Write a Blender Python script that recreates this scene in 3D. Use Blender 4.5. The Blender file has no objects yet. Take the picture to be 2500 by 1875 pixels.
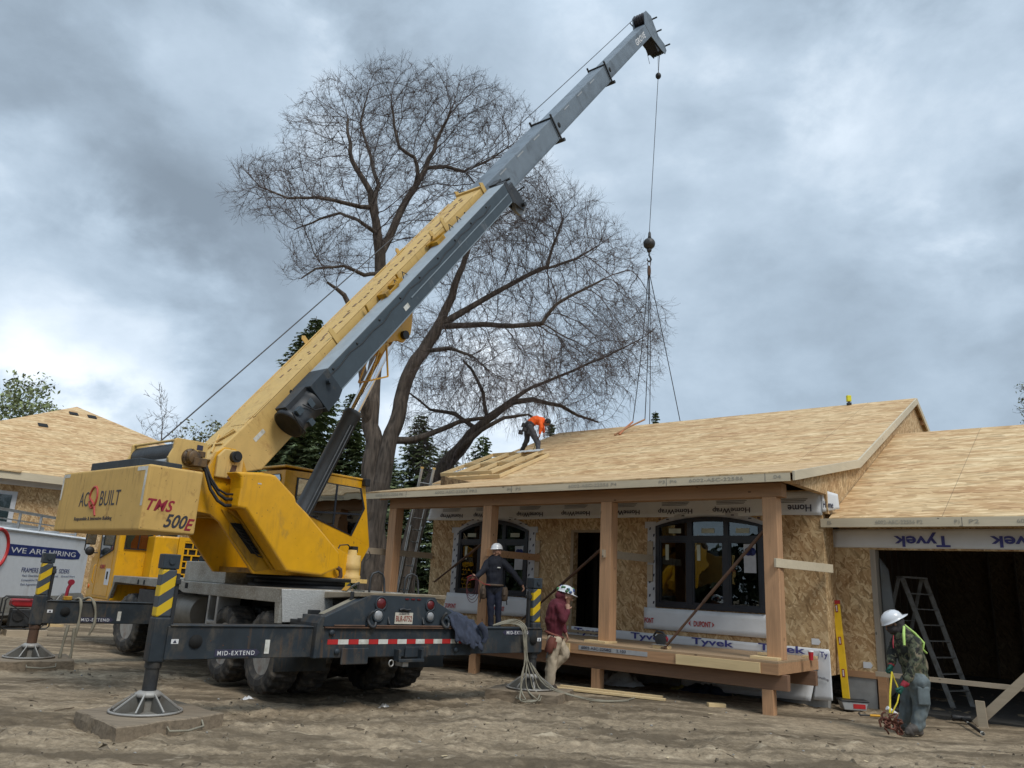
import bpy, math, random
import numpy as np
from mathutils import Matrix, Vector, noise, kdtree
from math import sin, cos, pi, radians, atan2, hypot, sqrt
random.seed(7); RNG = np.random.default_rng(7)
scene = bpy.context.scene
COL = scene.collection

# ------------------------------------------------------------------ camera
FPX = 1880.0; CXP, CYP = 1250.0, 937.5; EYE = np.array([0, 0, 1.65])
_up = np.array([370, 7090, FPX]); _up = _up/np.linalg.norm(_up)
_fw = np.array([0, 0, 1.0])-_up*_up[2]; _fw /= np.linalg.norm(_fw)
_rt = np.cross(_up, _fw)
CM = np.array([_rt, _fw, _up])                       # camera(right,up,fwd) -> world
cam_d = bpy.data.cameras.new('camera'); cam = bpy.data.objects.new('camera', cam_d); COL.objects.link(cam)
cam_d.sensor_width = 36; cam_d.lens = FPX/2500*36; cam_d.clip_end = 3000; cam_d.clip_start = 0.1
r_, u_, f_ = CM[:, 0], CM[:, 1], CM[:, 2]
cam.matrix_world = Matrix(((r_[0], u_[0], -f_[0], 0), (r_[1], u_[1], -f_[1], 0), (r_[2], u_[2], -f_[2], 1.65), (0, 0, 0, 1)))
scene.camera = cam

# ------------------------------------------------------------------ light and sky
SUN_EL, SUN_AZ = 52, 150       # high, behind the camera and a little to the right
world = bpy.data.worlds.new('World'); scene.world = world; world.use_nodes = True
def build_world():
    nt = world.node_tree; nt.nodes.clear(); N = nt.nodes.new; L = nt.links.new
    out = N('ShaderNodeOutputWorld'); bg = N('ShaderNodeBackground'); L(bg.outputs[0], out.inputs[0])
    tc = N('ShaderNodeTexCoord')
    def math_(op, a, b=None, c=None, clamp=False):
        m = N('ShaderNodeMath'); m.operation = op; m.use_clamp = clamp
        for i, x in enumerate((a, b, c)):
            if x is None: continue
            if isinstance(x, (int, float)): m.inputs[i].default_value = x
            else: L(x, m.inputs[i])
        return m.outputs[0]
    nm = N('ShaderNodeVectorMath'); nm.operation = 'NORMALIZE'; L(tc.outputs['Generated'], nm.inputs[0])
    sp = N('ShaderNodeSeparateXYZ'); L(nm.outputs[0], sp.inputs[0])
    zc = math_('ADD', math_('MAXIMUM', sp.outputs[2], 0.0), 0.30)
    cb = N('ShaderNodeVectorMath'); cb.operation = 'MULTIPLY'; L(nm.outputs[0], cb.inputs[0]); cb.inputs[1].default_value = (1, 1, 1.55)
    def noise_(scale, detail, rough, dist, off=(0, 0, 0)):
        mp = N('ShaderNodeMapping'); mp.inputs['Location'].default_value = off; L(cb.outputs[0], mp.inputs[0])
        n = N('ShaderNodeTexNoise'); n.inputs['Scale'].default_value = scale; n.inputs['Detail'].default_value = detail
        n.inputs['Roughness'].default_value = rough; n.inputs['Distortion'].default_value = dist; L(mp.outputs[0], n.inputs[0]); return n.outputs[0]
    big = noise_(2.0, 4, .45, .2, (1.7, .3, 0)); mid = noise_(5.0, 8, .55, .2, (4.2, 2.2, 1)); fine = noise_(14, 7, .6, .1)
    s = math_('ADD', math_('MULTIPLY', big, .75), math_('MULTIPLY', mid, .55))
    s = math_('ADD', s, math_('MULTIPLY', fine, .20))
    s = math_('ADD', math_('MULTIPLY', math_('SUBTRACT', s, .75), 1.35), .50)
    # broad brighter and darker banks of the cloud deck: (px, py, radius deg, amount)
    for px, py, rad, amt in SKY_BANKS:
        d = CM@np.array([px-CXP, CYP-py, FPX]); d /= np.linalg.norm(d)
        vm = N('ShaderNodeVectorMath'); vm.operation = 'DOT_PRODUCT'; L(nm.outputs[0], vm.inputs[0]); vm.inputs[1].default_value = tuple(d)
        mr = N('ShaderNodeMapRange'); mr.interpolation_type = 'SMOOTHERSTEP'
        mr.inputs[1].default_value = cos(radians(rad)); mr.inputs[2].default_value = 1; mr.inputs[3].default_value = 0; mr.inputs[4].default_value = amt
        L(math_('ADD', vm.outputs['Value'], math_('MULTIPLY', math_('SUBTRACT', mid, .5), 1.6*(1-cos(radians(rad))))), mr.inputs[0]); s = math_('ADD', s, mr.outputs[0])
    cr = N('ShaderNodeValToRGB'); L(s, cr.inputs[0])
    E = cr.color_ramp.elements
    E[0].position = .08; E[0].color = (.205, .255, .310, 1); E[1].position = .98; E[1].color = (.84, .90, .96, 1)
    for p, c in ((.26, (.265, .330, .400, 1)), (.43, (.350, .435, .525, 1)), (.60, (.440, .535, .635, 1)), (.78, (.60, .69, .785, 1))):
        e = E.new(p); e.color = c
    # the cloud deck is brighter towards the zenith, as any overcast sky
    mr = N('ShaderNodeMapRange'); L(sp.outputs[2], mr.inputs[0]); mr.inputs[1].default_value = .62; mr.inputs[2].default_value = 1; mr.inputs[3].default_value = 1; mr.inputs[4].default_value = 1.75
    mx = N('ShaderNodeVectorMath'); mx.operation = 'SCALE'; L(cr.outputs[0], mx.inputs[0]); L(mr.outputs[0], mx.inputs['Scale'])
    sky = N('ShaderNodeTexSky'); sky.sky_type = 'NISHITA'; sky.sun_disc = False; sky.sun_elevation = radians(SUN_EL); sky.sun_rotation = radians(SUN_AZ)
    sk = N('ShaderNodeVectorMath'); sk.operation = 'SCALE'; L(sky.outputs[0], sk.inputs[0]); sk.inputs['Scale'].default_value = .05
    mixn = N('ShaderNodeMix'); mixn.data_type = 'RGBA'; mixn.inputs[0].default_value = .12; L(mx.outputs[0], mixn.inputs[6]); L(sk.outputs[0], mixn.inputs[7])
    L(mixn.outputs[2], bg.inputs[0]); bg.inputs[1].default_value = 1.0
SKY_BANKS = [(60, 740, 14, .30), (300, 880, 13, .24), (620, 220, 9, .26), (560, 190, 15, .1), (170, 420, 17, -.26), (470, 640, 13, -.24), (330, 120, 12, -.12), (900, 60, 14, -.12), (1750, 900, 16, -.12),
             (2350, 700, 14, -.12), (2080, 350, 13, .14), (2420, 230, 14, .2), (120, 60, 15, .10), (260, 950, 8, .2), (1150, 1000, 10, .28), (700, 830, 8, .1), (1500, 250, 10, .05), (2000, 90, 14, -.06), (1350, 30, 8, -.08)]
build_world()
sun_d = bpy.data.lights.new('sun', 'SUN'); sun_d.energy = 1.5; sun_d.angle = radians(18); sun_d.color = (1, .95, .87)
sun = bpy.data.objects.new('sun', sun_d); COL.objects.link(sun)
_sd = Vector((sin(radians(SUN_AZ))*cos(radians(SUN_EL)), cos(radians(SUN_AZ))*cos(radians(SUN_EL)), sin(radians(SUN_EL))))
sun.rotation_euler = _sd.to_track_quat('Z', 'Y').to_euler()
scene.view_settings.view_transform = 'Standard'; scene.view_settings.look = 'None'; scene.view_settings.gamma = 1
scene.view_settings.use_curve_mapping = False; scene.view_settings.exposure = 0.46

# ------------------------------------------------------------------ frames and measuring helpers
def az(a): a = radians(a); return np.array([sin(a), cos(a), 0])
def frame(origin, azim):                 # local y points along azimuth, local x to its right
    return Matrix.Translation(Vector(origin))@Matrix.Rotation(-radians(azim), 4, 'Z')
def ray(x, y): return CM@np.array([x-CXP, CYP-y, FPX])
def on_plane(x, y, p, n):
    r = ray(x, y); return EYE+r*(np.dot(n, np.array(p)-EYE)/np.dot(n, r))
def on_z(x, y, z=0.0): return on_plane(x, y, (0, 0, z), np.array([0, 0, 1.0]))
def on_depth(x, y, Y): return on_plane(x, y, (0, Y, 0), np.array([0, 1.0, 0]))
_p0 = on_z(1888, 1740)-0.12*az(38.7)
H = frame(_p0, 38.7)                      # house: x right along the front, y into the house
T0 = (on_z(385, 1775)+on_z(1310, 1700))/2
T = frame(T0, -41.3)                      # crane carrier: y forward, x right
S = frame(T0+az(-41.3)*2.8, 38.7)         # crane upper: y towards the boom tip, x right
B = S@Matrix.Translation((0, -1.9, 3.32))@Matrix.Rotation(radians(52), 4, 'X')   # boom: y along, z up-back
def in_frame(F, p): return F.inverted()@Vector(p)
def fp(F, x, y, off=0, axis='y'):        # pixel -> local point of F on the plane axis = off
    i = 'xyz'.index(axis); n = np.array(F.to_3x3().col[i]); p = np.array(F@Vector([off if k == i else 0 for k in range(3)]))
    return F.inverted()@Vector(on_plane(x, y, p, n))

WM = {}
def _link(o, parent, F):
    COL.objects.link(o)
    if parent is not None:
        o.parent = parent; o.matrix_parent_inverse = Matrix(); o.matrix_basis = WM[parent.name].inverted()@F
    else: o.matrix_basis = F
    WM[o.name] = F.copy()
def tag(o, label=None, cat=None, group=None, kind=None):
    if label: o['label'] = label
    if cat: o['category'] = cat
    if group: o['group'] = group
    if kind: o['kind'] = kind
    return o
def empty(name, F, label, cat, group=None):
    o = bpy.data.objects.new(name, None); o.empty_display_size = .2; _link(o, None, F); return tag(o, label, cat, group)

class MB:
    def __init__(s, F=None): s.v = []; s.f = []; s.sm = []; s.mi = []; s.F = F; s.cm = 0
    def add(s, vs, fs, smooth=False):
        b = len(s.v)
        s.v += [tuple(v) for v in vs]; s.f += [tuple(b+i for i in f) for f in fs]; s.sm += [smooth]*len(fs); s.mi += [s.cm]*len(fs); return s
    def box(s, x0, x1, y0, y1, z0, z1):
        if x0 > x1: x0, x1 = x1, x0
        if y0 > y1: y0, y1 = y1, y0
        if z0 > z1: z0, z1 = z1, z0
        return s.add([(x, y, z) for z in (z0, z1) for y in (y0, y1) for x in (x0, x1)], [(0, 2, 3, 1), (4, 5, 7, 6), (0, 1, 5, 4), (2, 6, 7, 3), (0, 4, 6, 2), (1, 3, 7, 5)])
    def prism(s, pts, axis, lo, hi):      # polygon in the plane of the two other axes (cyclic order xyz), extruded along axis
        n = len(pts)
        def P(a, b, c): return {'x': (c, a, b), 'y': (a, c, b), 'z': (a, b, c)}[axis]
        ar = sum(pts[i][0]*pts[(i+1) % n][1]-pts[(i+1) % n][0]*pts[i][1] for i in range(n))
        if (ar < 0) != (axis == 'y'): pts = pts[::-1]
        if lo > hi: lo, hi = hi, lo
        vs = [P(a, b, lo) for a, b in pts]+[P(a, b, hi) for a, b in pts]
        fs = [tuple(range(n))[::-1], tuple(range(n, 2*n))]+[(i, (i+1) % n, n+(i+1) % n, n+i) for i in range(n)]
        return s.add(vs, fs)
    def bar(s, p, q, w, h, up=(0, 0, 1)):  # rectangular bar, w sideways, h along up
        p = Vector(p); q = Vector(q); d = (q-p).normalized(); up = Vector(up); side = d.cross(up)
        if side.length < 1e-4: side = d.cross(Vector((1, 0, 0)))
        side.normalize(); up = side.cross(d).normalized()
        vs = [c+side*a*w/2+up*b*h/2 for c in (p, q) for a, b in ((-1, -1), (1, -1), (1, 1), (-1, 1))]
        return s.add(vs, [(0, 3, 2, 1), (4, 5, 6, 7), (0, 1, 5, 4), (1, 2, 6, 5), (2, 3, 7, 6), (3, 0, 4, 7)])
    def tube(s, pts, r, n=8, caps=True, smooth=True):
        pts = [Vector(p) for p in pts]; m = len(pts)
        if not hasattr(r, '__len__'): r = [r]*m
        d0 = (pts[1]-pts[0]).normalized(); ref = Vector((0, 0, 1)) if abs(d0.z) < .9 else Vector((1, 0, 0))
        nx = d0.cross(ref).normalized(); vs = []; fs = []
        for i, p in enumerate(pts):
            d = (pts[min(i+1, m-1)]-pts[max(i-1, 0)]).normalized(); nx = (nx-d*nx.dot(d)); nx = nx.normalized() if nx.length > 1e-6 else d.orthogonal().normalized(); ny = d.cross(nx)
            for k in range(n): a = 2*pi*k/n; vs.append(p+(nx*cos(a)+ny*sin(a))*r[i])
        for i in range(m-1):
            for k in range(n): a = i*n+k; b = i*n+(k+1) % n; fs.append((a, b, b+n, a+n))
        s.add(vs, fs, smooth)
        if caps: s.add(vs[:n], [tuple(range(n))[::-1]]); s.add(vs[-n:], [tuple(range(n))])
        return s
    def lathe(s, prof, c, axis='z', n=32, smooth=True):   # prof: (radius, height)
        c = Vector(c); vs = []; fs = []; m = len(prof)
        ex = {'x': (Vector((0, 1, 0)), Vector((0, 0, 1)), Vector((1, 0, 0))), 'y': (Vector((0, 0, 1)), Vector((1, 0, 0)), Vector((0, 1, 0))), 'z': (Vector((1, 0, 0)), Vector((0, 1, 0)), Vector((0, 0, 1)))}[axis] if isinstance(axis, str) else axis
        for r, h in prof:
            for k in range(n): a = 2*pi*k/n; vs.append(c+ex[0]*r*cos(a)+ex[1]*r*sin(a)+ex[2]*h)
        for i in range(m-1):
            for k in range(n): a = i*n+k; b = i*n+(k+1) % n; fs.append((a, b, b+n, a+n))
        s.add(vs, fs, smooth)
        if prof[0][0] > 1e-5: s.add(vs[:n], [tuple(range(n))[::-1]])
        if prof[-1][0] > 1e-5: s.add(vs[-n:], [tuple(range(n))])
        return s
    def sphere(s, c, r, n=16, sc=(1, 1, 1)):
        vs = []; fs = []; m = n//2
        for i in range(m+1):
            t = pi*i/m
            for k in range(n): a = 2*pi*k/n; vs.append((c[0]+r*sc[0]*sin(t)*cos(a), c[1]+r*sc[1]*sin(t)*sin(a), c[2]-r*sc[2]*cos(t)))
        for i in range(m):
            for k in range(n): a = i*n+k; b = i*n+(k+1) % n; fs.append((a, b, b+n, a+n))
        return s.add(vs, fs, True)
    def build(s, name, mats, parent=None, F=None, bevel=0, label=None, seg=2, disp=0, dfreq=3):
        F = F if F is not None else (s.F if s.F is not None else (WM[parent.name] if parent is not None else Matrix()))
        me = bpy.data.meshes.new(name)
        vs = s.v
        if disp:
            vs = []
            for v in s.v:
                n = noise.noise_vector(Vector(v)*dfreq); vs.append((v[0]+n[0]*disp, v[1]+n[1]*disp, v[2]+n[2]*disp))
        me.from_pydata(vs, [], s.f); me.polygons.foreach_set('use_smooth', s.sm)
        if not isinstance(mats, (list, tuple)): mats = [mats]
        for m in mats: me.materials.append(m)
        if len(mats) > 1: me.polygons.foreach_set('material_index', s.mi)
        me.update()
        o = bpy.data.objects.new(name, me); _link(o, parent, F)
        if bevel:
            b = o.modifiers.new('bevel', 'BEVEL'); b.width = bevel; b.segments = seg; b.limit_method = 'ANGLE'; b.angle_limit = radians(40)
        if label: o['label'] = label
        return o

# ------------------------------------------------------------------ materials
def new_mat(name):
    m = bpy.data.materials.new(name); m.use_nodes = True; nt = m.node_tree; return m, nt, nt.nodes['Principled BSDF']
def mapping(nt, scale=(1, 1, 1), rot=(0, 0, 0), src=None, loc=(0, 0, 0)):
    if src is None: src = nt.nodes.new('ShaderNodeTexCoord').outputs['Object']
    mp = nt.nodes.new('ShaderNodeMapping'); mp.inputs['Scale'].default_value = scale; mp.inputs['Rotation'].default_value = rot; mp.inputs['Location'].default_value = loc
    nt.links.new(src, mp.inputs[0]); return mp.outputs[0]
def tnoise(nt, vec, scale, detail=4, rough=.55, dist=0):
    n = nt.nodes.new('ShaderNodeTexNoise'); n.inputs['Scale'].default_value = scale; n.inputs['Detail'].default_value = detail; n.inputs['Roughness'].default_value = rough; n.inputs['Distortion'].default_value = dist
    nt.links.new(vec, n.inputs[0]); return n.outputs[0]
def ramp(nt, fac, stops):
    r = nt.nodes.new('ShaderNodeValToRGB'); nt.links.new(fac, r.inputs[0]); E = r.color_ramp.elements
    E[0].position = stops[0][0]; E[0].color = (*stops[0][1], 1) if len(stops[0][1]) == 3 else stops[0][1]
    E[1].position = stops[-1][0]; E[1].color = (*stops[-1][1], 1)
    for p, c in stops[1:-1]: e = E.new(p); e.color = (*c, 1)
    return r.outputs[0]
def mixc(nt, fac, a, b, blend='MIX'):
    m = nt.nodes.new('ShaderNodeMix'); m.data_type = 'RGBA'; m.blend_type = blend
    for i, x in ((0, fac), (6, a), (7, b)):
        if isinstance(x, (int, float)): m.inputs[i].default_value = x
        elif isinstance(x, tuple): m.inputs[i].default_value = (*x[:3], 1)
        else: nt.links.new(x, m.inputs[i])
    return m.outputs[2]
def fmath(nt, op, a, b=0.0, clamp=False):
    m = nt.nodes.new('ShaderNodeMath'); m.operation = op; m.use_clamp = clamp
    for i, x in enumerate((a, b)):
        if isinstance(x, (int, float)): m.inputs[i].default_value = x
        else: nt.links.new(x, m.inputs[i])
    return m.outputs[0]
def bump(nt, bs, h, strength=.3, dist=.02):
    b = nt.nodes.new('ShaderNodeBump'); b.inputs['Strength'].default_value = strength; b.inputs['Distance'].default_value = dist
    nt.links.new(h, b.inputs['Height']); nt.links.new(b.outputs[0], bs.inputs['Normal'])
def mat(name, col, rough=.6, metal=0.0, var=.15, vs=5, dirt=None, da=.35, ds=2.5, bmp=0, bsc=40, st=(1, 1, 1), spec=None, coat=0, streak=0):
    m, nt, bs = new_mat(name); v = mapping(nt, st)
    n = tnoise(nt, v, vs, 5)
    lo = tuple(c*(1-var) for c in col); hi = tuple(min(1, c*(1+var)) for c in col)
    c = ramp(nt, n, [(.3, lo), (.7, hi)])
    if dirt:
        d = tnoise(nt, mapping(nt, (1, 1, .6)), ds, 8, .68, .3); f = nt.nodes.new('ShaderNodeMapRange'); nt.links.new(d, f.inputs[0])
        f.inputs[1].default_value = .62-da*.5; f.inputs[2].default_value = .72-da*.1; f.inputs[4].default_value = min(1, .5+da)
        c = mixc(nt, f.outputs[0], c, dirt)
    if streak:
        s_ = tnoise(nt, mapping(nt, (9, 9, .7), (0, 0, 0), None, (2, 1, 0)), 1.6, 7, .62); s2_ = tnoise(nt, mapping(nt), 1.3, 4, .6)
        c = mixc(nt, fmath(nt, 'MULTIPLY', ramp(nt, s_, [(.52, (0, 0, 0)), (.66, (streak,)*3)]), ramp(nt, s2_, [(.42, (0, 0, 0)), (.62, (1, 1, 1))])), c, (.16, .085, .03))
        ch_ = tnoise(nt, mapping(nt), 22, 3, .5); c = mixc(nt, ramp(nt, ch_, [(.70, (0, 0, 0)), (.725, (.8, .8, .8))]), c, (.10, .045, .02))
    nt.links.new(c, bs.inputs['Base Color']); bs.inputs['Roughness'].default_value = rough; bs.inputs['Metallic'].default_value = metal
    r = nt.nodes.new('ShaderNodeMapRange'); nt.links.new(tnoise(nt, v, vs*2.5, 5), r.inputs[0]); r.inputs[3].default_value = max(.03, rough-.12); r.inputs[4].default_value = min(1, rough+.12)
    nt.links.new(r.outputs[0], bs.inputs['Roughness'])
    if spec is not None: bs.inputs['Specular IOR Level'].default_value = spec
    if coat: bs.inputs['Coat Weight'].default_value = coat; bs.inputs['Coat Roughness'].default_value = .15
    if bmp: bump(nt, bs, tnoise(nt, v, bsc, 4), bmp, .01)
    return m
def osb(name, plane, long_streaks=False, seams=None, tone=1.0):
    m, nt, bs = new_mat(name); base = nt.nodes.new('ShaderNodeTexCoord').outputs['Object']
    ax = 'z' if plane == 'xy' else ('y' if plane == 'xz' else 'x')
    cs = []
    wn = nt.nodes.new('ShaderNodeTexNoise'); wn.inputs['Scale'].default_value = 5; wn.inputs['Detail'].default_value = 1; nt.links.new(base, wn.inputs[0]); wv = nt.nodes.new('ShaderNodeVectorMath'); wv.operation = 'MULTIPLY_ADD'; nt.links.new(wn.outputs['Color'], wv.inputs[0]); wv.inputs[1].default_value = (.09, .09, .09) if not long_streaks else (.05, .03, .03); nt.links.new(base, wv.inputs[2]); wb = wv.outputs[0]
    for k, a in enumerate((.1, .75, -.45, 1.3, -1.0) if not long_streaks else (.05, .3, -.22)):
        rot = [0, 0, 0]; rot['xyz'.index(ax)] = a
        v = mapping(nt, (1, 1, 1), tuple(rot), wb)
        sc = {'xy': (7, 30, 16), 'xz': (7, 15, 29), 'yz': (15, 7, 29)}[plane]
        if long_streaks: sc = (3.6, 15, 12)
        v = mapping(nt, sc, (0, 0, 0), v, (k*3.7, k*1.3, k))
        vo = nt.nodes.new('ShaderNodeTexVoronoi'); vo.feature = 'F1'; vo.inputs['Scale'].default_value = 1; vo.inputs['Randomness'].default_value = 1; nt.links.new(v, vo.inputs[0])
        sp = nt.nodes.new('ShaderNodeSeparateColor'); nt.links.new(vo.outputs['Color'], sp.inputs[0]); cs.append((sp.outputs[0], sp.outputs[1]))
    f = cs[0][0]
    for a, b in cs[1:]:
        g = fmath(nt, 'GREATER_THAN', b, .62); mx = nt.nodes.new('ShaderNodeMix'); nt.links.new(g, mx.inputs[0]); nt.links.new(f, mx.inputs[2]); nt.links.new(a, mx.inputs[3]); f = mx.outputs[0]
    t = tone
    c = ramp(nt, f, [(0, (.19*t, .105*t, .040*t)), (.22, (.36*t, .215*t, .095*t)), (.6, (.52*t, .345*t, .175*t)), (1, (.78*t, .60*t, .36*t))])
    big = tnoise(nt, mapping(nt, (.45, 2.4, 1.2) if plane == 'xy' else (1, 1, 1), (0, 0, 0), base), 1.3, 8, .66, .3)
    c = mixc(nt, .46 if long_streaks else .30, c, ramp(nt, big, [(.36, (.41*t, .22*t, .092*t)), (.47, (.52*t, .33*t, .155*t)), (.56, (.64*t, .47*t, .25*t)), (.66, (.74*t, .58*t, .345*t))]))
    if seams:
        sp = nt.nodes.new('ShaderNodeSeparateXYZ'); nt.links.new(base, sp.inputs[0])
        for axn, step, off in seams:
            fr = fmath(nt, 'FRACT', fmath(nt, 'DIVIDE', fmath(nt, 'ADD', sp.outputs['xyz'.index(axn)], off+100*step), step))
            c = mixc(nt, fmath(nt, 'MULTIPLY', fmath(nt, 'LESS_THAN', fr, .010/step), .6), c, (.10, .06, .03))
    nt.links.new(c, bs.inputs['Base Color']); bs.inputs['Roughness'].default_value = .85
    bump(nt, bs, f, .25, .004)
    return m
def wood(name, col, axis='x', rough=.75, contrast=.3, knots=True):
    m, nt, bs = new_mat(name); base = nt.nodes.new('ShaderNodeTexCoord').outputs['Object']
    sc = [14, 14, 14]; sc['xyz'.index(axis)] = .8
    v = mapping(nt, tuple(sc), (0, 0, 0), base)
    n = tnoise(nt, v, 1.6, 8, .65, .6)
    c = ramp(nt, n, [(.25, tuple(x*(1-contrast) for x in col)), (.5, col), (.75, tuple(min(1, x*(1+contrast*.7)) for x in col))])
    big = tnoise(nt, base, 1.1, 3); c = mixc(nt, .3, c, ramp(nt, big, [(.35, tuple(x*.72 for x in col)), (.65, tuple(min(1, x*1.15) for x in col))]))
    if knots:
        k = [3.2, 3.2, 3.2]; k['xyz'.index(axis)] = 1.7
        vo = nt.nodes.new('ShaderNodeTexVoronoi'); vo.inputs['Scale'].default_value = 1.5; nt.links.new(mapping(nt, tuple(k), (0, 0, 0), base), vo.inputs[0])
        c = mixc(nt, fmath(nt, 'LESS_THAN', vo.outputs['Distance'], .075), c, tuple(x*.4 for x in col))
    nt.links.new(c, bs.inputs['Base Color']); bs.inputs['Roughness'].default_value = rough; bump(nt, bs, n, .2, .004); return m
def glass(name, tint=(.55, .62, .62), refl=1.0):
    m, nt, bs = new_mat(name); nt.nodes.remove(bs); out = nt.nodes['Material Output']
    tr = nt.nodes.new('ShaderNodeBsdfTransparent'); tr.inputs[0].default_value = (*tint, 1)
    gl = nt.nodes.new('ShaderNodeBsdfGlossy'); gl.inputs['Roughness'].default_value = .01; gl.inputs['Color'].default_value = (.9, .95, .97, 1)
    fr = nt.nodes.new('ShaderNodeFresnel'); fr.inputs[0].default_value = 1.6; nt.links.new(bump_free_noise(nt), fr.inputs['Normal'])
    nt.links.new(bump_free_noise(nt), gl.inputs['Normal'])
    mx = nt.nodes.new('ShaderNodeMixShader'); nt.links.new(fmath(nt, 'MULTIPLY', fr.outputs[0], refl*1.9, True), mx.inputs[0])
    nt.links.new(tr.outputs[0], mx.inputs[1]); nt.links.new(gl.outputs[0], mx.inputs[2]); nt.links.new(mx.outputs[0], out.inputs[0]); return m
def bump_free_noise(nt):
    b = nt.nodes.new('ShaderNodeBump'); b.inputs['Strength'].default_value = .06; b.inputs['Distance'].default_value = .05
    nt.links.new(tnoise(nt, nt.nodes.new('ShaderNodeTexCoord').outputs['Object'], 2.0, 2), b.inputs['Height']); return b.outputs[0]
MUD = (.17, .135, .10)
M = {}
M['yellow'] = mat('crane_yellow', (.66, .33, .004), .38, dirt=(.28, .17, .04), da=.10, ds=3, var=.07, coat=.3, streak=.35)
M['yellow_old'] = mat('crane_yellow_faded', (.60, .40, .135), .6, dirt=(.30, .14, .04), da=.10, ds=4, var=.07, streak=.45)
M['yellow_cw'] = mat('counterweight_paint', (.56, .355, .105), .65, dirt=(.20, .09, .03), da=.04, ds=6, var=.06, bmp=.1, bsc=60, streak=.5)
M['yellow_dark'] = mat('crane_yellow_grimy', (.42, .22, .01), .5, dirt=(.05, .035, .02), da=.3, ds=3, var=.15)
M['grey'] = mat('crane_blue_grey', (.030, .040, .050), .55, dirt=(.11, .095, .075), da=.12, ds=3, var=.15, spec=.3)
M['grey_boom'] = mat('boom_grey', (.145, .18, .215), .5, dirt=(.045, .05, .055), da=.18, ds=2.2, var=.16, vs=2)
M['grey_jib'] = mat('jib_grey', (.042, .060, .075), .5, dirt=(.2, .2, .2), da=.04, ds=3, var=.1)
M['grey_mud'] = mat('outrigger_grey', (.024, .032, .040), .6, spec=.3, dirt=(.10, .085, .065), da=.24, ds=3.5, var=.2, streak=.5)
M['dark'] = mat('dark_steel', (.022, .024, .027), .5, dirt=(.09, .08, .065), da=.15, var=.3)
M['black'] = mat('black_rubber', (.012, .012, .013), .55, var=.3)
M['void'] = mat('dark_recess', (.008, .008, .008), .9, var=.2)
M['chrome'] = mat('chrome_rod', (.75, .75, .76), .16, 1.0, var=.05)
M['alu'] = mat('aluminium', (.42, .42, .41), .45, .6, dirt=(.2, .17, .13), da=.2)
M['alu_cast'] = mat('cast_float', (.34, .33, .31), .6, .3, dirt=(.2, .16, .12), da=.3)
M['rust'] = mat('rusty_steel', (.10, .052, .03), .8, dirt=(.05, .04, .035), da=.3, var=.3)
M['red'] = mat('signal_red', (.42, .02, .02), .45)
M['red_lens'] = mat('red_lens', (.10, .008, .01), .35)
M['white_lens'] = mat('clear_lens', (.28, .29, .30), .3)
M['white'] = mat('white_paint', (.68, .69, .70), .5, var=.05, dirt=(.4, .38, .34), da=.1)
M['offwhite'] = mat('trailer_white', (.66, .69, .72), .5, var=.04, dirt=(.45, .44, .42), da=.08, ds=1)
M['navy'] = mat('navy_print', (.012, .025, .14), .5)
M['ink'] = mat('dark_ink', (.03, .03, .06), .6)
M['blue_print'] = mat('wrap_print', (.045, .05, .22), .6)
M['maroon'] = mat('lettering_red', (.26, .012, .03), .5)
M['charcoal'] = mat('lettering_charcoal', (.035, .035, .045), .5)
M['tape'] = mat('reflective_tape', (.60, .60, .56), .4, dirt=(.3, .28, .22), da=.3, ds=8)
M['wrap'] = mat('house_wrap', (.66, .68, .70), .55, var=.07, vs=2.5, bmp=.7, bsc=4)
M['osb_wall'] = osb('osb_wall', 'xz', tone=.92)
M['osb_side'] = osb('osb_side', 'yz', tone=.92)
M['osb_roof'] = osb('osb_roof', 'xy', True, seams=[('x', 2.44*2, .6), ('y', 1.19*2, .3)], tone=1.02)
M['osb_roof_plain'] = osb('osb_roof_plain', 'xy', True, tone=1.0)
M['fascia'] = wood('spruce_fascia', (.58, .50, .36), 'x', contrast=.14)
M['fir_x'] = wood('fir_beam', (.42, .24, .125), 'x', contrast=.4)
M['fir_z'] = wood('fir_post', (.47, .27, .145), 'z', contrast=.42)
M['pine_x'] = wood('pine_board', (.66, .50, .27), 'x', contrast=.2)
M['pine_y'] = wood('pine_board_y', (.66, .50, .27), 'y', contrast=.2)
M['pine_dull'] = wood('weathered_board', (.40, .33, .24), 'x', contrast=.2)
M['deck'] = wood('deck_boards', (.36, .25, .15), 'x', contrast=.3)
M['mat_wood'] = wood('outrigger_mat_wood', (.21, .165, .115), 'x', contrast=.75, rough=.95)
M['concrete'] = mat('concrete', (.30, .30, .29), .85, var=.15, bmp=.2)
M['glass'] = glass('window_glass', (.45, .5, .5), .8)
M['glass_cab'] = glass('cab_glass', (.20, .29, .30), 3.0)
M['frame_black'] = mat('window_frame_black', (.010, .013, .02), .4)
M['webbing'] = mat('webbing_sling', (.24, .225, .175), .9, dirt=(.2, .17, .12), da=.4, ds=10)
M['cable'] = mat('wire_rope', (.06, .06, .065), .5, .5)
M['plastic_film'] = mat('plastic_film', (.62, .65, .66), .25, var=.1, bmp=.6, bsc=10)
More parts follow.
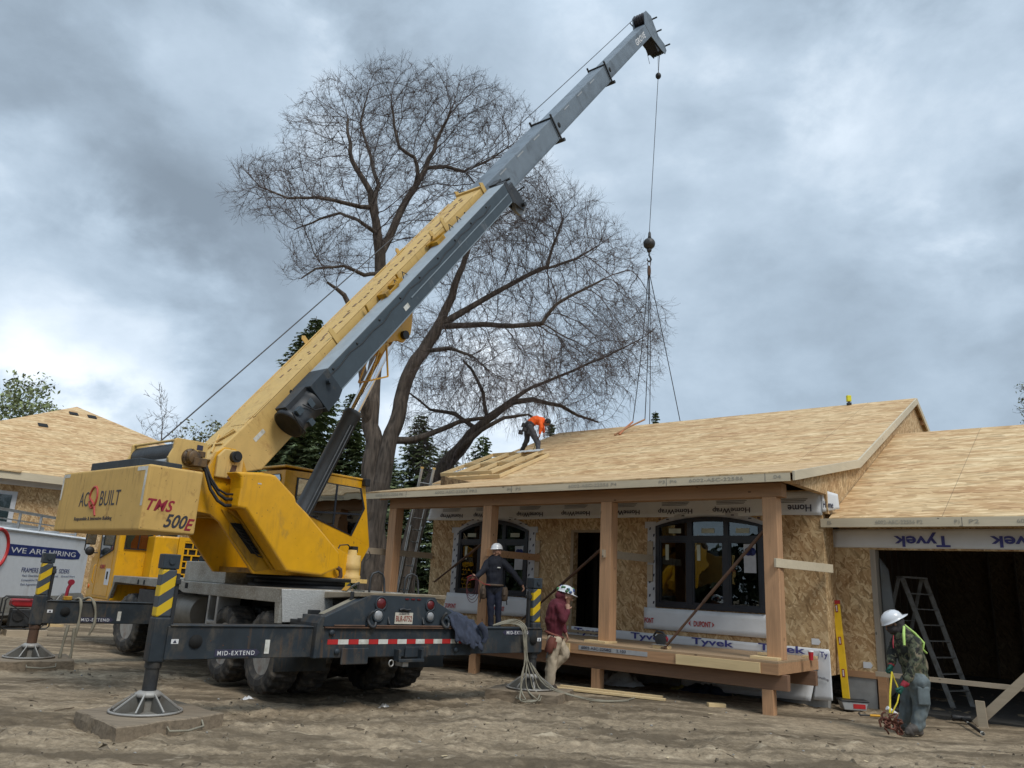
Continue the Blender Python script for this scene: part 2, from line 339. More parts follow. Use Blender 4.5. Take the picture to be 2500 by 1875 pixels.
def tread_plate():
    m, nt, bs = new_mat('tread_plate'); base = nt.nodes.new('ShaderNodeTexCoord').outputs['Object']
    a = tnoise(nt, mapping(nt, (40, 40, 12), (0, 0, .0), base), 1, 2); w = nt.nodes.new('ShaderNodeTexVoronoi'); w.inputs['Scale'].default_value = 22; nt.links.new(mapping(nt, (1, 1, 1.9), (.78, 0, 0), base), w.inputs[0])
    d = tnoise(nt, base, 2.2, 7, .65); c = ramp(nt, d, [(.32, (.46, .455, .42)), (.5, (.36, .345, .30)), (.66, (.21, .18, .13))])
    c = mixc(nt, .35, c, ramp(nt, w.outputs['Distance'], [(.1, (.60, .60, .58)), (.5, (.2, .19, .17))]), 'MIX')
    nt.links.new(c, bs.inputs['Base Color']); bs.inputs['Roughness'].default_value = .45; bs.inputs['Metallic'].default_value = .45
    bump(nt, bs, w.outputs['Distance'], .5, .004); return m
M['tread'] = tread_plate()
M['glass_clear'] = glass('clear_cab_glass', (.85, .92, .92), .55)
M['tread_clean'] = mat('mudguard_plate', (.52, .52, .50), .38, .35, var=.12, vs=30, dirt=(.3, .27, .22), da=.15, bmp=.8, bsc=55)
def hazard():
    m, nt, bs = new_mat('hazard_stripes'); base = nt.nodes.new('ShaderNodeTexCoord').outputs['Object']; sp = nt.nodes.new('ShaderNodeSeparateXYZ'); nt.links.new(base, sp.inputs[0])
    v = fmath(nt, 'SUBTRACT', sp.outputs[2], fmath(nt, 'MULTIPLY', sp.outputs[0], .75)); fr = fmath(nt, 'FRACT', fmath(nt, 'DIVIDE', fmath(nt, 'ADD', v, 20.0), .235))
    c = mixc(nt, fmath(nt, 'GREATER_THAN', fr, .5), (.60, .40, .01), (.05, .062, .075))
    d = tnoise(nt, base, 12, 6, .7); c = mixc(nt, ramp(nt, d, [(.6, (0, 0, 0)), (.7, (.7, .7, .7))]), c, (.10, .05, .03))
    nt.links.new(c, bs.inputs['Base Color']); bs.inputs['Roughness'].default_value = .5; return m
M['hazard'] = hazard()

# ------------------------------------------------------------------ lettering
def text(body, parent, F, w, h, m, name='lettering', italic=False, bold=0, depth=.003, spacing=1):
    """Lettering filling w x h, standing in the local xz plane of F and facing its -y."""
    cu = bpy.data.curves.new('txt', 'FONT'); cu.body = body; cu.size = 1; cu.extrude = .004; cu.offset = bold; cu.resolution_u = 3
    cu.space_character = spacing
    if italic: cu.shear = .35
    to = bpy.data.objects.new('txt', cu); COL.objects.link(to); dg = bpy.context.evaluated_depsgraph_get()
    me = bpy.data.meshes.new_from_object(to.evaluated_get(dg)); bpy.data.objects.remove(to)
    n = len(me.vertices); co = np.zeros(n*3); me.vertices.foreach_get('co', co); co = co.reshape(-1, 3)
    lo = co.min(0); hi = co.max(0); sc = (hi-lo); sc[sc < 1e-6] = 1
    q = np.zeros_like(co); q[:, 0] = (co[:, 0]-lo[0])/sc[0]*w; q[:, 2] = (co[:, 1]-lo[1])/sc[1]*h; q[:, 1] = -(co[:, 2]-lo[2])/sc[2]*depth
    me.vertices.foreach_set('co', q.reshape(-1)); me.materials.clear(); me.materials.append(m); me.name = name; me.update()
    o = bpy.data.objects.new(name, me); _link(o, parent, F); return o
def rotz(a): return Matrix.Rotation(radians(a), 4, 'Z')
def tr(x, y, z): return Matrix.Translation((x, y, z))
FLIP = Matrix.Rotation(pi, 4, 'Y')       # upside down within the xz plane
# ================================================================== ground
def vnoise(x, y, seed=0):
    """smooth value noise, vectorised"""
    xi = np.floor(x).astype(np.int64); yi = np.floor(y).astype(np.int64); xf = x-xi; yf = y-yi
    def h(a, b):
        n = (a*374761393+b*668265263+seed*1442695041) & 0xffffffff; n = ((n ^ (n >> 13))*1274126177) & 0xffffffff; return ((n ^ (n >> 16)) & 0xffff)/65535.0
    u = xf*xf*(3-2*xf); v = yf*yf*(3-2*yf)
    return (h(xi, yi)*(1-u)+h(xi+1, yi)*u)*(1-v)+(h(xi, yi+1)*(1-u)+h(xi+1, yi+1)*u)*v
def fbm(x, y, oct=4, seed=0, gain=.5):
    s = 0; a = 1; t = 0
    for k in range(oct): s = s+a*vnoise(x*2**k, y*2**k, seed+k); t += a; a *= gain
    return s/t
_tu = az(-41.3); _hv = az(-51.3)
def ground_z(x, y):
    x = np.asarray(x, float); y = np.asarray(y, float)
    near = np.clip((34-np.hypot(x, y-12))/10, 0, 1)
    z = (fbm(x*.35, y*.35, 3, 3)-.5)*.07
    m = np.clip((fbm(x*.5+7, y*.5, 3, 11)-.42)*5, 0, 1)                     # churned patches
    z = z+m*((fbm(x*3.2, y*3.2, 5, 21, .65)-.5)*.14)+(fbm(x*9, y*9, 3, 31, .6)-.5)*.030*(.3+m)
    # wheel ruts running across the site in the direction of the truck
    du = x*_tu[0]+y*_tu[1]; dv = x*_tu[1]-y*_tu[0]
    for c, w, dep, amp in ((-5.6, .30, .04, .35), (-4.0, .30, .035, .3), (-9.2, .32, .05, .25), (-11.3, .32, .045, .3), (-13.0, .35, .05, .2), (-7.6, .28, .03, .4), (-15.2, .3, .04, .3)):
        t = (dv-c*1.0-amp*np.sin(du*.35+c))/w
        dep = dep*1.5; z = z-dep*np.exp(-t*t)*(0.55+.45*np.sign(np.sin(du*2*pi/.16+np.abs(t)*2.2))*.35)+dep*.5*np.exp(-(np.abs(t)-1.7)**2*3)
    return z*near*1.0
def flat(x, y): return float(ground_z(x, y))
def build_ground():
    rr = np.concatenate([[0.0], np.geomspace(2.2, 45, 560), np.geomspace(47, 1500, 40)])
    th = np.concatenate([np.linspace(-180, -46, 30)[:-1], np.linspace(-46, 46, 620), np.linspace(46, 180, 30)[1:-1]])*pi/180
    n = len(th); R, TH = np.meshgrid(rr[1:], th, indexing='ij'); X = R*np.sin(TH); Y = R*np.cos(TH); Z = ground_z(X, Y)
    vs = np.concatenate([[[0, 0, 0]], np.stack([X, Y, Z], -1).reshape(-1, 3)])
    m = len(rr)-1; i = np.arange(m-1)[:, None]; k = np.arange(n)[None]; k2 = (k+1) % n
    q = np.stack([1+i*n+k, 1+i*n+k2, 1+(i+1)*n+k2, 1+(i+1)*n+k], -1).reshape(-1, 4)[:, ::-1]
    me = bpy.data.meshes.new('ground'); me.vertices.add(len(vs)); me.vertices.foreach_set('co', vs.reshape(-1))
    tri = np.stack([np.zeros(n, int), 1+np.arange(n), 1+(np.arange(n)+1) % n], -1)[:, ::-1]
    lv = np.concatenate([q.reshape(-1), tri.reshape(-1)]); ls = np.concatenate([np.arange(len(q))*4, len(q)*4+np.arange(n)*3]); lt = np.concatenate([np.full(len(q), 4), np.full(n, 3)])
    me.loops.add(len(lv)); me.loops.foreach_set('vertex_index', lv); me.polygons.add(len(ls)); me.polygons.foreach_set('loop_start', ls); me.polygons.foreach_set('loop_total', lt)
    me.update(calc_edges=True); me.validate(); me.polygons.foreach_set('use_smooth', np.ones(len(me.polygons), bool))
    mt, nt, bs = new_mat('dirt'); base = nt.nodes.new('ShaderNodeTexCoord').outputs['Object']
    a = tnoise(nt, mapping(nt, (.5, .8, 1), (0, 0, .5), base), 1.1, 8, .62, .4); b = tnoise(nt, base, 7, 10, .72); d = tnoise(nt, mapping(nt, (1, 1.7, 1), (0, 0, .2), base), 28, 6, .7)
    c = ramp(nt, a, [(.34, (.115, .088, .058)), (.46, (.21, .165, .112)), (.56, (.30, .24, .17)), (.68, (.43, .355, .26))])
    c = mixc(nt, .62, c, ramp(nt, b, [(.34, (.075, .057, .038)), (.5, (.24, .19, .13)), (.64, (.47, .385, .28))]))
    c = mixc(nt, .28, c, ramp(nt, d, [(.34, (.07, .055, .04)), (.6, (.44, .36, .26))]))
    # damp churned bands along the wheel tracks
    w = tnoise(nt, mapping(nt, (.22, .9, 1), (0, 0, radians(48)), base, (1.3, .4, 0)), 1.5, 8, .65, .5); c = mixc(nt, ramp(nt, w, [(.45, (0, 0, 0)), (.58, (.8, .8, .8))]), c, (.078, .060, .041))
    # pale dry blotches
    e = tnoise(nt, mapping(nt, (.7, 1.3, 1), (0, 0, .3), base, (3, 1, 0)), 2.4, 7, .65); c = mixc(nt, ramp(nt, e, [(.60, (0, 0, 0)), (.70, (.55, .55, .55))]), c, (.50, .425, .32))
    nt.links.new(c, bs.inputs['Base Color']); bs.inputs['Roughness'].default_value = .95; bs.inputs['Specular IOR Level'].default_value = .2
    c = mixc(nt, 1.0, c, (1.12, 1.10, 1.06), 'MULTIPLY'); nt.links.new(c, bs.inputs['Base Color'])
    h = fmath(nt, 'ADD', fmath(nt, 'MULTIPLY', b, .7), fmath(nt, 'MULTIPLY', d, .3)); bump(nt, bs, h, .75, .04)
    me.materials.append(mt); o = bpy.data.objects.new('ground', me); _link(o, None, Matrix()); tag(o, kind='structure')
build_ground()
def build_clods():
    mb = MB(); rs = random.Random(5)
    for i in range(2600):
        u = rs.random(); r = 3.4+u*u*22; a = radians(rs.uniform(-40, 40)); x, y = r*sin(a), r*cos(a)
        m = float(np.clip((fbm(np.array(x*.5+7), np.array(y*.5), 3, 11)-.40)*4, .04, 1))
        if rs.random() > m: continue
        s = rs.uniform(.006, .022)*(1+.06*r)*(1.6 if rs.random() < .06 else 1); z = flat(x, y)
        vs = [(x+s*cos(k*1.047+i)*rs.uniform(.6, 1.2), y+s*sin(k*1.047+i)*rs.uniform(.6, 1.2), z-.01) for k in range(6)]+[(x+s*.5*cos(k*1.57), y+s*.5*sin(k*1.57), z+s*rs.uniform(.5, .9)) for k in range(4)]
        mb.add(vs, [(0, 1, 6), (1, 2, 7, 6), (2, 3, 7), (3, 4, 8, 7), (4, 5, 9, 8), (5, 0, 6, 9), (6, 7, 8, 9)])
    o = mb.build('dirt_clods', mat('clod', (.19, .155, .11), .95, var=.45, vs=2.2)); tag(o, kind='stuff')
build_clods()

# ================================================================== house under construction
house = empty('house_under_construction', H, 'unfinished bungalow with bare strand board walls, timber porch and attached open garage', 'house')
def hm(F=None): return MB(F if F is not None else H)
WY = 1.65; GY = 2.25
ROOF1 = [(-.34, 3.655), (3.55, 4.45), (9.84, 7.12), (15.5, 4.72)]      # (y, z) of the top surface
GSL = .447
def roof_z(y): return 4.45+(7.12-4.45)/(9.84-3.55)*(y-3.55) if y > 3.55 else 3.655+(4.45-3.655)/3.89*(y+.34)
def arch(x0, x1, zs, zt, n=14): return [(x0+(x1-x0)*i/n, zs+(zt-zs)*(1-((2*i/n)-1)**2)) for i in range(n+1)]
WIN = [(-8.09, -6.0, 1.48, 2.92, 3.17, [-7.39, -6.70]), (-2.81, -.62, 1.44, 3.0, 3.17, [-2.08, -1.34])]
DOOR = (-4.78, -3.86, .90, 2.88)
def front_wall():
    mb = hm(); y0, y1 = WY, WY+.15; zb, zt = .5, 3.62
    xs = [-9.0]
    for w in (WIN[0],): pass
    def seg(x0, x1, z0, z1): mb.box(x0, x1, y0, y1, z0, z1)
    seg(-9.0, WIN[0][0], zb, zt); seg(WIN[0][0], WIN[0][1], zb, WIN[0][2]); seg(WIN[0][1], DOOR[0], zb, zt)
    seg(DOOR[0], DOOR[1], zb, DOOR[2]-.02); seg(DOOR[0], DOOR[1], DOOR[3], zt); seg(DOOR[1], WIN[1][0], zb, zt); seg(WIN[1][0], WIN[1][1], zb, WIN[1][2]); seg(WIN[1][1], .43, zb, zt)
    for x0, x1, z0, zs, za, _ in WIN: mb.prism(arch(x0, x1, zs, za)+[(x1, zt), (x0, zt)], 'y', y0, y1)
    mb.build('front_wall', M['osb_wall'], house)
front_wall()
m = hm(); m.box(.43, .30, WY+.15, GY+.0, .5, 3.2); m.build('return_wall', M['osb_side'], house)
m = hm(); m.box(.432, 1.03, GY, GY+.14, .56, 2.98); m.box(1.03, 9, GY, GY+.14, 2.62, 3.02); m.box(7.4, 9.2, GY, GY+.14, 0, 2.62); m.build('garage_wall', M['osb_wall'], house)
m = hm(); m.box(1.032, 1.12, GY-.012, GY+.24, .1, 2.62); m.build('garage_jamb', wood('jamb_grey', (.30, .26, .21), 'z', contrast=.2), house)
m = hm(); m.box(-9.0, -8.85, WY+.15, 9, .5, 4.3); m.box(-9, 9.2, 12.0, 12.15, .0, 5.6); m.box(9.05, 9.2, GY+.14, 12, 0, 3.3); m.build('rear_wall', osb('osb_inner_shaded', 'xz', tone=.22), house)  # inner strand board darkened: the unlit interior's shade is put into its colour
# gable wall between the two roofs and the overhanging gable box at the porch end
m = hm(); gp = [(-.30, 3.50), (3.60, 4.31), (9.84, 6.96), (13.5, 5.42), (13.5, 3.2), (1.7, 3.2), (1.66, 3.53)]
m.prism(gp, 'x', .40, .52); m.build('gable_wall', M['osb_side'], house)
m = hm(); m.box(-8.9, .38, WY+.15, 12.0, .70, .86); m.build('floor', M['deck'], house)
m = hm(); m.box(.44, 9.1, GY+.02, 12.0, -.2, .03); m.build('garage_floor', mat('garage_floor', (.05, .047, .042), .9, var=.3), house)  # concrete slab in a near-black tone, garage shade put into the colour
# inner partitions so that the openings look into rooms
m = hm()
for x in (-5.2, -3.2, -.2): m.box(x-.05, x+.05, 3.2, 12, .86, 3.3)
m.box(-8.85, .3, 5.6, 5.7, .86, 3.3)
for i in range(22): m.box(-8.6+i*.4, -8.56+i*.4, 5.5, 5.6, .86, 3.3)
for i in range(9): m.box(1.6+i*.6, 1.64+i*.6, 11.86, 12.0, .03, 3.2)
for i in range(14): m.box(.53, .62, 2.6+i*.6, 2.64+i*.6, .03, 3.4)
m.build('stud_partition', wood('stud_wood_shaded', (.09, .065, .042), 'z'), house)  # stud timber toned down, indoor shade put into the colour
m = hm(); m.box(-8.9, .38, WY+.15, 12, 3.32, 3.36); m.build('ceiling', M['void'], house)  # flat black ceiling: the rooms' darkness is put into its colour
m = hm(); m.box(-4.4, -3.95, 4.6, 5.1, .86, 2.9); m.box(-4.5, -3.9, 3.9, 4.4, .86, 1.5); m.build('stair_frame', M['pine_dull'], house)
m = hm(); m.box(.48, 1.0, GY+.0, GY+.2, -.25, .50); m.box(-8.95, .36, WY+.03, WY+.2, -.25, .5); m.build('foundation', M['concrete'], house)
m = hm(); m.box(.434, 1.028, GY-.02, GY+.14, .48, .58); m.box(1.03, 1.16, GY-.03, GY+.2, -.2, .58); m.build('sill_plate', M['fir_x'], house)
# ---- house wrap
def sheet(name, corners, nx, nz, mt, amp=.012, parent=house, seed=0, F=None, label=None, sag=0):
    """slightly rippled membrane spanned by 4 corners (bl, br, tr, tl) with a real back side"""
    F = F if F is not None else H; a, b, c, d = [Vector(q) for q in corners]; vs = []; nrm = (b-a).cross(d-a).normalized()
    for j in range(nz+1):
        for i in range(nx+1):
            s, t = i/nx, j/nz; p = (a*(1-s)+b*s)*(1-t)+(d*(1-s)+c*s)*t
            k = noise.noise(Vector((p.x*2.2+seed, p.y*2, p.z*3)))*amp+noise.noise(Vector((p.x*7, p.y*7+seed, p.z*5)))*amp*.4
            vs.append(p+nrm*(k+amp*.9)+Vector((0, 0, -sag*(1-t)*(.5+.5*noise.noise(Vector((p.x*1.4+seed, 0, 0)))))))
    fs = [(j*(nx+1)+i, j*(nx+1)+i+1, (j+1)*(nx+1)+i+1, (j+1)*(nx+1)+i) for j in range(nz) for i in range(nx)]
    mb = MB(F); mb.add(vs, fs, True); o = mb.build(name, mt, parent, label=label); sd = o.modifiers.new('solid', 'SOLIDIFY'); sd.thickness = .003; sd.offset = -1; return o
w1 = sheet('house_wrap_strip', [(-9.22, WY-.004, 3.20), (.44, WY-.004, 3.19), (.44, WY-.004, 3.60), (-9.1, WY-.004, 3.60)], 90, 6, M['wrap'], .010, sag=.03)
for x in (-8.02, -6.93, -5.62, -4.38, -3.18, -2.02, -.86, .26):
    wd = .74 if x < .2 else .42
    text('HomeWrap' if x < .2 else 'Home', w1, H@tr(x, WY-.026, 3.36)@FLIP, wd, .125, M['ink'], bold=.012)
    for k in range(3):
        q = hm(); q.box(x-.66, x-.12+.03*k, WY-.028, WY-.025, 3.40+.028*k, 3.408+.028*k); q.build('small_print', M['ink'], w1)
w2 = sheet('base_wrap', [(-4.88, WY-.004, .76), (.43, WY-.004, .76), (.43, WY-.004, .92), (-4.88, WY-.004, .95)], 60, 3, M['wrap'], .006)
for x in (-4.70, -3.36, -2.06, -.78): text('Tyvek', w2, H@tr(x, WY-.022, .775), .82, .155, M['blue_print'], bold=.02)
w3 = sheet('wrap_skirt', [(.14, WY-.05, .10), (.47, WY-.05, .12), (.445, WY-.02, .90), (.28, WY-.03, .90)], 10, 12, M['wrap'], .012)
sheet('wrap_skirt', [(-2.2, WY-.18, .02), (.14, WY-.16, .08), (.26, WY-.03, .74), (-2.2, WY-.03, .74)], 24, 8, M['wrap'], .02, seed=4)
text('HomeWrap', w3, H@tr(.22, WY-.075, .44)@Matrix.Rotation(.2, 4, 'Y'), .2, .06, M['ink'], bold=.01); text('Ty', w3, H@tr(.29, WY-.055, .76), .13, .12, M['blue_print'], bold=.02)
w4 = sheet('garage_wrap', [(.42, GY-.006, 2.665), (9, GY-.006, 2.62), (9, GY-.006, 2.97), (.42, GY-.006, 2.97)], 80, 6, M['wrap'], .010, seed=9, sag=.02)
for i in range(5): text('Tyvek', w4, H@tr(2.30+i*1.43, GY-.03, 2.91)@FLIP, .86, .24, M['blue_print'], bold=.025)
w5 = sheet('corner_wrap', [(.44, WY-.02, 3.22), (.66, WY+.25, 3.30), (.64, WY+.25, 3.56), (.44, WY-.02, 3.62)], 6, 6, M['wrap'], .01, seed=2)
text('Home', w5, H@tr(.46, WY-.01, 3.30)@rotz(50), .20, .12, M['ink'], bold=.012)
# ---- windows
def window(x0, x1, z0, zs, za, mull):
    fr = .085; y = WY-.045
    mb = hm(); outer = [(x0, z0)]+[(x1, z0)]+arch(x1, x0, zs, za); inner_arch = arch(x1-fr, x0+fr, zs-fr*.25, za-fr)
    # frame as a ring of quads
    n = 14; oa = arch(x0, x1, zs, za, n); ia = arch(x0+fr, x1-fr, zs-fr*.3, za-fr, n)
    for i in range(n): mb.prism([oa[i], oa[i+1], ia[i+1], ia[i]], 'y', y, WY+.06)
    mb.prism([(x0, z0), (x0+fr, z0+fr), ia[0], oa[0]], 'y', y, WY+.06); mb.prism([(x1, z0), (x1-fr, z0+fr), ia[-1], oa[-1]], 'y', y, WY+.06); mb.prism([(x0, z0), (x1, z0), (x1-fr, z0+fr), (x0+fr, z0+fr)], 'y', y, WY+.06)
    ft = mb.build('window', M['frame_black'], house, bevel=.004)
    tz = zs-.24
    def top(x): t = (x-x0)/(x1-x0); return zs+(za-zs)*(1-(2*t-1)**2)-fr*.9
    mb = hm(); mb.box(x0+fr, x1-fr, y+.006, WY+.05, tz-.05, tz+.05)
    for xm in mull: mb.box(xm-.05, xm+.05, y+.01, WY+.045, z0+fr, tz-.05); mb.box(xm-.05, xm+.05, y+.01, WY+.045, tz+.05, top(xm))
    xs = [x0+fr]+mull+[x1-fr]
    for i in range(3):
        a = xs[i]+(.05 if i else 0); b = xs[i+1]-(.05 if i < 2 else 0); s = .035
        mb.box(a, a+s, y+.02, WY+.03, z0+fr, tz-.05); mb.box(b-s, b, y+.02, WY+.03, z0+fr, tz-.05); mb.box(a+s, b-s, y+.02, WY+.03, z0+fr, z0+fr+s); mb.box(a+s, b-s, y+.02, WY+.03, tz-.05-s, tz-.05)
    mb.build('mullion', M['frame_black'], ft)
    mb = hm()
    for i in range(3): a = xs[i]; b = xs[i+1]; mb.box(a+.05, b-.05, WY, WY+.008, z0+fr, tz-.04)
    for i in range(3):
        a = xs[i]+.03; b = xs[i+1]-.03; mb.prism([(a, tz), (b, tz), (b, top(b)+.02), ((a+b)/2, top((a+b)/2)+.02), (a, top(a)+.02)], 'y', WY, WY+.008)
    mb.build('glass', M['glass'], ft)
    # stickers on the panes
    if 'sticker' not in M: M['sticker'] = mat('sticker_paper', (.40, .42, .33), .6)
    sk_ = [((xs[i]+xs[i+1])/2-.13, (xs[i]+xs[i+1])/2+.13, tz+.10, tz+.19) for i in range(3)]+[(xs[0]+.12, xs[0]+.19, tz-.42, tz-.12), (xs[1]+.14, xs[1]+.21, tz-.42, tz-.12)]
    for a_, b_, c_, d_ in sk_: mb = hm(); mb.box(a_, b_, WY-.008, WY-.004, c_, d_); mb.build('sticker', M['sticker'], ft)
    mb = hm(); mb.box(xs[2]+.33, xs[2]+.56, WY-.008, WY-.004, tz-.62, tz-.10); st = mb.build('sticker', mat('sticker_white', (.45, .47, .5), .6), ft)
    mb = hm(); mb.lathe([(.0, 0), (.075, 0), (.075, .004), (0, .004)], (xs[2]+.42, WY-.013, tz-.24), 'y', 14); mb.lathe([(.0, 0), (.075, 0), (.075, .004), (0, .004)], (xs[2]+.49, WY-.013, tz-.24), 'y', 14); mb.build('emblem', M['navy'], st)
    # flashing tape with small printed marks around the opening
    tp = .19; mb = hm(); oo = arch(x0-tp, x1+tp, zs-.02, za+.02+tp*.6, n); io = arch(x0, x1, zs, za, n)
    for i in range(n):
        mb.prism([(oo[i][0], min(oo[i][1], 3.40)), (oo[i+1][0], min(oo[i+1][1], 3.40)), io[i+1], io[i]], 'y', WY-.012, WY+.002)
    mb.box(x0-tp, x0, WY-.012, WY+.002, z0-.12, zs); mb.box(x1, x1+tp, WY-.012, WY+.002, z0-.12, zs); mb.box(x0-tp-.06, x0, WY-.016, WY-.011, zs-.04, zs+.09); mb.box(x1, x1+tp+.06, WY-.016, WY-.011, zs-.04, zs+.09)
    tp_o = mb.build('flashing_tape', mat('flashing_white', (.50, .51, .53), .6, var=.12), house)
    mb = hm()
    for side in (0, 1):
        xc = x0-tp*.5 if side == 0 else x1+tp*.5
        k = 0; z = z0-.08
        while z < zs-.08:
            dx = .045 if k % 2 else -.04; mb.prism([(xc+dx-.018, z), (xc+dx+.012, z+.01), (xc+dx+.022, z+.06), (xc+dx-.01, z+.055)], 'y', WY-.018, WY-.013); z += .13; k += 1
    for i in range(int((x1-x0)/.16)):
        t = (i+.5)/int((x1-x0)/.16); xx = x0+(x1-x0)*t; zz = zs+(za-zs)*(1-(2*t-1)**2)+(.05 if i % 2 else .1)
        if zz < 3.2: mb.box(xx-.03, xx+.03, WY-.018, WY-.013, zz, zz+.022)
    mb.build('printed_mark', M['ink'], tp_o)
for w in WIN: window(*w)
s1 = sheet('sill_flashing', [(-8.45, WY-.03, 1.02), (-5.78, WY-.03, 1.06), (-5.80, WY-.022, 1.46), (-8.35, WY-.022, 1.48)], 22, 4, M['wrap'], .012, seed=5)
text('DUPONT', s1, H@tr(-8.36, WY-.055, 1.13), .34, .10, M['red'], bold=.02); text('DUPONT', s1, H@tr(-6.9, WY-.055, 1.14), .34, .10, M['red'], bold=.02)
s2 = sheet('sill_flashing', [(-3.06, WY-.03, 1.02), (-.33, WY-.03, 1.02), (-.34, WY-.022, 1.42), (-3.06, WY-.022, 1.42)], 26, 4, M['wrap'], .010, seed=6)
text('PONT', s2, H@tr(-3.04, WY-.05, 1.13), .20, .10, M['red'], bold=.02); text('DUPONT', s2, H@tr(-2.0, WY-.05, 1.13), .34, .10, M['red'], bold=.02)
for xx in (-2.06, -1.64): 
    q = hm(); sg = -1 if xx < -1.9 else 1; q.prism([(xx, 1.13), (xx+sg*.05, 1.18), (xx, 1.23), (xx+sg*.015, 1.18)], 'y', WY-.053, WY-.05); q.build('emblem', M['red'], s2)
for xx, zz, F in ((.22, .98, WY-.012), (.88, .64, GY-.012)):
    q = hm(); q.prism([(xx-.07, zz), (xx+.05, zz), (xx+.08, zz+.05), (xx+.05, zz+.1), (xx-.07, zz+.1)], 'y', F, F+.006); q.build('paper_tag', M['wrap'], house)
# ---- door frame
m = hm(); m.box(DOOR[0]-.07, DOOR[0], WY-.02, WY+.16, DOOR[2]-.02, DOOR[3]+.05); m.box(DOOR[1], DOOR[1]+.07, WY-.02, WY+.16, DOOR[2]-.02, DOOR[3]+.05); m.box(DOOR[0], DOOR[1], WY-.02, WY+.16, DOOR[3], DOOR[3]+.05); m.box(DOOR[0]-.08, DOOR[1]+.08, WY-.05, WY+.16, DOOR[2]-.07, DOOR[2]-.02)
m.build('door_frame', wood('door_buck', (.33, .25, .16), 'z', contrast=.15), house)
# ---- porch deck
dk = hm()
for i in range(13): dk.box(-9.05, .255, -.30+i*.15, -.155+i*.15, .752, .782)
m = dk.build('porch_deck', M['deck'], house)
m = hm(); m.box(-9.05, .215, -.30, -.26, .585, .750); m.box(.215, .255, -.30, WY-.02, .585, .750); m.build('rim_joist', M['fir_x'], house, bevel=.003)
m = hm(); m.box(-9.1, .33, -.14, -.02, .355, .583); m.box(-9.1, .33, 1.2, 1.3, .355, .583); m.build('deck_beam', wood('treated_beam', (.20, .115, .07), 'x'), house, bevel=.004)
m = hm()
for i in range(16): m.box(-8.9+i*.6, -8.86+i*.6, -.255, WY-.03, .60, .748)
m.build('deck_joist', M['fir_x'], house)
for x in (.02, -3.05, -5.92, -8.7):
    m = hm(); m.box(x-.085, x+.085, -.16, .0, -.1, .354); m.build('deck_support', M['fir_z'], house, bevel=.005)
for x0, x1, z0, z1 in ((-3.98, -3.50, .60, .745), (-1.42, -.02, .592, .745)):
    m = hm(); m.box(x0, x1, -.33, -.302, z0, z1); m.build('rim_board', M['pine_x'], house, bevel=.003)
m = hm(); m.box(-3.32, -1.95, -.306, -.301, .655, .73); lb = m.build('paper_label', mat('label_paper', (.36, .37, .38), .6), house)
text('6002-ASC-2258G    2.103', lb, H@tr(-3.26, -.308, .675), .9, .045, M['ink'], bold=.004)
# ---- posts, beam, braces
for x in (.09, -2.99, -5.88, -8.74):
    m = hm(); m.box(x-.118, x+.118, 0, .235, .785, 3.30); m.build('porch_post', M['fir_z'], house, bevel=.006)
for x in (.0, -3.06): m = hm(); m.box(x-.24, x+.20, -.16, .26, .783, .822); m.build('post_shim', M['pine_x'], house, bevel=.003)
m = hm(); m.box(-8.86, .30, .0, .24, 3.302, 3.525); m.build('porch_beam', wood('glulam', (.33, .19, .10), 'x', contrast=.22), house, bevel=.005)
for (xa, ya), (xb, yb), zt, mt in (((-9.37, -.5), (-8.95, 1.63), 2.39, 'pine_dull'), ((-5.95, -.03), (-5.66, 1.6), 2.40, 'fir_x'), ((-3.16, -.03), (-2.86, 1.6), 2.42, 'pine_dull'), ((.02, -.03), (.56, 1.62), 2.32, 'fascia')):
    m = hm(); d = .09 if xb < .3 else 0; m.bar((xa+.16, ya-.04, zt-.07), (xb+.0, yb, zt-.07), .04, .14); m.build('brace_board', M[mt], house, bevel=.003)
for x, z0 in ((-5.72, 1.9), (-2.93, 1.9)):
    for za_, zb_ in ((1.92, 2.24), (2.43, 2.7)): m = hm(); m.box(x-.06, x+.06, WY-.05, WY-.022, za_, zb_); m.build('nailing_block', M['pine_dull'], house)
poles = [((-1.78, -.02, .80), (-.06, .12, 2.76)), (fp(H, 1275, 1512, 1.5), (-3.12, .3, 2.56)), (fp(H, 1061, 1420, 1.5), (-6.02, .3, 2.66))]
for a, b in poles:
    a, b = Vector(a), Vector(b); m = hm(); m.tube([a, a*.02+b*.98], .022, 8); m.tube([a*.6+b*.4, b], .028, 8); m.lathe([(.06, 0), (.06, .012)], a, 'z', 10); m.build('brace_pole', M['rust'], house)
# ---- roofs
def roof_slab(mb, prof, x0, x1, th):
    n = len(prof); lower = [(y, z-th) for y, z in prof]; mb.prism(prof+lower[::-1], 'x', x0, x1)
m = hm(); roof_slab(m, [ROOF1[0], ROOF1[1], (3.56, 4.452)], -9.40, .60, .03); roof_slab(m, [(3.56, 4.452), ROOF1[2], ROOF1[3]], -11.0, .60, .03)
m.build('main_roof', M['osb_roof'], house)
m = hm()
for i in range(16):
    x = -9.3+i*.61
    m.prism([(-.29, 3.625), (3.5, 4.40), (3.5, 4.26), (-.29, 3.53)], 'x', x, x+.04)
for i in range(19):
    x = -10.9+i*.61
    m.prism([(3.56, 4.41), (9.8, 7.07), (9.8, 6.93), (3.56, 4.28)], 'x', x, x+.04)
m.build('rafter', M['fir_x'], house)
m = hm(); m.box(-9.35, .40, .12, .15, 3.527, 3.70); m.build('frieze_block', M['fir_x'], house)
m = hm(); m.box(-9.44, .56, -.34, -.302, 3.495, 3.638); m.build('eave_fascia', M['fascia'], house, bevel=.003)
m = hm(); m.prism([(-.345, 3.652), (3.55, 4.447), (9.84, 7.117), (9.84, 6.95), (3.62, 4.30), (-.345, 3.50)], 'x', .601, .64)
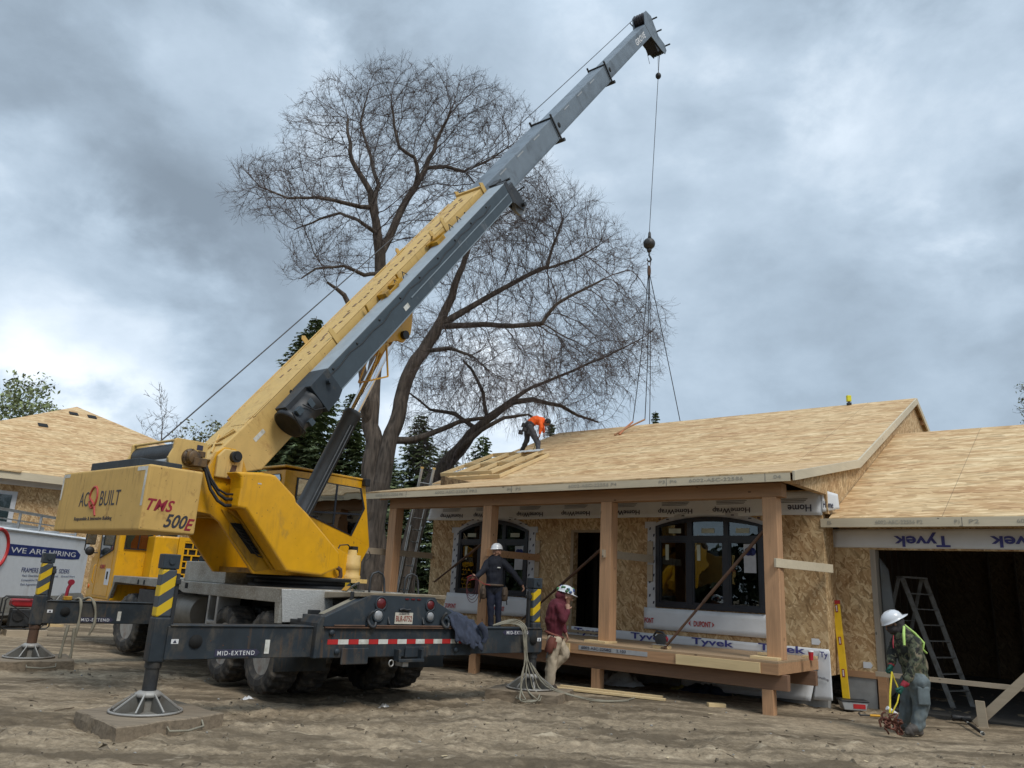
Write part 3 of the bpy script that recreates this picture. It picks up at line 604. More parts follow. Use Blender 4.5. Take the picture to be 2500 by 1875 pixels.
m.prism([(9.841, 7.117), (15.5, 4.717), (15.5, 4.56), (9.841, 6.95)], 'x', .601, .64); m.build('rake_fascia', wood('rake_wood', (.56, .49, .36), 'y', contrast=.14), house, bevel=.003)
m = hm(); m.prism([(-.34, 3.652), (3.55, 4.447), (3.55, 4.30), (-.34, 3.50)], 'x', -9.44, -9.405); m.prism([(3.56, 4.447), (9.84, 7.117), (9.84, 6.97), (3.56, 4.30)], 'x', -11.04, -11.005); m.box(-11, -9.4, 3.53, 3.56, 4.28, 4.42); m.build('rake_fascia', wood('rake_wood_b', (.56, .49, .36), 'y', contrast=.14), house)
m = hm()
for yy, zz in ((10.6, 6.55), (11.5, 6.18), (12.4, 5.80)): m.box(.52, .60, yy, yy+.05, zz, zz+.12)
m.build('lookout', M['fir_x'], house)
gr = [(1.66, 3.12), (7.45, 5.70), (13.2, 3.13)]
m = hm(); m.prism(gr+[(y, z-.03) for y, z in gr[::-1]], 'x', .54, 9.4)
m.build('garage_roof', osb('osb_garage_roof', 'xy', True, seams=[('x', 2.44*2, -.18+2.44*2-2.3+.18), ('y', 1.22*2, .9)], tone=1.02), house)
m = hm(); m.box(.40, 9.4, 1.63, 1.668, 2.955, 3.105); m.build('garage_fascia', M['fascia'], house, bevel=.003)
m = hm(); m.box(.56, 9.3, 1.67, GY-.01, 2.99, 3.03); m.build('garage_soffit', M['osb_wall'], house)
fas = [o for o in house.children if o.name.startswith('eave_fascia')][0]; gfa = [o for o in house.children if o.name.startswith('garage_fascia')][0]
M['pencil'] = mat('pencil_mark', (.36, .33, .27), .7)
for x, w, s in ((-9.0, .9, '6002-ASC-2256 P6'), (-7.1, 1.2, '6002-ASC-22556 PR2'), (-3.62, 1.05, '6002-ASC-22556 P4'), (-5.1, .34, 'P4  P5'), (-1.72, .34, 'P3  P4'), (-1.15, .95, '6002-ASC-22586'), (.30, .12, '04')):
    text(s, fas, H@tr(x, -.342, 3.545), w, .055, M['pencil'])
for x in (-8.0, -5.0, -1.58, .16): q = hm(); q.box(x, x+.006, -.3425, -.341, 3.50, 3.635); q.build('joint', M['ink'], fas)
for x, w, s in ((.52, .07, 'B'), (1.30, .72, '6002-ASC-22556 P2'), (2.48, .07, 'P1'), (2.68, .14, 'P2'), (3.32, .72, '6002-ASC-22586')):
    text(s, gfa, H@tr(x, 1.628, 3.005), w, .06, M['pencil'])
q = hm(); q.box(2.58, 2.586, 1.6275, 1.629, 2.96, 3.10); q.build('joint', M['ink'], gfa)
# plastic hanging inside the garage jamb
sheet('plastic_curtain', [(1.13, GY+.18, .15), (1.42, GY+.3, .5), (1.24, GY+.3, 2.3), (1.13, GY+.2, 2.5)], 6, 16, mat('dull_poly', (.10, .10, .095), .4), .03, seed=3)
# ================================================================== mobile crane
crane = empty('mobile_crane', T, 'yellow and grey truck mounted telescopic crane standing on extended outriggers', 'crane')
def cm(F=T): return MB(F)
def part(mb, name, mt, parent=None, bevel=.006, label=None, seg=2): return mb.build(name, M[mt] if isinstance(mt, str) else mt, parent or crane, bevel=bevel, label=label, seg=seg)
# ---- wheels
def wheel(x, y, side, steer=0, dual=False):
    """side -1: left of the carrier. outer face towards side."""
    R = .56; F = T@tr(x, y, R+.06)@rotz(steer)
    def tyre(cx):
        mb = MB(F); n = 48*2; w = .21
        prof = [(-w*.72, .30), (-w*.98, .36), (-w, .44), (-w*.93, .505), (-w*.78, R-.012), (-w*.3, R), (w*.3, R), (w*.78, R-.012), (w*.93, .505), (w, .44), (w*.98, .36), (w*.72, .30)]
        vs = []; m = len(prof)
        for k in range(n):
            a = 2*pi*k/n
            for j, (h, r) in enumerate(prof):
                if j in (3, 4, 5): r -= .022 if (k//2) % 2 else 0
                if j in (6, 7, 8): r -= .022 if ((k+2)//2) % 2 else 0
                vs.append((cx+h, r*cos(a), r*sin(a)))
        fs = [(k*m+j, k*m+j+1, ((k+1) % n)*m+j+1, ((k+1) % n)*m+j) for k in range(n) for j in range(m-1)]
        mb.add(vs, fs, False); return mb
    mb = tyre(0)
    wo = mb.build('wheel', M['tyre'], crane, F=F)
    rim = MB(F); s = side
    rim.lathe([(.30, s*.15), (.315, s*.16), (.29, s*.13), (.26, s*.02), (.24, -s*.02), (.10, -s*.0), (.10, s*.10), (.07, s*.13), (0, s*.13)] , (0, 0, 0), 'x', 32)
    rim.lathe([(.30, -s*.15), (.28, -s*.12), (0.0, -s*.10)], (0, 0, 0), 'x', 24)
    for k in range(8): a = k*pi/4; rim.lathe([(.018, 0), (.018, s*.03), (0, s*.03)], (-s*.0+s*.0, .17*cos(a), .17*sin(a)), 'x', 6)
    rim.build('rim', M['rim'], wo, F=F)
    if dual: tyre(-side*.47).build('inner_tyre', M['tyre'], wo, F=F)
M['tyre'] = mat('tyre_rubber', (.028, .027, .026), .8, dirt=(.16, .135, .105), da=.30, ds=5, var=.3)
M['rim'] = mat('rim_paint', (.38, .37, .34), .6, .1, dirt=(.2, .125, .1), da=.35, ds=6)
for y in (1.32, 2.72):
    wheel(-1.04, y, -1, dual=True); wheel(1.04, y, 1, dual=True)
wheel(-1.06, 7.42, -1, steer=8); wheel(1.06, 7.42, 1, steer=8)
# ---- chassis and deck
m = cm(); m.box(-.45, .45, .3, 10.2, .62, 1.30); m.box(-.95, .95, 3.5, 6.9, .75, 1.30); part(m, 'chassis_frame', 'dark')
m = cm()
for y in (1.32, 2.72, 7.42): m.tube([(-1.0, y, .62), (-.25, y, .62), (-.16, y, .62), (.16, y, .62), (.25, y, .62), (1.0, y, .62)], [.07, .09, .2, .2, .09, .07], 12)
part(m, 'axle', 'dark', bevel=0)
m = cm(); m.prism([(.82, 1.30), (.82, 1.485), (5.22, 1.485), (5.22, 1.34), (4.7, 1.34), (4.5, 1.30)], 'x', -1.27, 1.27); part(m, 'deck', 'tread')
m = cm(); m.prism([(5.28, 1.34), (5.28, 1.49), (8.62, 1.49), (8.62, 1.31), (8.52, 1.31), (8.46, 1.36)], 'x', -1.27, 1.27); m.prism([(8.46, 1.36), (8.56, 1.36), (8.80, .98), (8.70, .98)], 'x', -1.27, -1.20); part(m, 'front_deck', 'tread')
m = cm(); m.prism([(.82, 1.478), (.82, 1.03), (.93, 1.03), (.98, 1.30), (1.02, 1.478)], 'x', -1.268, -1.20); part(m, 'mudguard_edge', 'tread')
q = [tuple(fp(T, *p, .815)) for p in ((687, 1438), (812, 1441), (812, 1487), (744, 1519), (688, 1519))]
m = cm(); m.prism([(a[0], a[2]) for a in q], 'y', .80, .818); part(m, 'mudguard', 'tread_clean', label='bright checker plate rear mudguard')
m = cm(); m.prism([(-a[0], a[2]) for a in q], 'y', .80, .818); part(m, 'mudguard', 'tread_clean')
m = cm(); m.box(-1.0, .95, 3.45, 5.3, 1.487, 1.83); part(m, 'deck_box', 'tread', bevel=.01)
m = cm(); m.box(-1.262, -.9, 2.95, 3.02, .55, 1.3); m.box(-1.262, -.9, 3.3, 3.36, .55, 1.3); m.box(-1.262, -1.2, 3.02, 3.3, .88, .93); m.box(-1.262, -1.2, 3.02, 3.3, .60, .65); part(m, 'access_step', 'alu')
m = cm()
for xx in (-.5, .0): pass
m.lathe([(.26, 0), (.28, .03), (.28, .55), (.30, .58), (.28, .61), (.28, 1.15), (.26, 1.18)], (-.95, 4.2, .98), 'y', 24); part(m, 'air_tank', mat('tank_metal', (.24, .22, .19), .5, .3), bevel=0)
m = cm(); m.box(-1.24, -.55, 5.9, 6.9, .7, 1.28); part(m, 'battery_box', 'dark')
m = cm(); m.box(-1.272, -1.262, 4.30, 4.44, 1.37, 1.46); part(m, 'deck_slot', 'void', bevel=0)
for y in (6.60, 6.95):
    m = cm(); m.prism([(y-.05, 1.36), (y+.05, 1.36), (y+.05, 1.42), (y+.03, 1.45), (y-.03, 1.45), (y-.05, 1.42)], 'x', -1.273, -1.262); part(m, 'deck_slot', 'void', bevel=0)
# wooden rear top and hoops
m = cm(); m.prism([(-.16, 1.44), (-.18, 1.50), (.84, 1.47), (.84, 1.38)], 'x', -.62, .80); part(m, 'rear_deck_plate', mat('plate_dusty', (.30, .25, .18), .8, var=.25), bevel=.01)
for x in (-.27, .30):
    m = cm(); m.tube([(x-.11, .02, 1.46), (x-.11, .02, 1.68), (x-.08, .02, 1.745), (x, .02, 1.775), (x+.08, .02, 1.745), (x+.11, .02, 1.68), (x+.115, -.02, 1.46), (x+.115, -.20, 1.10)], .016, 8); part(m, 'grab_hoop', 'dark', bevel=0)
# ---- outriggers
def outrigger(y, ye, name_far=False):
    """beams to both sides with jack, float and foot at y"""
    for s in (-1, 1):
        x1 = 3.02 if s < 0 else 2.80
        m = cm(); m.box(s*.4, s*x1, ye-.13, ye+.13, .69, 1.05); m.box(s*1.0, s*(x1-.02), ye-.15, ye+.15, 1.046, 1.062)
        b = part(m, 'outrigger_beam', 'grey_mud', bevel=.01)
        xf = s*(x1+.06) if s < 0 else x1-.09
        m = cm(); m.box(xf-.09, xf+.09, ye-.10, ye+.10, .66, 1.14); j = part(m, 'jack_housing', 'grey_mud', b, bevel=.02)
        m = cm(); m.box(xf-.082, xf+.082, ye-.082, ye+.082, 1.14, 1.665); part(m, 'hazard_sleeve', 'hazard', b, bevel=.02)
        m = cm(); m.box(xf-.092, xf+.092, ye-.092, ye+.092, 1.665, 1.83); m.tube([(xf, ye-.11, 1.75), (xf, ye-.09, 1.75)], .035, 8); part(m, 'jack_cap', 'grey', b, bevel=.012)
        m = cm(); m.box(xf+s*-.14, xf+s*-.095, ye-.03, ye+.03, 1.05, 1.62); m.box(xf+s*-.15, xf+s*-.09, ye-.05, ye+.05, 1.50, 1.56); part(m, 'lock_bar', 'dark', b)
        m = cm(); m.tube([(xf, ye, .33), (xf, ye, .68)], .075, 16); m.tube([(xf, ye, .60), (xf, ye, .70)], .088, 16); part(m, 'jack_ram', 'rust' if y > 2 and s < 0 else 'dark', b, bevel=0)
        m = cm(); fz = .14
        m.lathe([(.355, 0), (.36, .012), (.10, .02), (.10, .2)], (xf, ye, fz), 'z', 28)
        for k in range(8):
            a = k*pi/4+.2; c, sn = cos(a), sin(a); m.prism([(.10, .018), (.35, .018), (.35, .030), (.12, .195), (.10, .195)], 'y', -.005, .005); nv = 10
            for q in range(nv): v = m.v[-nv+q]; m.v[-nv+q] = (xf+v[0]*c-v[1]*sn, ye+v[0]*sn+v[1]*c, fz+v[2])
        fp_ = part(m, 'float_pad', mat('float_web', (.15, .145, .13), .7, .2, dirt=(.1, .08, .06), da=.3, ds=9), b, bevel=0)
        m = cm(); m.lathe([(.13, .16), (.14, .17), (.14, .20), (.10, .225), (0, .225)], (xf, ye, fz), 'z', 20)
        for k in range(8):
            a = k*pi/4+.2; c, sn = cos(a), sin(a); p0 = (xf+.12*c, ye+.12*sn, fz+.205); p1 = (xf+.36*c, ye+.36*sn, fz+.04)
            m.bar(p0, p1, .016, .014)
        m.tube([(xf+.37*cos(a), ye+.37*sin(a), fz+.02) for a in [k*2*pi/32 for k in range(33)]], .014, 6)
        part(m, 'float_ribs', 'alu_cast', fp_, bevel=0)
        yf = ye-.131
        m = cm(); m.lathe([(0, -.003), (.075, -.003), (.075, 0)], ((-2.70 if s < 0 else 2.60), yf-.012, .885), 'y', 24); part(m, 'lock_hole', 'void', b, bevel=0)
        m = cm(); xs_ = -2.93 if s < 0 else 2.73; m.box(xs_-.04, xs_+.04, yf-.004, yf, .86, .91); t_ = part(m, 'warning_sticker', 'white', b, bevel=0)
        m = cm(); m.prism([(xs_-.02, .87), (xs_+.02, .87), (xs_, .905)], 'y', yf-.007, yf-.004); part(m, 'symbol', 'ink', t_, bevel=0)
        # MID-EXTEND plate with an arrow end
        a = s*2.46 if s < 0 else 2.00; w = .50
        if s < 0: pts = [(a, .715), (a+w, .715), (a+w+.05, .755), (a+w, .795), (a, .795)]
        else: pts = [(a, .955), (a+w, .955), (a+w, 1.025), (a, 1.025), (a-.05, .99)]
        m = cm(); m.prism(pts, 'y', yf-.004, yf); pl = part(m, 'lettered_plate', 'ink', b, bevel=0)
        zz = .73 if s < 0 else .965
        text('MID-EXTEND', pl, T@tr(a+.03, yf-.005, zz), w-.05, .048, M['white'], bold=.002, spacing=1.25)
        if s < 0: m = cm(); m.box(-1.86, -1.80, yf-.004, yf, .74, .90); part(m, 'reflector', 'tape', b, bevel=0)
outrigger(0, 0); outrigger(6.1, 5.98)
# ---- rear end
m = cm(); m.box(-1.22, 1.30, -.20, .22, .68, 1.055); m.prism([(-1.25, .68), (-1.20, .68), (-1.14, 1.19), (-1.19, 1.19), (-1.24, 1.10)], 'y', -.23, .24); part(m, 'outrigger_box', 'grey_mud', bevel=.012)
m = cm(); m.prism([(-1.15, 1.058), (-1.14, 1.17), (-.46, 1.475), (.60, 1.475), (.66, 1.40), (1.24, 1.12), (1.26, 1.058)], 'y', -.17, -.02); part(m, 'rear_panel', 'grey', bevel=.01)
m = cm(); m.box(-1.13, 1.25, -.235, -.20, 1.045, 1.060); m.tube([(-1.0, -.22, 1.075), (-.55, -.22, 1.075)], .012, 8); m.tube([(-.5, -.22, 1.075), (1.2, -.22, 1.075)], .012, 8); part(m, 'ledge', 'rust', bevel=0)
for i in range(15):
    m = cm(); a = -1.06+i*.151; m.box(a, a+.150, -.2045, -.2, .845, .905); part(m, 'tape_strip', 'red' if i % 2 == 0 else 'tape', bevel=0)
for x, z, r, mt in ((-.30, 1.36, .075, 'red_lens'), (.52, 1.36, .065, 'red_lens'), (-.33, 1.21, .068, 'white_lens'), (.53, 1.21, .06, 'white_lens')):
    m = cm(); m.lathe([(r+.022, 0), (r+.022, -.02), (r, -.022), (r, -.012)], (x, -.172, z), 'y', 24); l = part(m, 'lamp', 'grey', bevel=0)
    m = cm(); m.lathe([(r, -.010), (r*.8, -.026), (0, -.032)], (x, -.172, z), 'y', 24); part(m, 'lens', mt, l, bevel=0)
for x in (.12, .22, .32): m = cm(); m.box(x-.03, x+.03, -.18, -.17, 1.42, 1.44); part(m, 'marker_lamp', 'red_lens', bevel=.002)
m = cm(); m.box(-.06, .235, -.182, -.174, 1.10, 1.25); lp = part(m, 'licence_plate', mat('plate_cream', (.50, .47, .40), .5, dirt=(.3, .25, .18), da=.1, ds=10), bevel=.003)
text('BLR-0752', lp, T@tr(-.045, -.184, 1.135), .265, .075, mat('plate_red', (.25, .08, .06), .5), bold=.012); text('ALBERTA', lp, T@tr(.0, -.184, 1.225), .17, .018, M['ink'])
m = cm(); m.tube([(.0, -.19, 1.285), (.05, -.2, 1.30), (.11, -.19, 1.285), (.17, -.2, 1.29)], .018, 8); part(m, 'plate_lamp', 'dark', bevel=0)
for x in (-.44, .78):
    m = cm(); m.tube([(x+.06*cos(a)*1.0, -.20-.05*abs(sin(a)), 1.16+.10*sin(a)*1.0) for a in [radians(d) for d in range(100, 350, 18)]], .022, 8); part(m, 'tow_hook', 'dark', bevel=0)
m = cm(); m.tube([(.80+.055*cos(a), -.19, 1.13+.055*sin(a)) for a in [k*pi/8 for k in range(17)]], .022, 8); part(m, 'tow_eye', 'grey', bevel=0)
for x0, x1, z0, z1 in ((-.86, -.46, .60, .80), (.12, .50, .67, .81)):
    m = cm(); m.box(x0, x1, -.235, -.215, z0, z1); part(m, 'bumper_plate', 'grey_mud', bevel=.015)
m = cm(); m.box(-.04, -.0, -.32, -.2, .63, .78); m.box(.33, .37, -.32, -.2, .63, .78); m.box(-.04, .37, -.34, -.28, .62, .66); part(m, 'step', 'grey_mud', bevel=.006)
for x in (-1.02, -.92, 1.0): m = cm(); m.lathe([(.035, 0), (.035, -.03), (0, -.03)], (x, -.2, .76 if abs(x) < 1.01 else .99), 'y', 12); part(m, 'pin', 'grey', bevel=0)
m = cm(); m.tube([(-.08+.035*cos(a), -.21, .60+.04*sin(a)) for a in [k*pi/8 for k in range(17)]], .010, 6); m.box(.06, .15, -.28, -.1, .56, .64); part(m, 'hitch', 'alu', bevel=0)
for s in (-1, 1):
    m = cm(); m.box(s*.62, s*1.38, .55, .57, .44, .70); part(m, 'mud_flap', 'grey_mud', bevel=.02)
m = cm()
for i in range(3): m.box(-1.10+i*.07, -.80, .25+i*.14, .60, 1.06+i*.055, 1.12+i*.055)
m.box(-1.1, -.7, .25, .8, .68, 1.1); part(m, 'stepped_bracket', 'dark')
m = cm(); m.bar((-1.05, .05, 1.20), (-.45, .05, 1.475), .14, .012); m.bar((-.52, .02, 1.49), (.55, -.1, 1.50), .12, .01); part(m, 'tie_strap', 'webbing', bevel=0)
m = cm(); m.box(-.66, -.62, .0, .04, 1.30, 1.50); part(m, 'stake_post', 'dark')
m = cm(); m.bar((-.72, .1, 1.50), (-.50, .1, 1.62), .03, .02); m.bar((-.72, .1, 1.50), (-.66, .1, 1.56), .14, .02); m.bar((-.60, .1, 1.52), (-.42, .1, 1.50), .05, .03); part(m, 'ratchet_buckle', 'chrome', bevel=0)
# ---- carrier cab and engine cover
m = cm(); m.prism([(8.67, .97), (8.67, 2.85), (9.7, 2.9), (9.95, 2.82), (10.30, 1.95), (10.56, 1.84), (10.56, .97)], 'x', -1.27, -.55); cabc = part(m, 'carrier_cab', 'yellow', bevel=.03)
def poly_frame(pts, w):
    c = (sum(p[0] for p in pts)/len(pts), sum(p[1] for p in pts)/len(pts)); return [(c[0]+(a-c[0])*w, c[1]+(b-c[1])*w) for a, b in pts]
def pane(parent, pts, axis, off, th, gl='glass_cab', w=1.06, rim='frame_black'):
    """window of a cab: rubber surround with glass, standing proud of the panel"""
    d = th/abs(th)
    mb = MB(WM[parent.name]); o2 = poly_frame(pts, w); n = len(pts)
    for i in range(n): mb.prism([pts[i], pts[(i+1) % n], o2[(i+1) % n], o2[i]], axis, off, off+th)
    f = mb.build('window', M[rim], parent, bevel=0); mb = MB(WM[parent.name]); mb.prism(pts, axis, off+th*.3, off+th*.6); mb.build('glass', M[gl], f); return f
M['cab_pane'] = mat('cab_pane', (.02, .035, .04), .05, spec=1.0, coat=1)
M['cab_pane'].node_tree.nodes['Principled BSDF'].inputs['Coat Roughness'].default_value = .02
pane(cabc, [(8.98, 2.03), (8.98, 2.78), (9.66, 2.80), (9.97, 2.4), (9.85, 1.86)], 'x', -1.271, -.015, gl='cab_pane')
pane(cabc, [(-1.14, 2.06), (-1.14, 2.75), (-.62, 2.75), (-.62, 2.06)], 'y', 8.655, -.02, gl='glass_clear')
m = cm(); m.box(-.89, -.87, 8.630, 8.645, 2.06, 2.75); part(m, 'window_bar', 'frame_black', cabc, bevel=0)
m = cm(); m.box(-1.14, -.62, 8.664, 8.668, 2.05, 2.76); part(m, 'cab_interior', mat('interior_grey', (.13, .16, .16), .8), cabc, bevel=0)
m = cm(); m.prism([(-1.02, 2.06), (-.70, 2.06), (-.66, 2.2), (-.72, 2.36), (-.82, 2.42), (-.96, 2.34), (-1.03, 2.18)], 'y', 8.656, 8.663); part(m, 'seat_back', mat('orange_seat', (.80, .10, .02), .8), cabc, bevel=0)
m = cm()
for a, b in (((8.90, 1.05), (8.90, 2.84)), ((9.98, 1.05), (9.98, 2.3))): m.bar((-1.272, a[0], a[1]), (-1.272, b[0], b[1]), .012, .01)
m.bar((-1.272, 8.90, 1.05), (-1.272, 9.98, 1.05), .01, .01); part(m, 'door_seam', 'yellow_dark', cabc, bevel=0)
m = cm(); m.tube([(-1.30, 9.98, 1.30), (-1.33, 9.98, 1.34), (-1.33, 9.98, 1.66), (-1.30, 9.98, 1.70)], .012, 6); part(m, 'grab_handle', 'yellow', cabc, bevel=0)
m = cm(); m.box(-1.29, -1.27, 9.05, 9.12, 1.40, 1.56); part(m, 'door_handle', 'black', cabc)
m = cm(); m.box(-1.274, -1.2705, 8.92, 9.25, 1.28, 1.62); part(m, 'primer_patch', 'white', cabc, bevel=0)
m = cm(); m.lathe([(0, -.02), (.05, -.01), (.05, 0)], (-1.27, 10.4, 1.22), 'x', 12); part(m, 'side_lamp', mat('amber', (.6, .12, .01), .3), cabc, bevel=0)
text('ACQBUILT', cabc, T@tr(-1.276, 9.75, 1.60)@rotz(-90), .42, .10, M['maroon'], bold=.005)
m = cm(); m.tube([(-1.27, 10.1, 2.55), (-1.52, 10.15, 2.55), (-1.55, 10.15, 2.5), (-1.55, 10.15, 2.0), (-1.50, 10.15, 1.95), (-1.28, 10.1, 1.95)], .014, 6); mi = part(m, 'mirror', 'black', cabc, bevel=0)
m = cm(); m.box(-1.58, -1.36, 10.08, 10.12, 2.12, 2.50); part(m, 'mirror_head', 'black', mi, bevel=.02)
m = cm(); m.box(-1.56, -1.38, 10.072, 10.079, 2.14, 2.48); part(m, 'mirror_glass', 'chrome', mi, bevel=0)
m = cm(); m.sphere((-1.45, 10.10, 1.98), .10, 14, (1, .5, 1)); part(m, 'spot_mirror', 'black', mi, bevel=0)
HY = 8.18
m = cm(); m.box(-.55, 1.27, HY+.04, 10.4, 1.0, 2.36); hood = part(m, 'engine_cover', 'yellow', bevel=.03)
m = cm(); m.box(-.70, -.20, HY, HY+.5, 1.30, 2.34); part(m, 'cover_panel', 'yellow', hood, bevel=.02)
m = cm(); m.box(-.195, 1.25, HY, HY+.03, 2.28, 2.36); m.box(-.195, -.06, HY, HY+.03, 1.5, 2.28); m.box(1.17, 1.25, HY, HY+.03, 1.5, 2.28)
for j in range(6):
    z = 2.26-j*.135; m.box(-.06, 1.17, HY+.004, HY+.03, z-.02, z+.008)
    for i in range(7): x = -.06+((i+1)*.18 if j % 2 == 0 else i*.18+.09); m.box(x-.016, x+.016, HY+.006, HY+.03, z-.135, z)
part(m, 'grille', 'yellow', hood, bevel=.002)
m = cm(); m.box(-.05, 1.16, HY+.034, HY+.039, 1.5, 2.27); part(m, 'grille_opening', 'void', hood, bevel=0)
m = cm(); m.tube([(-.6, 5.4, 1.90), (.2, 5.45, 2.02), (.7, 5.5, 2.10)], .035, 8); m.tube([(-.75, 5.3, 1.87), (-.45, 5.38, 1.92)], .07, 10); part(m, 'stowed_tool', 'grey', bevel=0)
m = cm(); m.box(-.95, -.55, 5.5, 5.9, 1.49, 1.53); m.box(-.4, -.2, 5.5, 5.7, 1.49, 1.56); part(m, 'folded_rag', mat('rag', (.42, .41, .38), .9), bevel=.01)

# ================================================================== upper works (S frame: x right of boom, y forward)
def um(): return MB(S)
m = um(); m.lathe([(.82, 1.487), (.82, 1.53), (.74, 1.535), (.74, 1.60), (.86, 1.605), (.86, 1.66), (0, 1.66)], (0, 0, 0), 'z', 48); ring = m.build('slewing_ring', M['black'], crane)
main = [(-2.72, 3.04), (-2.28, 3.04), (-2.16, 3.36), (-2.04, 3.45), (-1.86, 3.45), (-1.72, 3.34), (-1.60, 3.10), (-1.05, 2.75), (.25, 2.15), (.80, 1.95), (.80, 1.665), (-1.28, 1.665), (-1.95, 2.36), (-2.12, 2.46), (-2.72, 2.50)]
for s in (-1, 1):
    m = um(); m.prism(main, 'x', s*.50, s*.56); part(m, 'turret_plate', 'yellow', bevel=.008)
m = um(); m.prism([(-2.16, 2.99), (-2.16, 3.30), (-2.06, 3.42), (-1.84, 3.42), (-1.74, 3.30), (-1.74, 2.99)], 'x', .561, .62); br = part(m, 'pivot_bracket', 'yellow_old', bevel=.015)
m = um(); m.tube([(.62, -1.90, 3.32), (.69, -1.90, 3.32)], .085, 20); m.tube([(.69, -1.90, 3.32), (.71, -1.90, 3.32)], .05, 6); part(m, 'pivot_pin', 'black', br, bevel=0)
m = um(); m.prism([(-1.98, 2.99), (-1.92, 3.20), (-1.84, 3.20), (-1.86, 2.99)], 'x', .6205, .622); part(m, 'oil_stain', 'rust', br, bevel=0)
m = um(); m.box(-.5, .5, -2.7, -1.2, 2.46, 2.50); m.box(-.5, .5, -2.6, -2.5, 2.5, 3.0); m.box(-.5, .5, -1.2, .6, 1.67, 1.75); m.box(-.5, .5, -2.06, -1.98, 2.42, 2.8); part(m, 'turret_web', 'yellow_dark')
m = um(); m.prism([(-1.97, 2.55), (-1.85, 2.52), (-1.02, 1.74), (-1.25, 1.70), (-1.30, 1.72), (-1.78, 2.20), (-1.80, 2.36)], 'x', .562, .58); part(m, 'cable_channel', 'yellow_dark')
m = um(); m.prism([(-1.80, 2.37), (-1.62, 2.37), (-1.22, 1.95), (-1.38, 1.95)], 'x', .581, .584); rc = part(m, 'cable_recess', 'void', bevel=0)
rs = random.Random(3); m = um()
for k in range(9):
    a = -1.74+k*.05; m.tube([(.59, a+rs.uniform(-.04, .04), 2.33-k*.045), (.62, a+.06, 2.28-k*.045), (.59, a+.14+rs.uniform(0, .05), 2.27-k*.045)], .010, 5)
part(m, 'hose_bundle', 'black', rc, bevel=0)
m = um(); m.prism([(-1.90, 2.545), (-1.60, 2.545), (-.92, 1.75), (-1.02, 1.73), (-1.66, 2.40)], 'x', .60, .66); part(m, 'cover_rib', 'yellow_dark')  # dark yellow rib behind the sloping edge of the side cover
cov = [(-2.08, 3.06), (-1.98, 2.98), (-1.96, 2.84), (-1.97, 2.56), (-1.83, 2.55), (-1.02, 1.735), (-.95, 1.72), (-.36, 1.69), (-.03, 1.82), (-.04, 2.05), (-.36, 2.30), (-.75, 2.60), (-.98, 2.75), (-1.02, 2.83), (-1.41, 3.10), (-1.51, 3.11)]
m = um(); m.prism(cov, 'x', .70, 1.0); cv = part(m, 'side_cover', 'yellow', bevel=.035, seg=3)
# pressed upper ledge of the cover
m = um(); m.prism([(-1.92, 3.09), (-1.50, 3.14), (-1.40, 3.13), (-1.00, 2.86), (-.98, 2.78), (-.35, 2.33), (-.34, 2.20), (-.95, 2.66), (-1.02, 2.69), (-1.43, 2.97), (-1.52, 2.98), (-1.90, 2.97)], 'x', .66, .80); part(m, 'cover_ledge', 'yellow', cv, bevel=.03, seg=3)
m = um(); m.box(1.001, 1.003, -1.70, -1.64, 2.93, 2.95); part(m, 'sticker', 'tape', cv, bevel=0)
# hydraulic motor with hose and drain tube
m = um(); m.lathe([(.17, 1.67), (.17, 1.72), (.145, 1.73), (.145, 1.82), (.15, 1.825), (.15, 1.92), (.145, 1.925), (.145, 2.05), (.08, 2.06), (.07, 2.14), (0, 2.14)], (.52, .62, 0), 'z', 24); hm_ = part(m, 'slewing_motor', 'yellow_old', bevel=0)
m = um(); m.tube([(.52, .62, 2.14), (.52, .5, 2.22), (.5, .35, 2.20), (.5, .28, 2.05)], .012, 6); m.box(.47, .57, .57, .69, 2.1, 2.2); part(m, 'hose', 'black', hm_, bevel=0)
m = um(); m.tube([(.62, .2, 1.85), (.66, .28, 1.80), (.66, .30, 1.70), (.64, .26, 1.60)], .035, 8); part(m, 'drain_pipe', 'rust', hm_, bevel=0)
m = um(); m.box(-.6, .7, .2, .85, 1.60, 1.665); part(m, 'turret_foot', 'yellow_old')
# hoses looping from winch to cover
for k, (dz, dy) in enumerate(((0, 0), (-.07, .03), (-.16, .02))):
    m = um(); m.tube([(.63, -2.50+dy, 3.24+dz*.3), (.68, -2.36, 3.12+dz*.5), (.74, -2.30+dy, 2.95+dz), (.80, -2.20+dy, 2.80+dz), (.84, -2.08, 2.74+dz), (.80, -1.92, 2.76+dz)], .024 if k else .016, 8); part(m, 'hydraulic_hose', 'black', bevel=0)
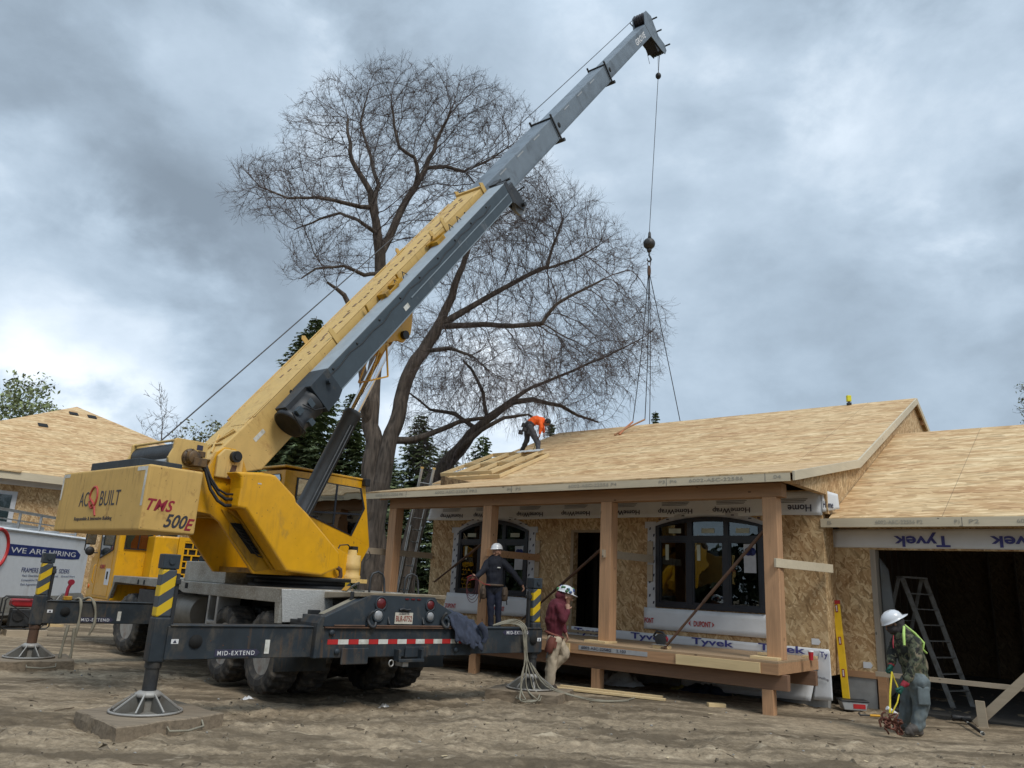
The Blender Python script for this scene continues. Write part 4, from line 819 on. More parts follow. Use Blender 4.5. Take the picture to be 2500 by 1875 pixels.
# ---- counterweight
m = um(); m.box(-1.26, 1.24, -3.45, -2.70, 2.11, 2.945); cw = part(m, 'counterweight', 'yellow_cw', bevel=.03, seg=3)
m = um(); m.box(-.65, .75, -3.35, -2.75, 2.95, 3.07); part(m, 'ballast_box', 'grey', cw, bevel=.01)
CWF = S@tr(0, -3.451, 0)
for nm, x, z, w, h, mt in (('AC', -.57, 2.44, .27, .20, 'charcoal'), ('BUILT', .04, 2.44, .56, .20, 'charcoal'), ('Responsible & Innovative Building', -.63, 2.235, 1.10, .065, 'charcoal')):
    text(nm, cw, CWF@tr(x, 0, z), w, h, M[mt], italic=False, bold=0 if len(nm) < 8 else .004)
q = MB(S); pts = [(-.155+.11*cos(a)*1.0, -3.455, 2.56+.145*sin(a)) for a in [radians(d) for d in range(200, 560, 18)]]
q.tube(pts+[(-.10, -3.455, 2.46), (-.05, -3.455, 2.36), (-.02, -3.455, 2.31)], .015, 6); q.tube([(-.20, -3.455, 2.43), (-.14, -3.455, 2.48), (-.06, -3.455, 2.42), (-.07, -3.455, 2.36), (-.03, -3.455, 2.33)], .012, 6); part(q, 'emblem', 'maroon' if False else mat('logo_red', (.42, .05, .04), .5), cw, bevel=0)
SF = S@tr(1.241, 0, 0)@rotz(90)
text('TMS', cw, SF@tr(-3.40, 0, 2.37), .36, .15, M['maroon'], italic=True, bold=.02, spacing=1.1); text('500', cw, SF@tr(-3.15, 0, 2.175), .32, .175, M['charcoal'], italic=True, bold=.02); text('E', cw, SF@tr(-2.86, 0, 2.16), .13, .155, M['maroon'], italic=True, bold=.02)
m = um()
for x0, x1, z0, z1 in ((-1.22, -1.02, 2.87, 2.92), (-1.23, -1.19, 2.55, 2.87), (.95, 1.21, 2.87, 2.92), (1.16, 1.21, 2.42, 2.87)): m.box(x0, x1, -3.453, -3.4505, z0, z1)
part(m, 'reflective_tape', 'tape', cw, bevel=0)
# ---- winch
for s, x in ((1, .58), (-1, -.62)):
    m = um(); m.prism([(-2.86, 3.05), (-2.90, 3.16), (-2.84, 3.30), (-2.84, 3.42), (-2.80, 3.45), (-2.36, 3.45), (-2.33, 3.42), (-2.33, 3.12), (-2.36, 3.05)], 'x', x-.02, x+.02); wp = part(m, 'winch_plate', 'yellow_old', bevel=.006)
m = um(); m.tube([(-.6, -2.68, 3.24), (.56, -2.68, 3.24)], .165, 28); dr = part(m, 'winch_drum', mat('drum_rope', (.05, .055, .06), .5, .3, bmp=.6, bsc=60), bevel=0)
m = um(); m.tube([(-.6, -2.86, 3.10), (.56, -2.86, 3.10)], .05, 10); part(m, 'idler_roller', 'alu', dr, bevel=0)
m = um(); m.lathe([(.13, 0), (.13, .03), (.10, .05), (.09, .13), (.05, .14), (0, .14)], (.60, -2.58, 3.20), 'x', 18)
for k in range(8): m.tube([(.62, -2.58+.115*cos(k*.785), 3.2+.115*sin(k*.785)), (.65, -2.58+.115*cos(k*.785), 3.2+.115*sin(k*.785))], .012, 6)
m.box(.62, .76, -2.60, -2.40, 3.08, 3.2); m.box(.62, .72, -2.52, -2.42, 3.22, 3.30); part(m, 'winch_motor', mat('greasy_motor', (.16, .09, .03), .5, dirt=(.03, .02, .015), da=.45, ds=9), bevel=.006)
m = um(); m.box(.601, .606, -2.50, -2.41, 3.33, 3.40); part(m, 'maker_plate', 'ink', bevel=0)
m = um(); m.tube([(-.6, -2.80, 3.42), (.56, -2.80, 3.42)], .02, 8); part(m, 'winch_bar', 'yellow_old', bevel=0)
# ---- operator cab
side = [(-.14, 1.78), (-.14, 3.46), (1.64, 3.52), (1.70, 3.44), (1.95, 2.28), (1.68, 1.80), (1.4, 1.78)]
wp_ = [(.15, 2.93), (.15, 3.34), (1.57, 3.34), (1.70, 2.98), (1.45, 2.47), (.40, 2.75)]
m = um(); a_, b_, c_, d_, e_, f_, g_ = side; A_, B_, C_, D_, E_, F_ = wp_
for x0, x1 in ((-.60, -.57), (-1.33, -1.30)):
    for q in ([a_, b_, B_, A_], [b_, c_, C_, B_], [c_, d_, D_, C_], [d_, e_, E_, D_], [e_, f_, g_, E_], [g_, a_, F_, E_], [a_, A_, F_]): m.prism(q, 'x', x0, x1)
m.prism([(-1.30, 1.78), (-.60, 1.78), (-.60, 2.95), (-1.30, 2.95)], 'y', -.14, -.11); m.box(-1.30, -.60, -.14, -.11, 3.38, 3.46); m.box(-1.30, -1.24, -.14, -.11, 2.95, 3.38); m.box(-.72, -.60, -.14, -.11, 2.95, 3.38)
m.box(-1.30, -.60, -.11, 1.6, 1.78, 1.82); m.prism([(1.95, 2.28), (1.68, 1.80), (1.66, 1.82), (1.92, 2.30)], 'x', -1.30, -.60); m.prism([(1.95, 2.28), (1.92, 2.28), (1.86, 2.56), (1.89, 2.56)], 'x', -1.30, -.60); m.prism([(1.70, 3.44), (1.64, 3.52), (1.60, 3.48), (1.67, 3.40)], 'x', -1.30, -.60)
oc = part(m, 'operator_cab', 'yellow', bevel=.004)
m = um(); m.prism([(1.89, 2.56), (1.88, 2.56), (1.69, 3.40), (1.70, 3.40)], 'x', -1.29, -.61); part(m, 'windscreen', 'glass_cab', oc, bevel=0)
m = um(); m.box(-1.2, -.7, .05, .35, 1.82, 2.3); m.box(-1.2, -.7, .05, .15, 2.3, 2.95); m.box(-1.1, -.75, 1.3, 1.6, 1.82, 2.7); part(m, 'seat', 'dark', oc)
m = um(); m.box(-1.36, -.55, -.17, 1.67, 3.505, 3.545); part(m, 'cab_roof', 'yellow', oc, bevel=.012)
f = pane(oc, wp_, 'x', -.569, .012, gl='glass_cab', w=1.05); pane(oc, wp_, 'x', -1.331, -.012, gl='cab_pane', w=1.05)
m = um(); m.box(-.566, -.552, 1.0, 1.035, 2.62, 3.34); m.bar((-.56, .38, 2.79), (-.56, 1.62, 2.86), .012, .03); part(m, 'window_bar', 'frame_black', f, bevel=0)
pane(oc, [(-1.24, 2.95), (-1.24, 3.38), (-.72, 3.38), (-.68, 3.3), (-.74, 2.95)], 'y', -.141, -.012, gl='glass_cab')
m = um(); m.box(-.56, -.45, 1.60, 1.72, 3.40, 3.54); part(m, 'work_lamp', 'black', oc, bevel=.01)
m = um(); m.tube([(-.52, 1.90, 2.2), (-.50, 1.95, 2.1), (-.52, 1.86, 2.02)], .01, 5); part(m, 'cab_handle', 'black', oc, bevel=0)
# ---- lift cylinder
def bl(p): return B@Vector(p)
def s2(v): return S.inverted()@v
top = s2(B@Vector((0, 4.42, -.86))); bot = Vector((0, -.42, 2.05)); mid = Vector((0, .68, 4.62)); dcy = (top-bot).normalized()
mid = bot+dcy*2.80
m = um(); m.tube([bot, bot+dcy*.05, mid-dcy*.08, mid-dcy*.075, mid], [.155, .155, .155, .172, .172], 28); m.tube([bot+dcy*.4+Vector((.17, -.04, 0)), mid-dcy*.3+Vector((.17, -.04, 0))], .016, 6); m.tube([bot+dcy*.4+Vector((.17, .03, 0)), mid-dcy*.3+Vector((.17, .03, 0))], .012, 6); cyl = part(m, 'lift_cylinder', mat('cylinder_grey', (.055, .062, .07), .38, dirt=(.09, .085, .08), da=.1), bevel=0)
m = um(); m.tube([mid, top], .105, 28); part(m, 'cylinder_rod', 'chrome', cyl, bevel=0)
m = um(); m.box(-.5, .5, -.55, -.25, 1.75, 2.3); part(m, 'cylinder_foot', 'dark')

# ================================================================== boom (B frame: x right, y along, z up-back)
def bm_(): return MB(B)
m = bm_(); m.prism([(-.20, .16), (.9, .13), (8.80, .125), (8.80, -.57), (.35, -.57), (-.22, -.16)], 'x', -.36, .36); base = part(m, 'boom_base_section', 'yellow_old', bevel=.02)
m = bm_(); m.box(-.39, .39, 8.78, 8.86, -.60, .17); m.prism([(8.80, .125), (8.80, .26), (8.92, .20), (8.92, -.05)], 'x', .36, .385); m.prism([(8.80, .125), (8.80, .26), (8.92, .20), (8.92, -.05)], 'x', -.385, -.36); part(m, 'boom_collar', 'yellow_old', base, bevel=.006)
m = bm_(); m.box(-.37, -.34, .8, 8.4, .13, .15); m.box(.34, .37, .8, 8.4, .128, .142); part(m, 'top_rail', 'yellow_old', base)
m = bm_(); m.prism([(.62, .137), (1.28, .133), (1.28, .14), (.62, .144)], 'x', -.05, .32); part(m, 'inspection_cover', 'yellow_old', base)
m = bm_()
for (a, b) in (((-.25, -.05), (.3, .45)), ((.25, -.05), (-.1, .40)), ((-.2, .15), (.3, .15)), ((-.1, -.1), (.2, .5))): m.bar((a[0], a[1], .175), (b[0], b[1], .165), .03, .03)
part(m, 'stiffener', 'yellow_old', base)
m = bm_(); rs = random.Random(11)
for k in range(46):
    y = 1.9+k*.145+rs.uniform(-.04, .04); x = rs.gauss(.03, .05); m.box(x-.02, x+.02+rs.uniform(0, .03), y, y+rs.uniform(.03, .13), .1255 if y > .9 else .13, .1345)
part(m, 'grease_marks', mat('grease_mark', (.20, .12, .06), .6), base, bevel=0)
m = bm_(); m.box(.361, .364, .56, .80, -.18, -.11); part(m, 'sticker', 'tape', base, bevel=0)
for y in (.35, 3.45, 5.9, 8.0): pass
for y, z in ((1.62, -.02), (3.02, -.02), (4.62, -.0), (6.75, -.12), (7.85, -.02)):
    m = bm_(); m.lathe([(.035, 0), (.035, .004), (0, .004)], (.36, y, z), 'x', 12); part(m, 'bolt_hole', 'void', base, bevel=0)
for y, s, h in ((3.0, 1, .14), (2.98, -1, .14), (6.55, 1, .12), (6.2, -1, .10), (7.05, 1, .16)):
    m = bm_(); m.prism([(y-.05, -.45), (y-.05, .12), (y-.05, .12+h), (y, .12+h+.04), (y+.05, .12+h), (y+.05, .12), (y+.02, -.45)], 'x', s*.362, s*.382); lg = part(m, 'lifting_lug', 'yellow_old', base, bevel=.004)
m = bm_(); m.box(.37, .60, 4.35, 4.50, -.02, .10); m.bar((.42, 4.0, -.05), (.62, 4.75, .05), .05, .05); m.box(.37, .55, 4.72, 5.0, .0, .08); m.bar((.40, 3.9, -.2), (.45, 3.92, .16), .03, .04); m.bar((.40, 4.98, -.2), (.45, 5.0, .16), .03, .04); part(m, 'jib_bracket', 'yellow_dark', base)
m = bm_(); m.box(.37, .62, 6.30, 6.60, -.05, .09); m.bar((.40, 6.2, .1), (.60, 6.7, .12), .04, .04); m.tube([(.45, 6.35, .12), (.5, 6.4, .2)], .02, 6); part(m, 'jib_bracket', 'yellow_dark', base)
m = bm_(); m.box(-.46, -.36, 6.2, 6.45, .0, .13); part(m, 'rope_guide', 'yellow_dark', base)
m = bm_(); m.prism([(3.6, -.57), (5.15, -.57), (4.75, -.90), (4.62, -.98), (4.35, -.98), (4.25, -.85)], 'x', -.30, -.24); m.prism([(3.6, -.57), (5.15, -.57), (4.75, -.90), (4.62, -.98), (4.35, -.98), (4.25, -.85)], 'x', .24, .30); bk = part(m, 'cylinder_bracket', 'yellow', base)
m = bm_(); m.tube([(-.38, 4.45, -.88), (.38, 4.45, -.88)], .085, 16); part(m, 'cylinder_pin', 'black', bk, bevel=0)
m = bm_(); m.box(-.05, .30, 3.72, 4.02, -.80, -.66); part(m, 'junction_box', 'yellow', base)
m = bm_(); 
for a, b in (((.30, 3.70, -.72), (.34, 3.10, -.95)), ((.30, 3.95, -.75), (.34, 3.52, -1.18)), ((.34, 3.10, -.95), (.34, 3.52, -1.18)), ((.05, 3.70, -.72), (.05, 3.1, -.95)), ((.34, 3.10, -.95), (.05, 3.10, -.95))): m.bar(a, b, .03, .03)
part(m, 'guard_frame', 'yellow', base)
# telescoped sections
for (y0, y1, hw, zt, zb) in ((8.86, 12.98, .305, .085, -.50), (12.98, 17.20, .262, .058, -.455), (17.20, 21.45, .222, .035, -.42)):
    m = bm_(); m.prism([(y0-.3, zt), (y1, zt), (y1, zb), (y0-.3, zb)], 'x', -hw, hw); sec = part(m, 'boom_section', 'grey_boom', base, bevel=.016)
    if y1 < 21:
        m = bm_(); e = .03
        for a, b in (((-hw-e, y1, zb-e), (hw+e, y1, zb-e)), ((hw+e, y1, zb-e-.03), (hw+e, y1, zt+.12)), ((-hw-e, y1, zb-e), (-hw-e, y1, zt+.12)), ((-hw-e, y1, zt+.02), (hw+e, y1-.0, zt+.02))): m.bar(a, b, .045, .045)
        m.tube([(-hw-.08, y1+.03, zb-.05), (hw+.10, y1+.03, zb-.05)], .05, 10); part(m, 'section_collar', 'dark', base)
    m = bm_(); m.prism([(y0+.2, zb+.05), (y0+.2, zb+.075), (y1-.1, zb+.075), (y1-.1, zb+.05)], 'x', hw+.001, hw+.012); part(m, 'wear_rail', 'grey_boom', base, bevel=0)
    m = bm_()
    for k in range(3): yy = y0+.9+k*1.0; m.box(hw+.001, hw+.006, yy, yy+.35, zt-.09, zt-.06)
    if y1 < 21: part(m, 'bare_scuff', 'alu', base, bevel=0)
    m = bm_(); m.lathe([(.075, .0), (.075, .004), (0, .004)], (hw, y0+.32, zb+.24), 'x', 16)
    if y0 > 10: part(m, 'sight_hole', 'void', base, bevel=0)
text('GROVE', base, B@tr(.2235, 20.05, -.30)@rotz(90), .95, .20, M['white'], bold=.02)
# boom head
m = bm_()
for s in (-1, 1): m.prism([(21.30, .035), (21.55, .33), (21.80, .36), (22.05, .10), (22.05, -.6), (22.30, -.98), (22.26, -1.20), (22.05, -1.25), (21.86, -1.05), (21.45, -.42)], 'x', s*.205, s*.23)
head = part(m, 'boom_head', 'grey_boom', base)
m = bm_()
for k in range(4): m.lathe([(.19, 0), (.215, .01), (.19, .035), (.19, .055), (.215, .08), (.19, .09)], (-.19+k*.095, 21.72, .14), 'x', 20)
part(m, 'head_sheave', mat('sheave_dark', (.035, .03, .035), .5), head, bevel=0)
m = bm_()
for k in range(4): m.lathe([(.17, 0), (.195, .01), (.17, .035), (.17, .055), (.195, .08), (.17, .09)], (-.19+k*.095, 22.02, -1.02), 'x', 20)
m.box(-.19, .19, 21.6, 21.95, -1.0, -.45); part(m, 'lower_sheave', 'black', head, bevel=0)
for y, z in ((22.07, -.02), (22.06, -.45), (22.33, -1.05)):
    m = bm_(); m.tube([(-.26, y, z), (.40, y, z)], .028, 8); part(m, 'cross_pin', 'dark', head, bevel=0)
m = bm_(); m.tube([(-.30, 21.45, .25), (-.22, 21.40, .10)], .02, 6); m.tube([(-.20, 21.62, -.95), (-.20, 21.50, -1.25)], .008, 5); part(m, 'rope_keeper', 'dark', head, bevel=0)
# ---- stowed swing-away jib
m = bm_(); m.prism([(1.62, .0), (1.62, -.44), (8.95, -.44), (8.95, .0)], 'x', .44, .87); jib = part(m, 'folding_jib', 'grey_jib', bevel=.012)
m = bm_(); m.box(.43, .872, 1.62, 8.95, .001, .012); part(m, 'jib_top_plate', mat('jib_top_grey', (.30, .35, .39), .5, var=.1), jib, bevel=.003)
m = bm_(); m.box(.871, .886, 4.6, 8.9, -.235, -.215); m.box(.871, .880, 1.7, 8.9, -.44, -.42); part(m, 'jib_rail', mat('jib_rail', (.19, .235, .27), .5), jib, bevel=0)
m = bm_(); m.tube([(.885, 2.0+k*.34, -.10-.035*(k % 2)+.02*sin(k)) for k in range(19)], .008, 5); part(m, 'jib_cable', 'black', jib, bevel=0)
m = bm_()
for k in range(9): m.lathe([(.022, 0), (.022, .012), (0, .012)], (.871, 2.2+k*.72, -.07), 'x', 8)
part(m, 'jib_bolt', 'black', jib, bevel=0)
m = bm_(); m.box(.872, .875, 4.30, 4.46, -.33, -.24); part(m, 'sticker', 'tape', jib, bevel=0)
for y in (4.75, 5.05, 6.95, 7.3):
    m = bm_(); m.tube([(.52, y, .01), (.52, y+.06, .13), (.52, y+.14, .01)], .010, 5); part(m, 'wire_loop', 'black', jib, bevel=0)
m = bm_(); m.box(.44, .87, 8.95, 9.08, -.5, .02); m.prism([(8.95, -.10), (9.35, -.12), (9.45, -.45), (9.48, -.78), (9.30, -.85), (9.12, -.55), (8.95, -.48)], 'x', .54, .58); m.prism([(8.95, -.10), (9.35, -.12), (9.45, -.45), (9.48, -.78), (9.30, -.85), (9.12, -.55), (8.95, -.48)], 'x', .74, .78); m.box(.42, .62, 9.0, 9.28, .0, .05); m.box(.6, .84, 9.05, 9.3, -.2, -.12); m.tube([(.5, 9.15, -.02), (.9, 9.2, .0)], .03, 6); jh = part(m, 'jib_head', 'dark', jib)
m = bm_(); m.lathe([(0, -.03), (.20, -.03), (.215, -.04), (.215, -.02), (.18, 0), (.215, .02), (.215, .04), (.20, .03), (0, .03)], (.66, 9.36, -.72), 'x', 28); part(m, 'jib_sheave', mat('sheave_grey', (.20, .21, .22), .5), jh, bevel=0)
m = bm_(); m.tube([(.55, 9.36, -.72), (.86, 9.36, -.72)], .05, 10); m.tube([(.62, 9.5, -.45), (.88, 9.6, -.40)], .02, 6); part(m, 'sheave_pin', 'dark', jh, bevel=0)
m = bm_(); m.prism([(1.62, .02), (1.62, -.52), (1.95, -.50), (2.10, -.44), (2.10, .02)], 'x', .42, .89); m.tube([(.9, 1.95, -.15), (.98, 1.95, -.15)], .05, 8); jb = part(m, 'jib_foot', 'grey', jib, bevel=.008)
m = bm_(); m.lathe([(.24, 1.02), (.265, 1.03), (.265, 1.12), (.25, 1.13), (.25, 1.50), (.265, 1.52), (.265, 1.60)], (.64, 0, -.26), 'y', 28); m.lathe([(.24, 1.02), (.23, 1.2), (0, 1.2)], (.64, 0, -.26), 'y', 28); m.box(.5, .78, 1.1, 1.62, -.1, .03); part(m, 'jib_pivot_drum', 'dark', jb, bevel=0)
m = bm_(); m.box(.86, .93, 1.12, 1.24, -.18, -.08); m.box(.86, .93, 1.18, 1.28, -.46, -.36); m.box(.895, .90, 1.40, 1.50, -.26, -.12); part(m, 'control_box', 'grey_jib', jb, bevel=.008)
m = bm_(); m.tube([(.92, 1.05, -.05), (.95, 1.0, -.25), (.90, 1.04, -.45), (.8, 1.02, -.52)], .012, 5); m.tube([(.9, 1.3, -.1), (.93, 1.4, -.3), (.9, 1.6, -.42)], .010, 5); part(m, 'cable_loop', 'black', jb, bevel=0)
# ---- hoist rope
a = S@Vector((-.05, -2.75, 3.42)); b = B@Vector((-.05, 21.62, .345)); m = MB()
n = 24; m.tube([a.lerp(b, i/n)+Vector((0, 0, -.12*4*(i/n)*(1-i/n))) for i in range(n+1)], .011, 6); m.build('hoist_rope', M['cable'], crane, F=Matrix())
HB = Vector(on_depth(1585, 595, float((B@Vector((0, 22.2, -1.1))).y)-.0))
rope_top = B@Vector((.04, 22.20, -1.06))
m = MB(); m.tube([rope_top, HB+Vector((.0, 0, .36))], .011, 6); m.build('load_rope', M['cable'], crane, F=Matrix())
p1 = B@Vector((-.06, 22.1, -1.2)); p2 = rope_top.lerp(HB, .145)
m = MB(); m.tube([p1, p2], .006, 5); m.tube([p1+Vector((.04, 0, 0)), p2], .005, 5); m.build('limit_chain', M['cable'], crane, F=Matrix())
m = MB(); m.sphere(tuple(p2), .10, 12, (1, 1, 1.2)); m.build('limit_weight', M['black'], crane, F=Matrix())
# ---- hook ball, a thing hung from the rope
ball = empty('hook_ball', Matrix.Translation(HB), 'round dark headache ball with a swivel hook hanging from the crane rope', 'hook')
m = MB(Matrix.Translation(HB)); m.sphere((0, 0, 0), .195, 24); m.lathe([(.0, -.30), (.05, -.30), (.075, -.26), (.08, -.20), (.05, -.17)], (0, 0, 0), 'z', 14); m.lathe([(.03, .42), (.045, .36), (.05, .26), (.07, .18), (.0, .17)], (0.01, 0, 0), 'z', 10); m.build('ball', mat('cast_ball', (.035, .032, .03), .5, var=.3), ball)
m = MB(Matrix.Translation(HB)); m.tube([(0, 0, -.28), (0, 0, -.42), (.035, 0, -.48), (.06, 0, -.55), (.035, 0, -.62), (-.02, 0, -.63), (-.06, 0, -.58), (-.06, 0, -.52)], [.025, .03, .032, .036, .034, .03, .022, .012], 8); m.build('hook', M['dark'], ball)
sl0 = HB+Vector((0, 0, -.62))
sling = empty('chain_sling', Matrix.Translation(sl0), 'four leg chain sling hanging from the hook ball down to the roof', 'sling')
SLF = Matrix.Translation(sl0)
m = MB(SLF); m.tube([(.07*cos(a)*.7, 0, -.08+.10*sin(a)) for a in [k*pi/8 for k in range(17)]], .014, 6)
for k in range(4): m.tube([(-.03+.02*k, .01*k, -.16), (-.035+.024*k, 0, -.34), (-.03+.02*k, 0, -.50)], [.02, .028, .02], 6)
m.build('master_link', M['rust'], sling)
ends = [Vector(on_plane(1544.8, 1030, np.array(H@Vector((0, 9.0, 0))), az(38.7))), Vector(on_plane(1574.5, 1024, np.array(H@Vector((0, 9.0, 0))), az(38.7))), Vector(on_plane(1585.5, 1046, np.array(H@Vector((0, 11.2, 0))), az(38.7))), Vector(on_plane(1662, 1036, np.array(H@Vector((0, 10.6, 0))), az(38.7)))]
for i, e in enumerate(ends):
    m = MB(SLF); st = sl0+Vector((-.03+.02*i, 0, -.50)); pts = []
    for k in range(15): t = k/14; p = st.lerp(e, t); pts.append(p+Vector((.03*sin(t*pi), 0, -.10*sin(t*pi)))-sl0)
    m.tube(pts, .014, 5); m.build('chain_leg', M['cable'], sling)
for i in (0, 1):
    e = ends[i]; g = Vector(on_plane(1500 if i == 1 else 1512, 1067 if i == 1 else 1057, np.array(H@Vector((0, 8.35, 0))), az(38.7))); loc = H.inverted()@g; loc.z = roof_z(loc.y)+.03; g = H@loc
    o = empty('lifting_strap', Matrix.Translation(g), ['orange lifting strap tied to the shorter slack sling chain on the roof', 'tan lifting strap stretched flat across the roof sheathing to the sling hook'][i], 'strap', 'lifting straps lying on the roof')
    m = MB(); lp = H.inverted()@e; lp.z = max(roof_z(lp.y)+.05, lp.z); m.tube([e-g, (H@(lp.lerp(loc, .5)+Vector((0, 0, .02))))-g, Vector((0, 0, 0))], [.03, .03, .035], 6); m.build('webbing', mat('strap_orange', (.50, .20, .10), .8) if i == 0 else mat('strap_tan', (.40, .22, .12), .8), o, F=Matrix.Translation(g))
# ================================================================== trees
M['bark'] = mat('bark', (.085, .067, .053), .95, var=.65, vs=4, bmp=1.0, bsc=9, st=(3, 3, .45))
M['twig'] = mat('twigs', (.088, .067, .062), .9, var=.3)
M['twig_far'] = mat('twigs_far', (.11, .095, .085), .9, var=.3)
M['needle'] = mat('spruce_needles', (.19, .235, .11), .85, var=.55, vs=1.6)
M['leaf'] = mat('budding_leaves', (.19, .225, .10), .8, var=.45, vs=1.2)
M['leaf_pale'] = mat('pale_leaves', (.17, .18, .10), .8, var=.4, vs=1.2)
def grow(limbs, blobs, Yc, natt, influence=2.6, kill=.36, step=.27, seed=1, dz=3.5, maxit=160, droop=0.0):
    """space colonisation from traced main limbs into the crown volume"""
    rg = np.random.default_rng(seed); pos = []; par = []; rad = []
    def addn(p, q, r): pos.append(np.array(p, float)); par.append(q); rad.append(r); return len(pos)-1
    for lb in limbs:
        prev = None
        for (px, py, dd, r) in lb:
            if py is None: w = np.array([px[0], px[1], px[2]])
            else: w = on_depth(px, py, Yc+dd)
            if prev is None:
                if pos:
                    P = np.array(pos); j = int(np.argmin(((P-w)**2).sum(1)))
                    if ((P[j]-w)**2).sum() < 9: prev = j
                if prev is None: prev = addn(w, -1, r); lastr = r; continue
                lastr = r
            a = pos[prev]; d = np.linalg.norm(w-a); n = max(1, int(d/step)); r = r*.88 if r < .2 else r; r0 = lastr; lastr = r
            jit = rg.normal(0, .07, 3)
            for k in range(1, n+1):
                t = k/n; p = a+(w-a)*t+np.array([sin(t*pi), cos(t*3)*sin(t*pi), 0])*jit*d*.5
                prev = addn(p, prev, r0+(r-r0)*t)
    att = []
    tot = sum(b[2]*b[3] for b in blobs)
    for cx, cy, rx, ry, dd in blobs:
        n = int(natt*rx*ry/tot); k = 0
        while k < n:
            v = rg.uniform(-1, 1, 3)
            if (v*v).sum() > 1: continue
            if rg.random() > .35+.65*np.sqrt((v*v).sum()): continue
            att.append(on_depth(cx+rx*v[0], cy+ry*v[1], Yc+dd+dz*v[2])); k += 1
    att = np.array(att); cen = att.mean(0)-np.array([0, 0, 2.5]); near = np.full(len(att), -1); nd = np.full(len(att), 1e9)
    def upd(new):
        for s in range(0, len(new), 400):
            idx = new[s:s+400]; D = ((att[:, None]-np.array([pos[i] for i in idx])[None])**2).sum(-1); j = D.argmin(1); dm = D[np.arange(len(att)), j]
            b = dm < nd; nd[b] = dm[b]; near[b] = np.array(idx)[j[b]]
    upd(list(range(len(pos)))); alive = np.ones(len(att), bool)
    nch = {}
    for it in range(maxit):
        alive &= nd > kill*kill
        sel = alive & (nd < influence*influence*(4 if it < 30 else 1))
        if not sel.any(): break
        dirs = {}
        for i in np.nonzero(sel)[0]:
            d = att[i]-pos[near[i]]; dirs.setdefault(int(near[i]), []).append(d/np.linalg.norm(d))
        new = []
        for j, ds in dirs.items():
            nch[j] = nch.get(j, 0)+1
            if nch[j] > 2: alive &= near != j; continue
            rb_ = pos[j]-cen; d = np.mean(ds, 0)+rg.normal(0, .13, 3)+.22*rb_/(np.linalg.norm(rb_)+1e-9)+np.array([0, 0, -droop])
            if par[j] >= 0: pd = pos[j]-pos[par[j]]; d = d+.75*pd/(np.linalg.norm(pd)+1e-9)
            d /= np.linalg.norm(d)+1e-9; new.append(addn(pos[j]+d*step, j, 0))
        if len(pos) > 26000: break
        upd(new)
    n = len(pos); ch = [[] for _ in range(n)]
    for i in range(n):
        if par[i] >= 0: ch[par[i]].append(i)
    order = sorted(range(n), key=lambda i: -i); pr = [0.0]*n
    for i in order:
        pr[i] = .0055 if not ch[i] else sum(pr[c]**1.98 for c in ch[i])**(1/1.98)
    R = [max(min(pr[i], .10+.02*sin(i)), rad[i] or 0) for i in range(n)]
    return pos, par, ch, R
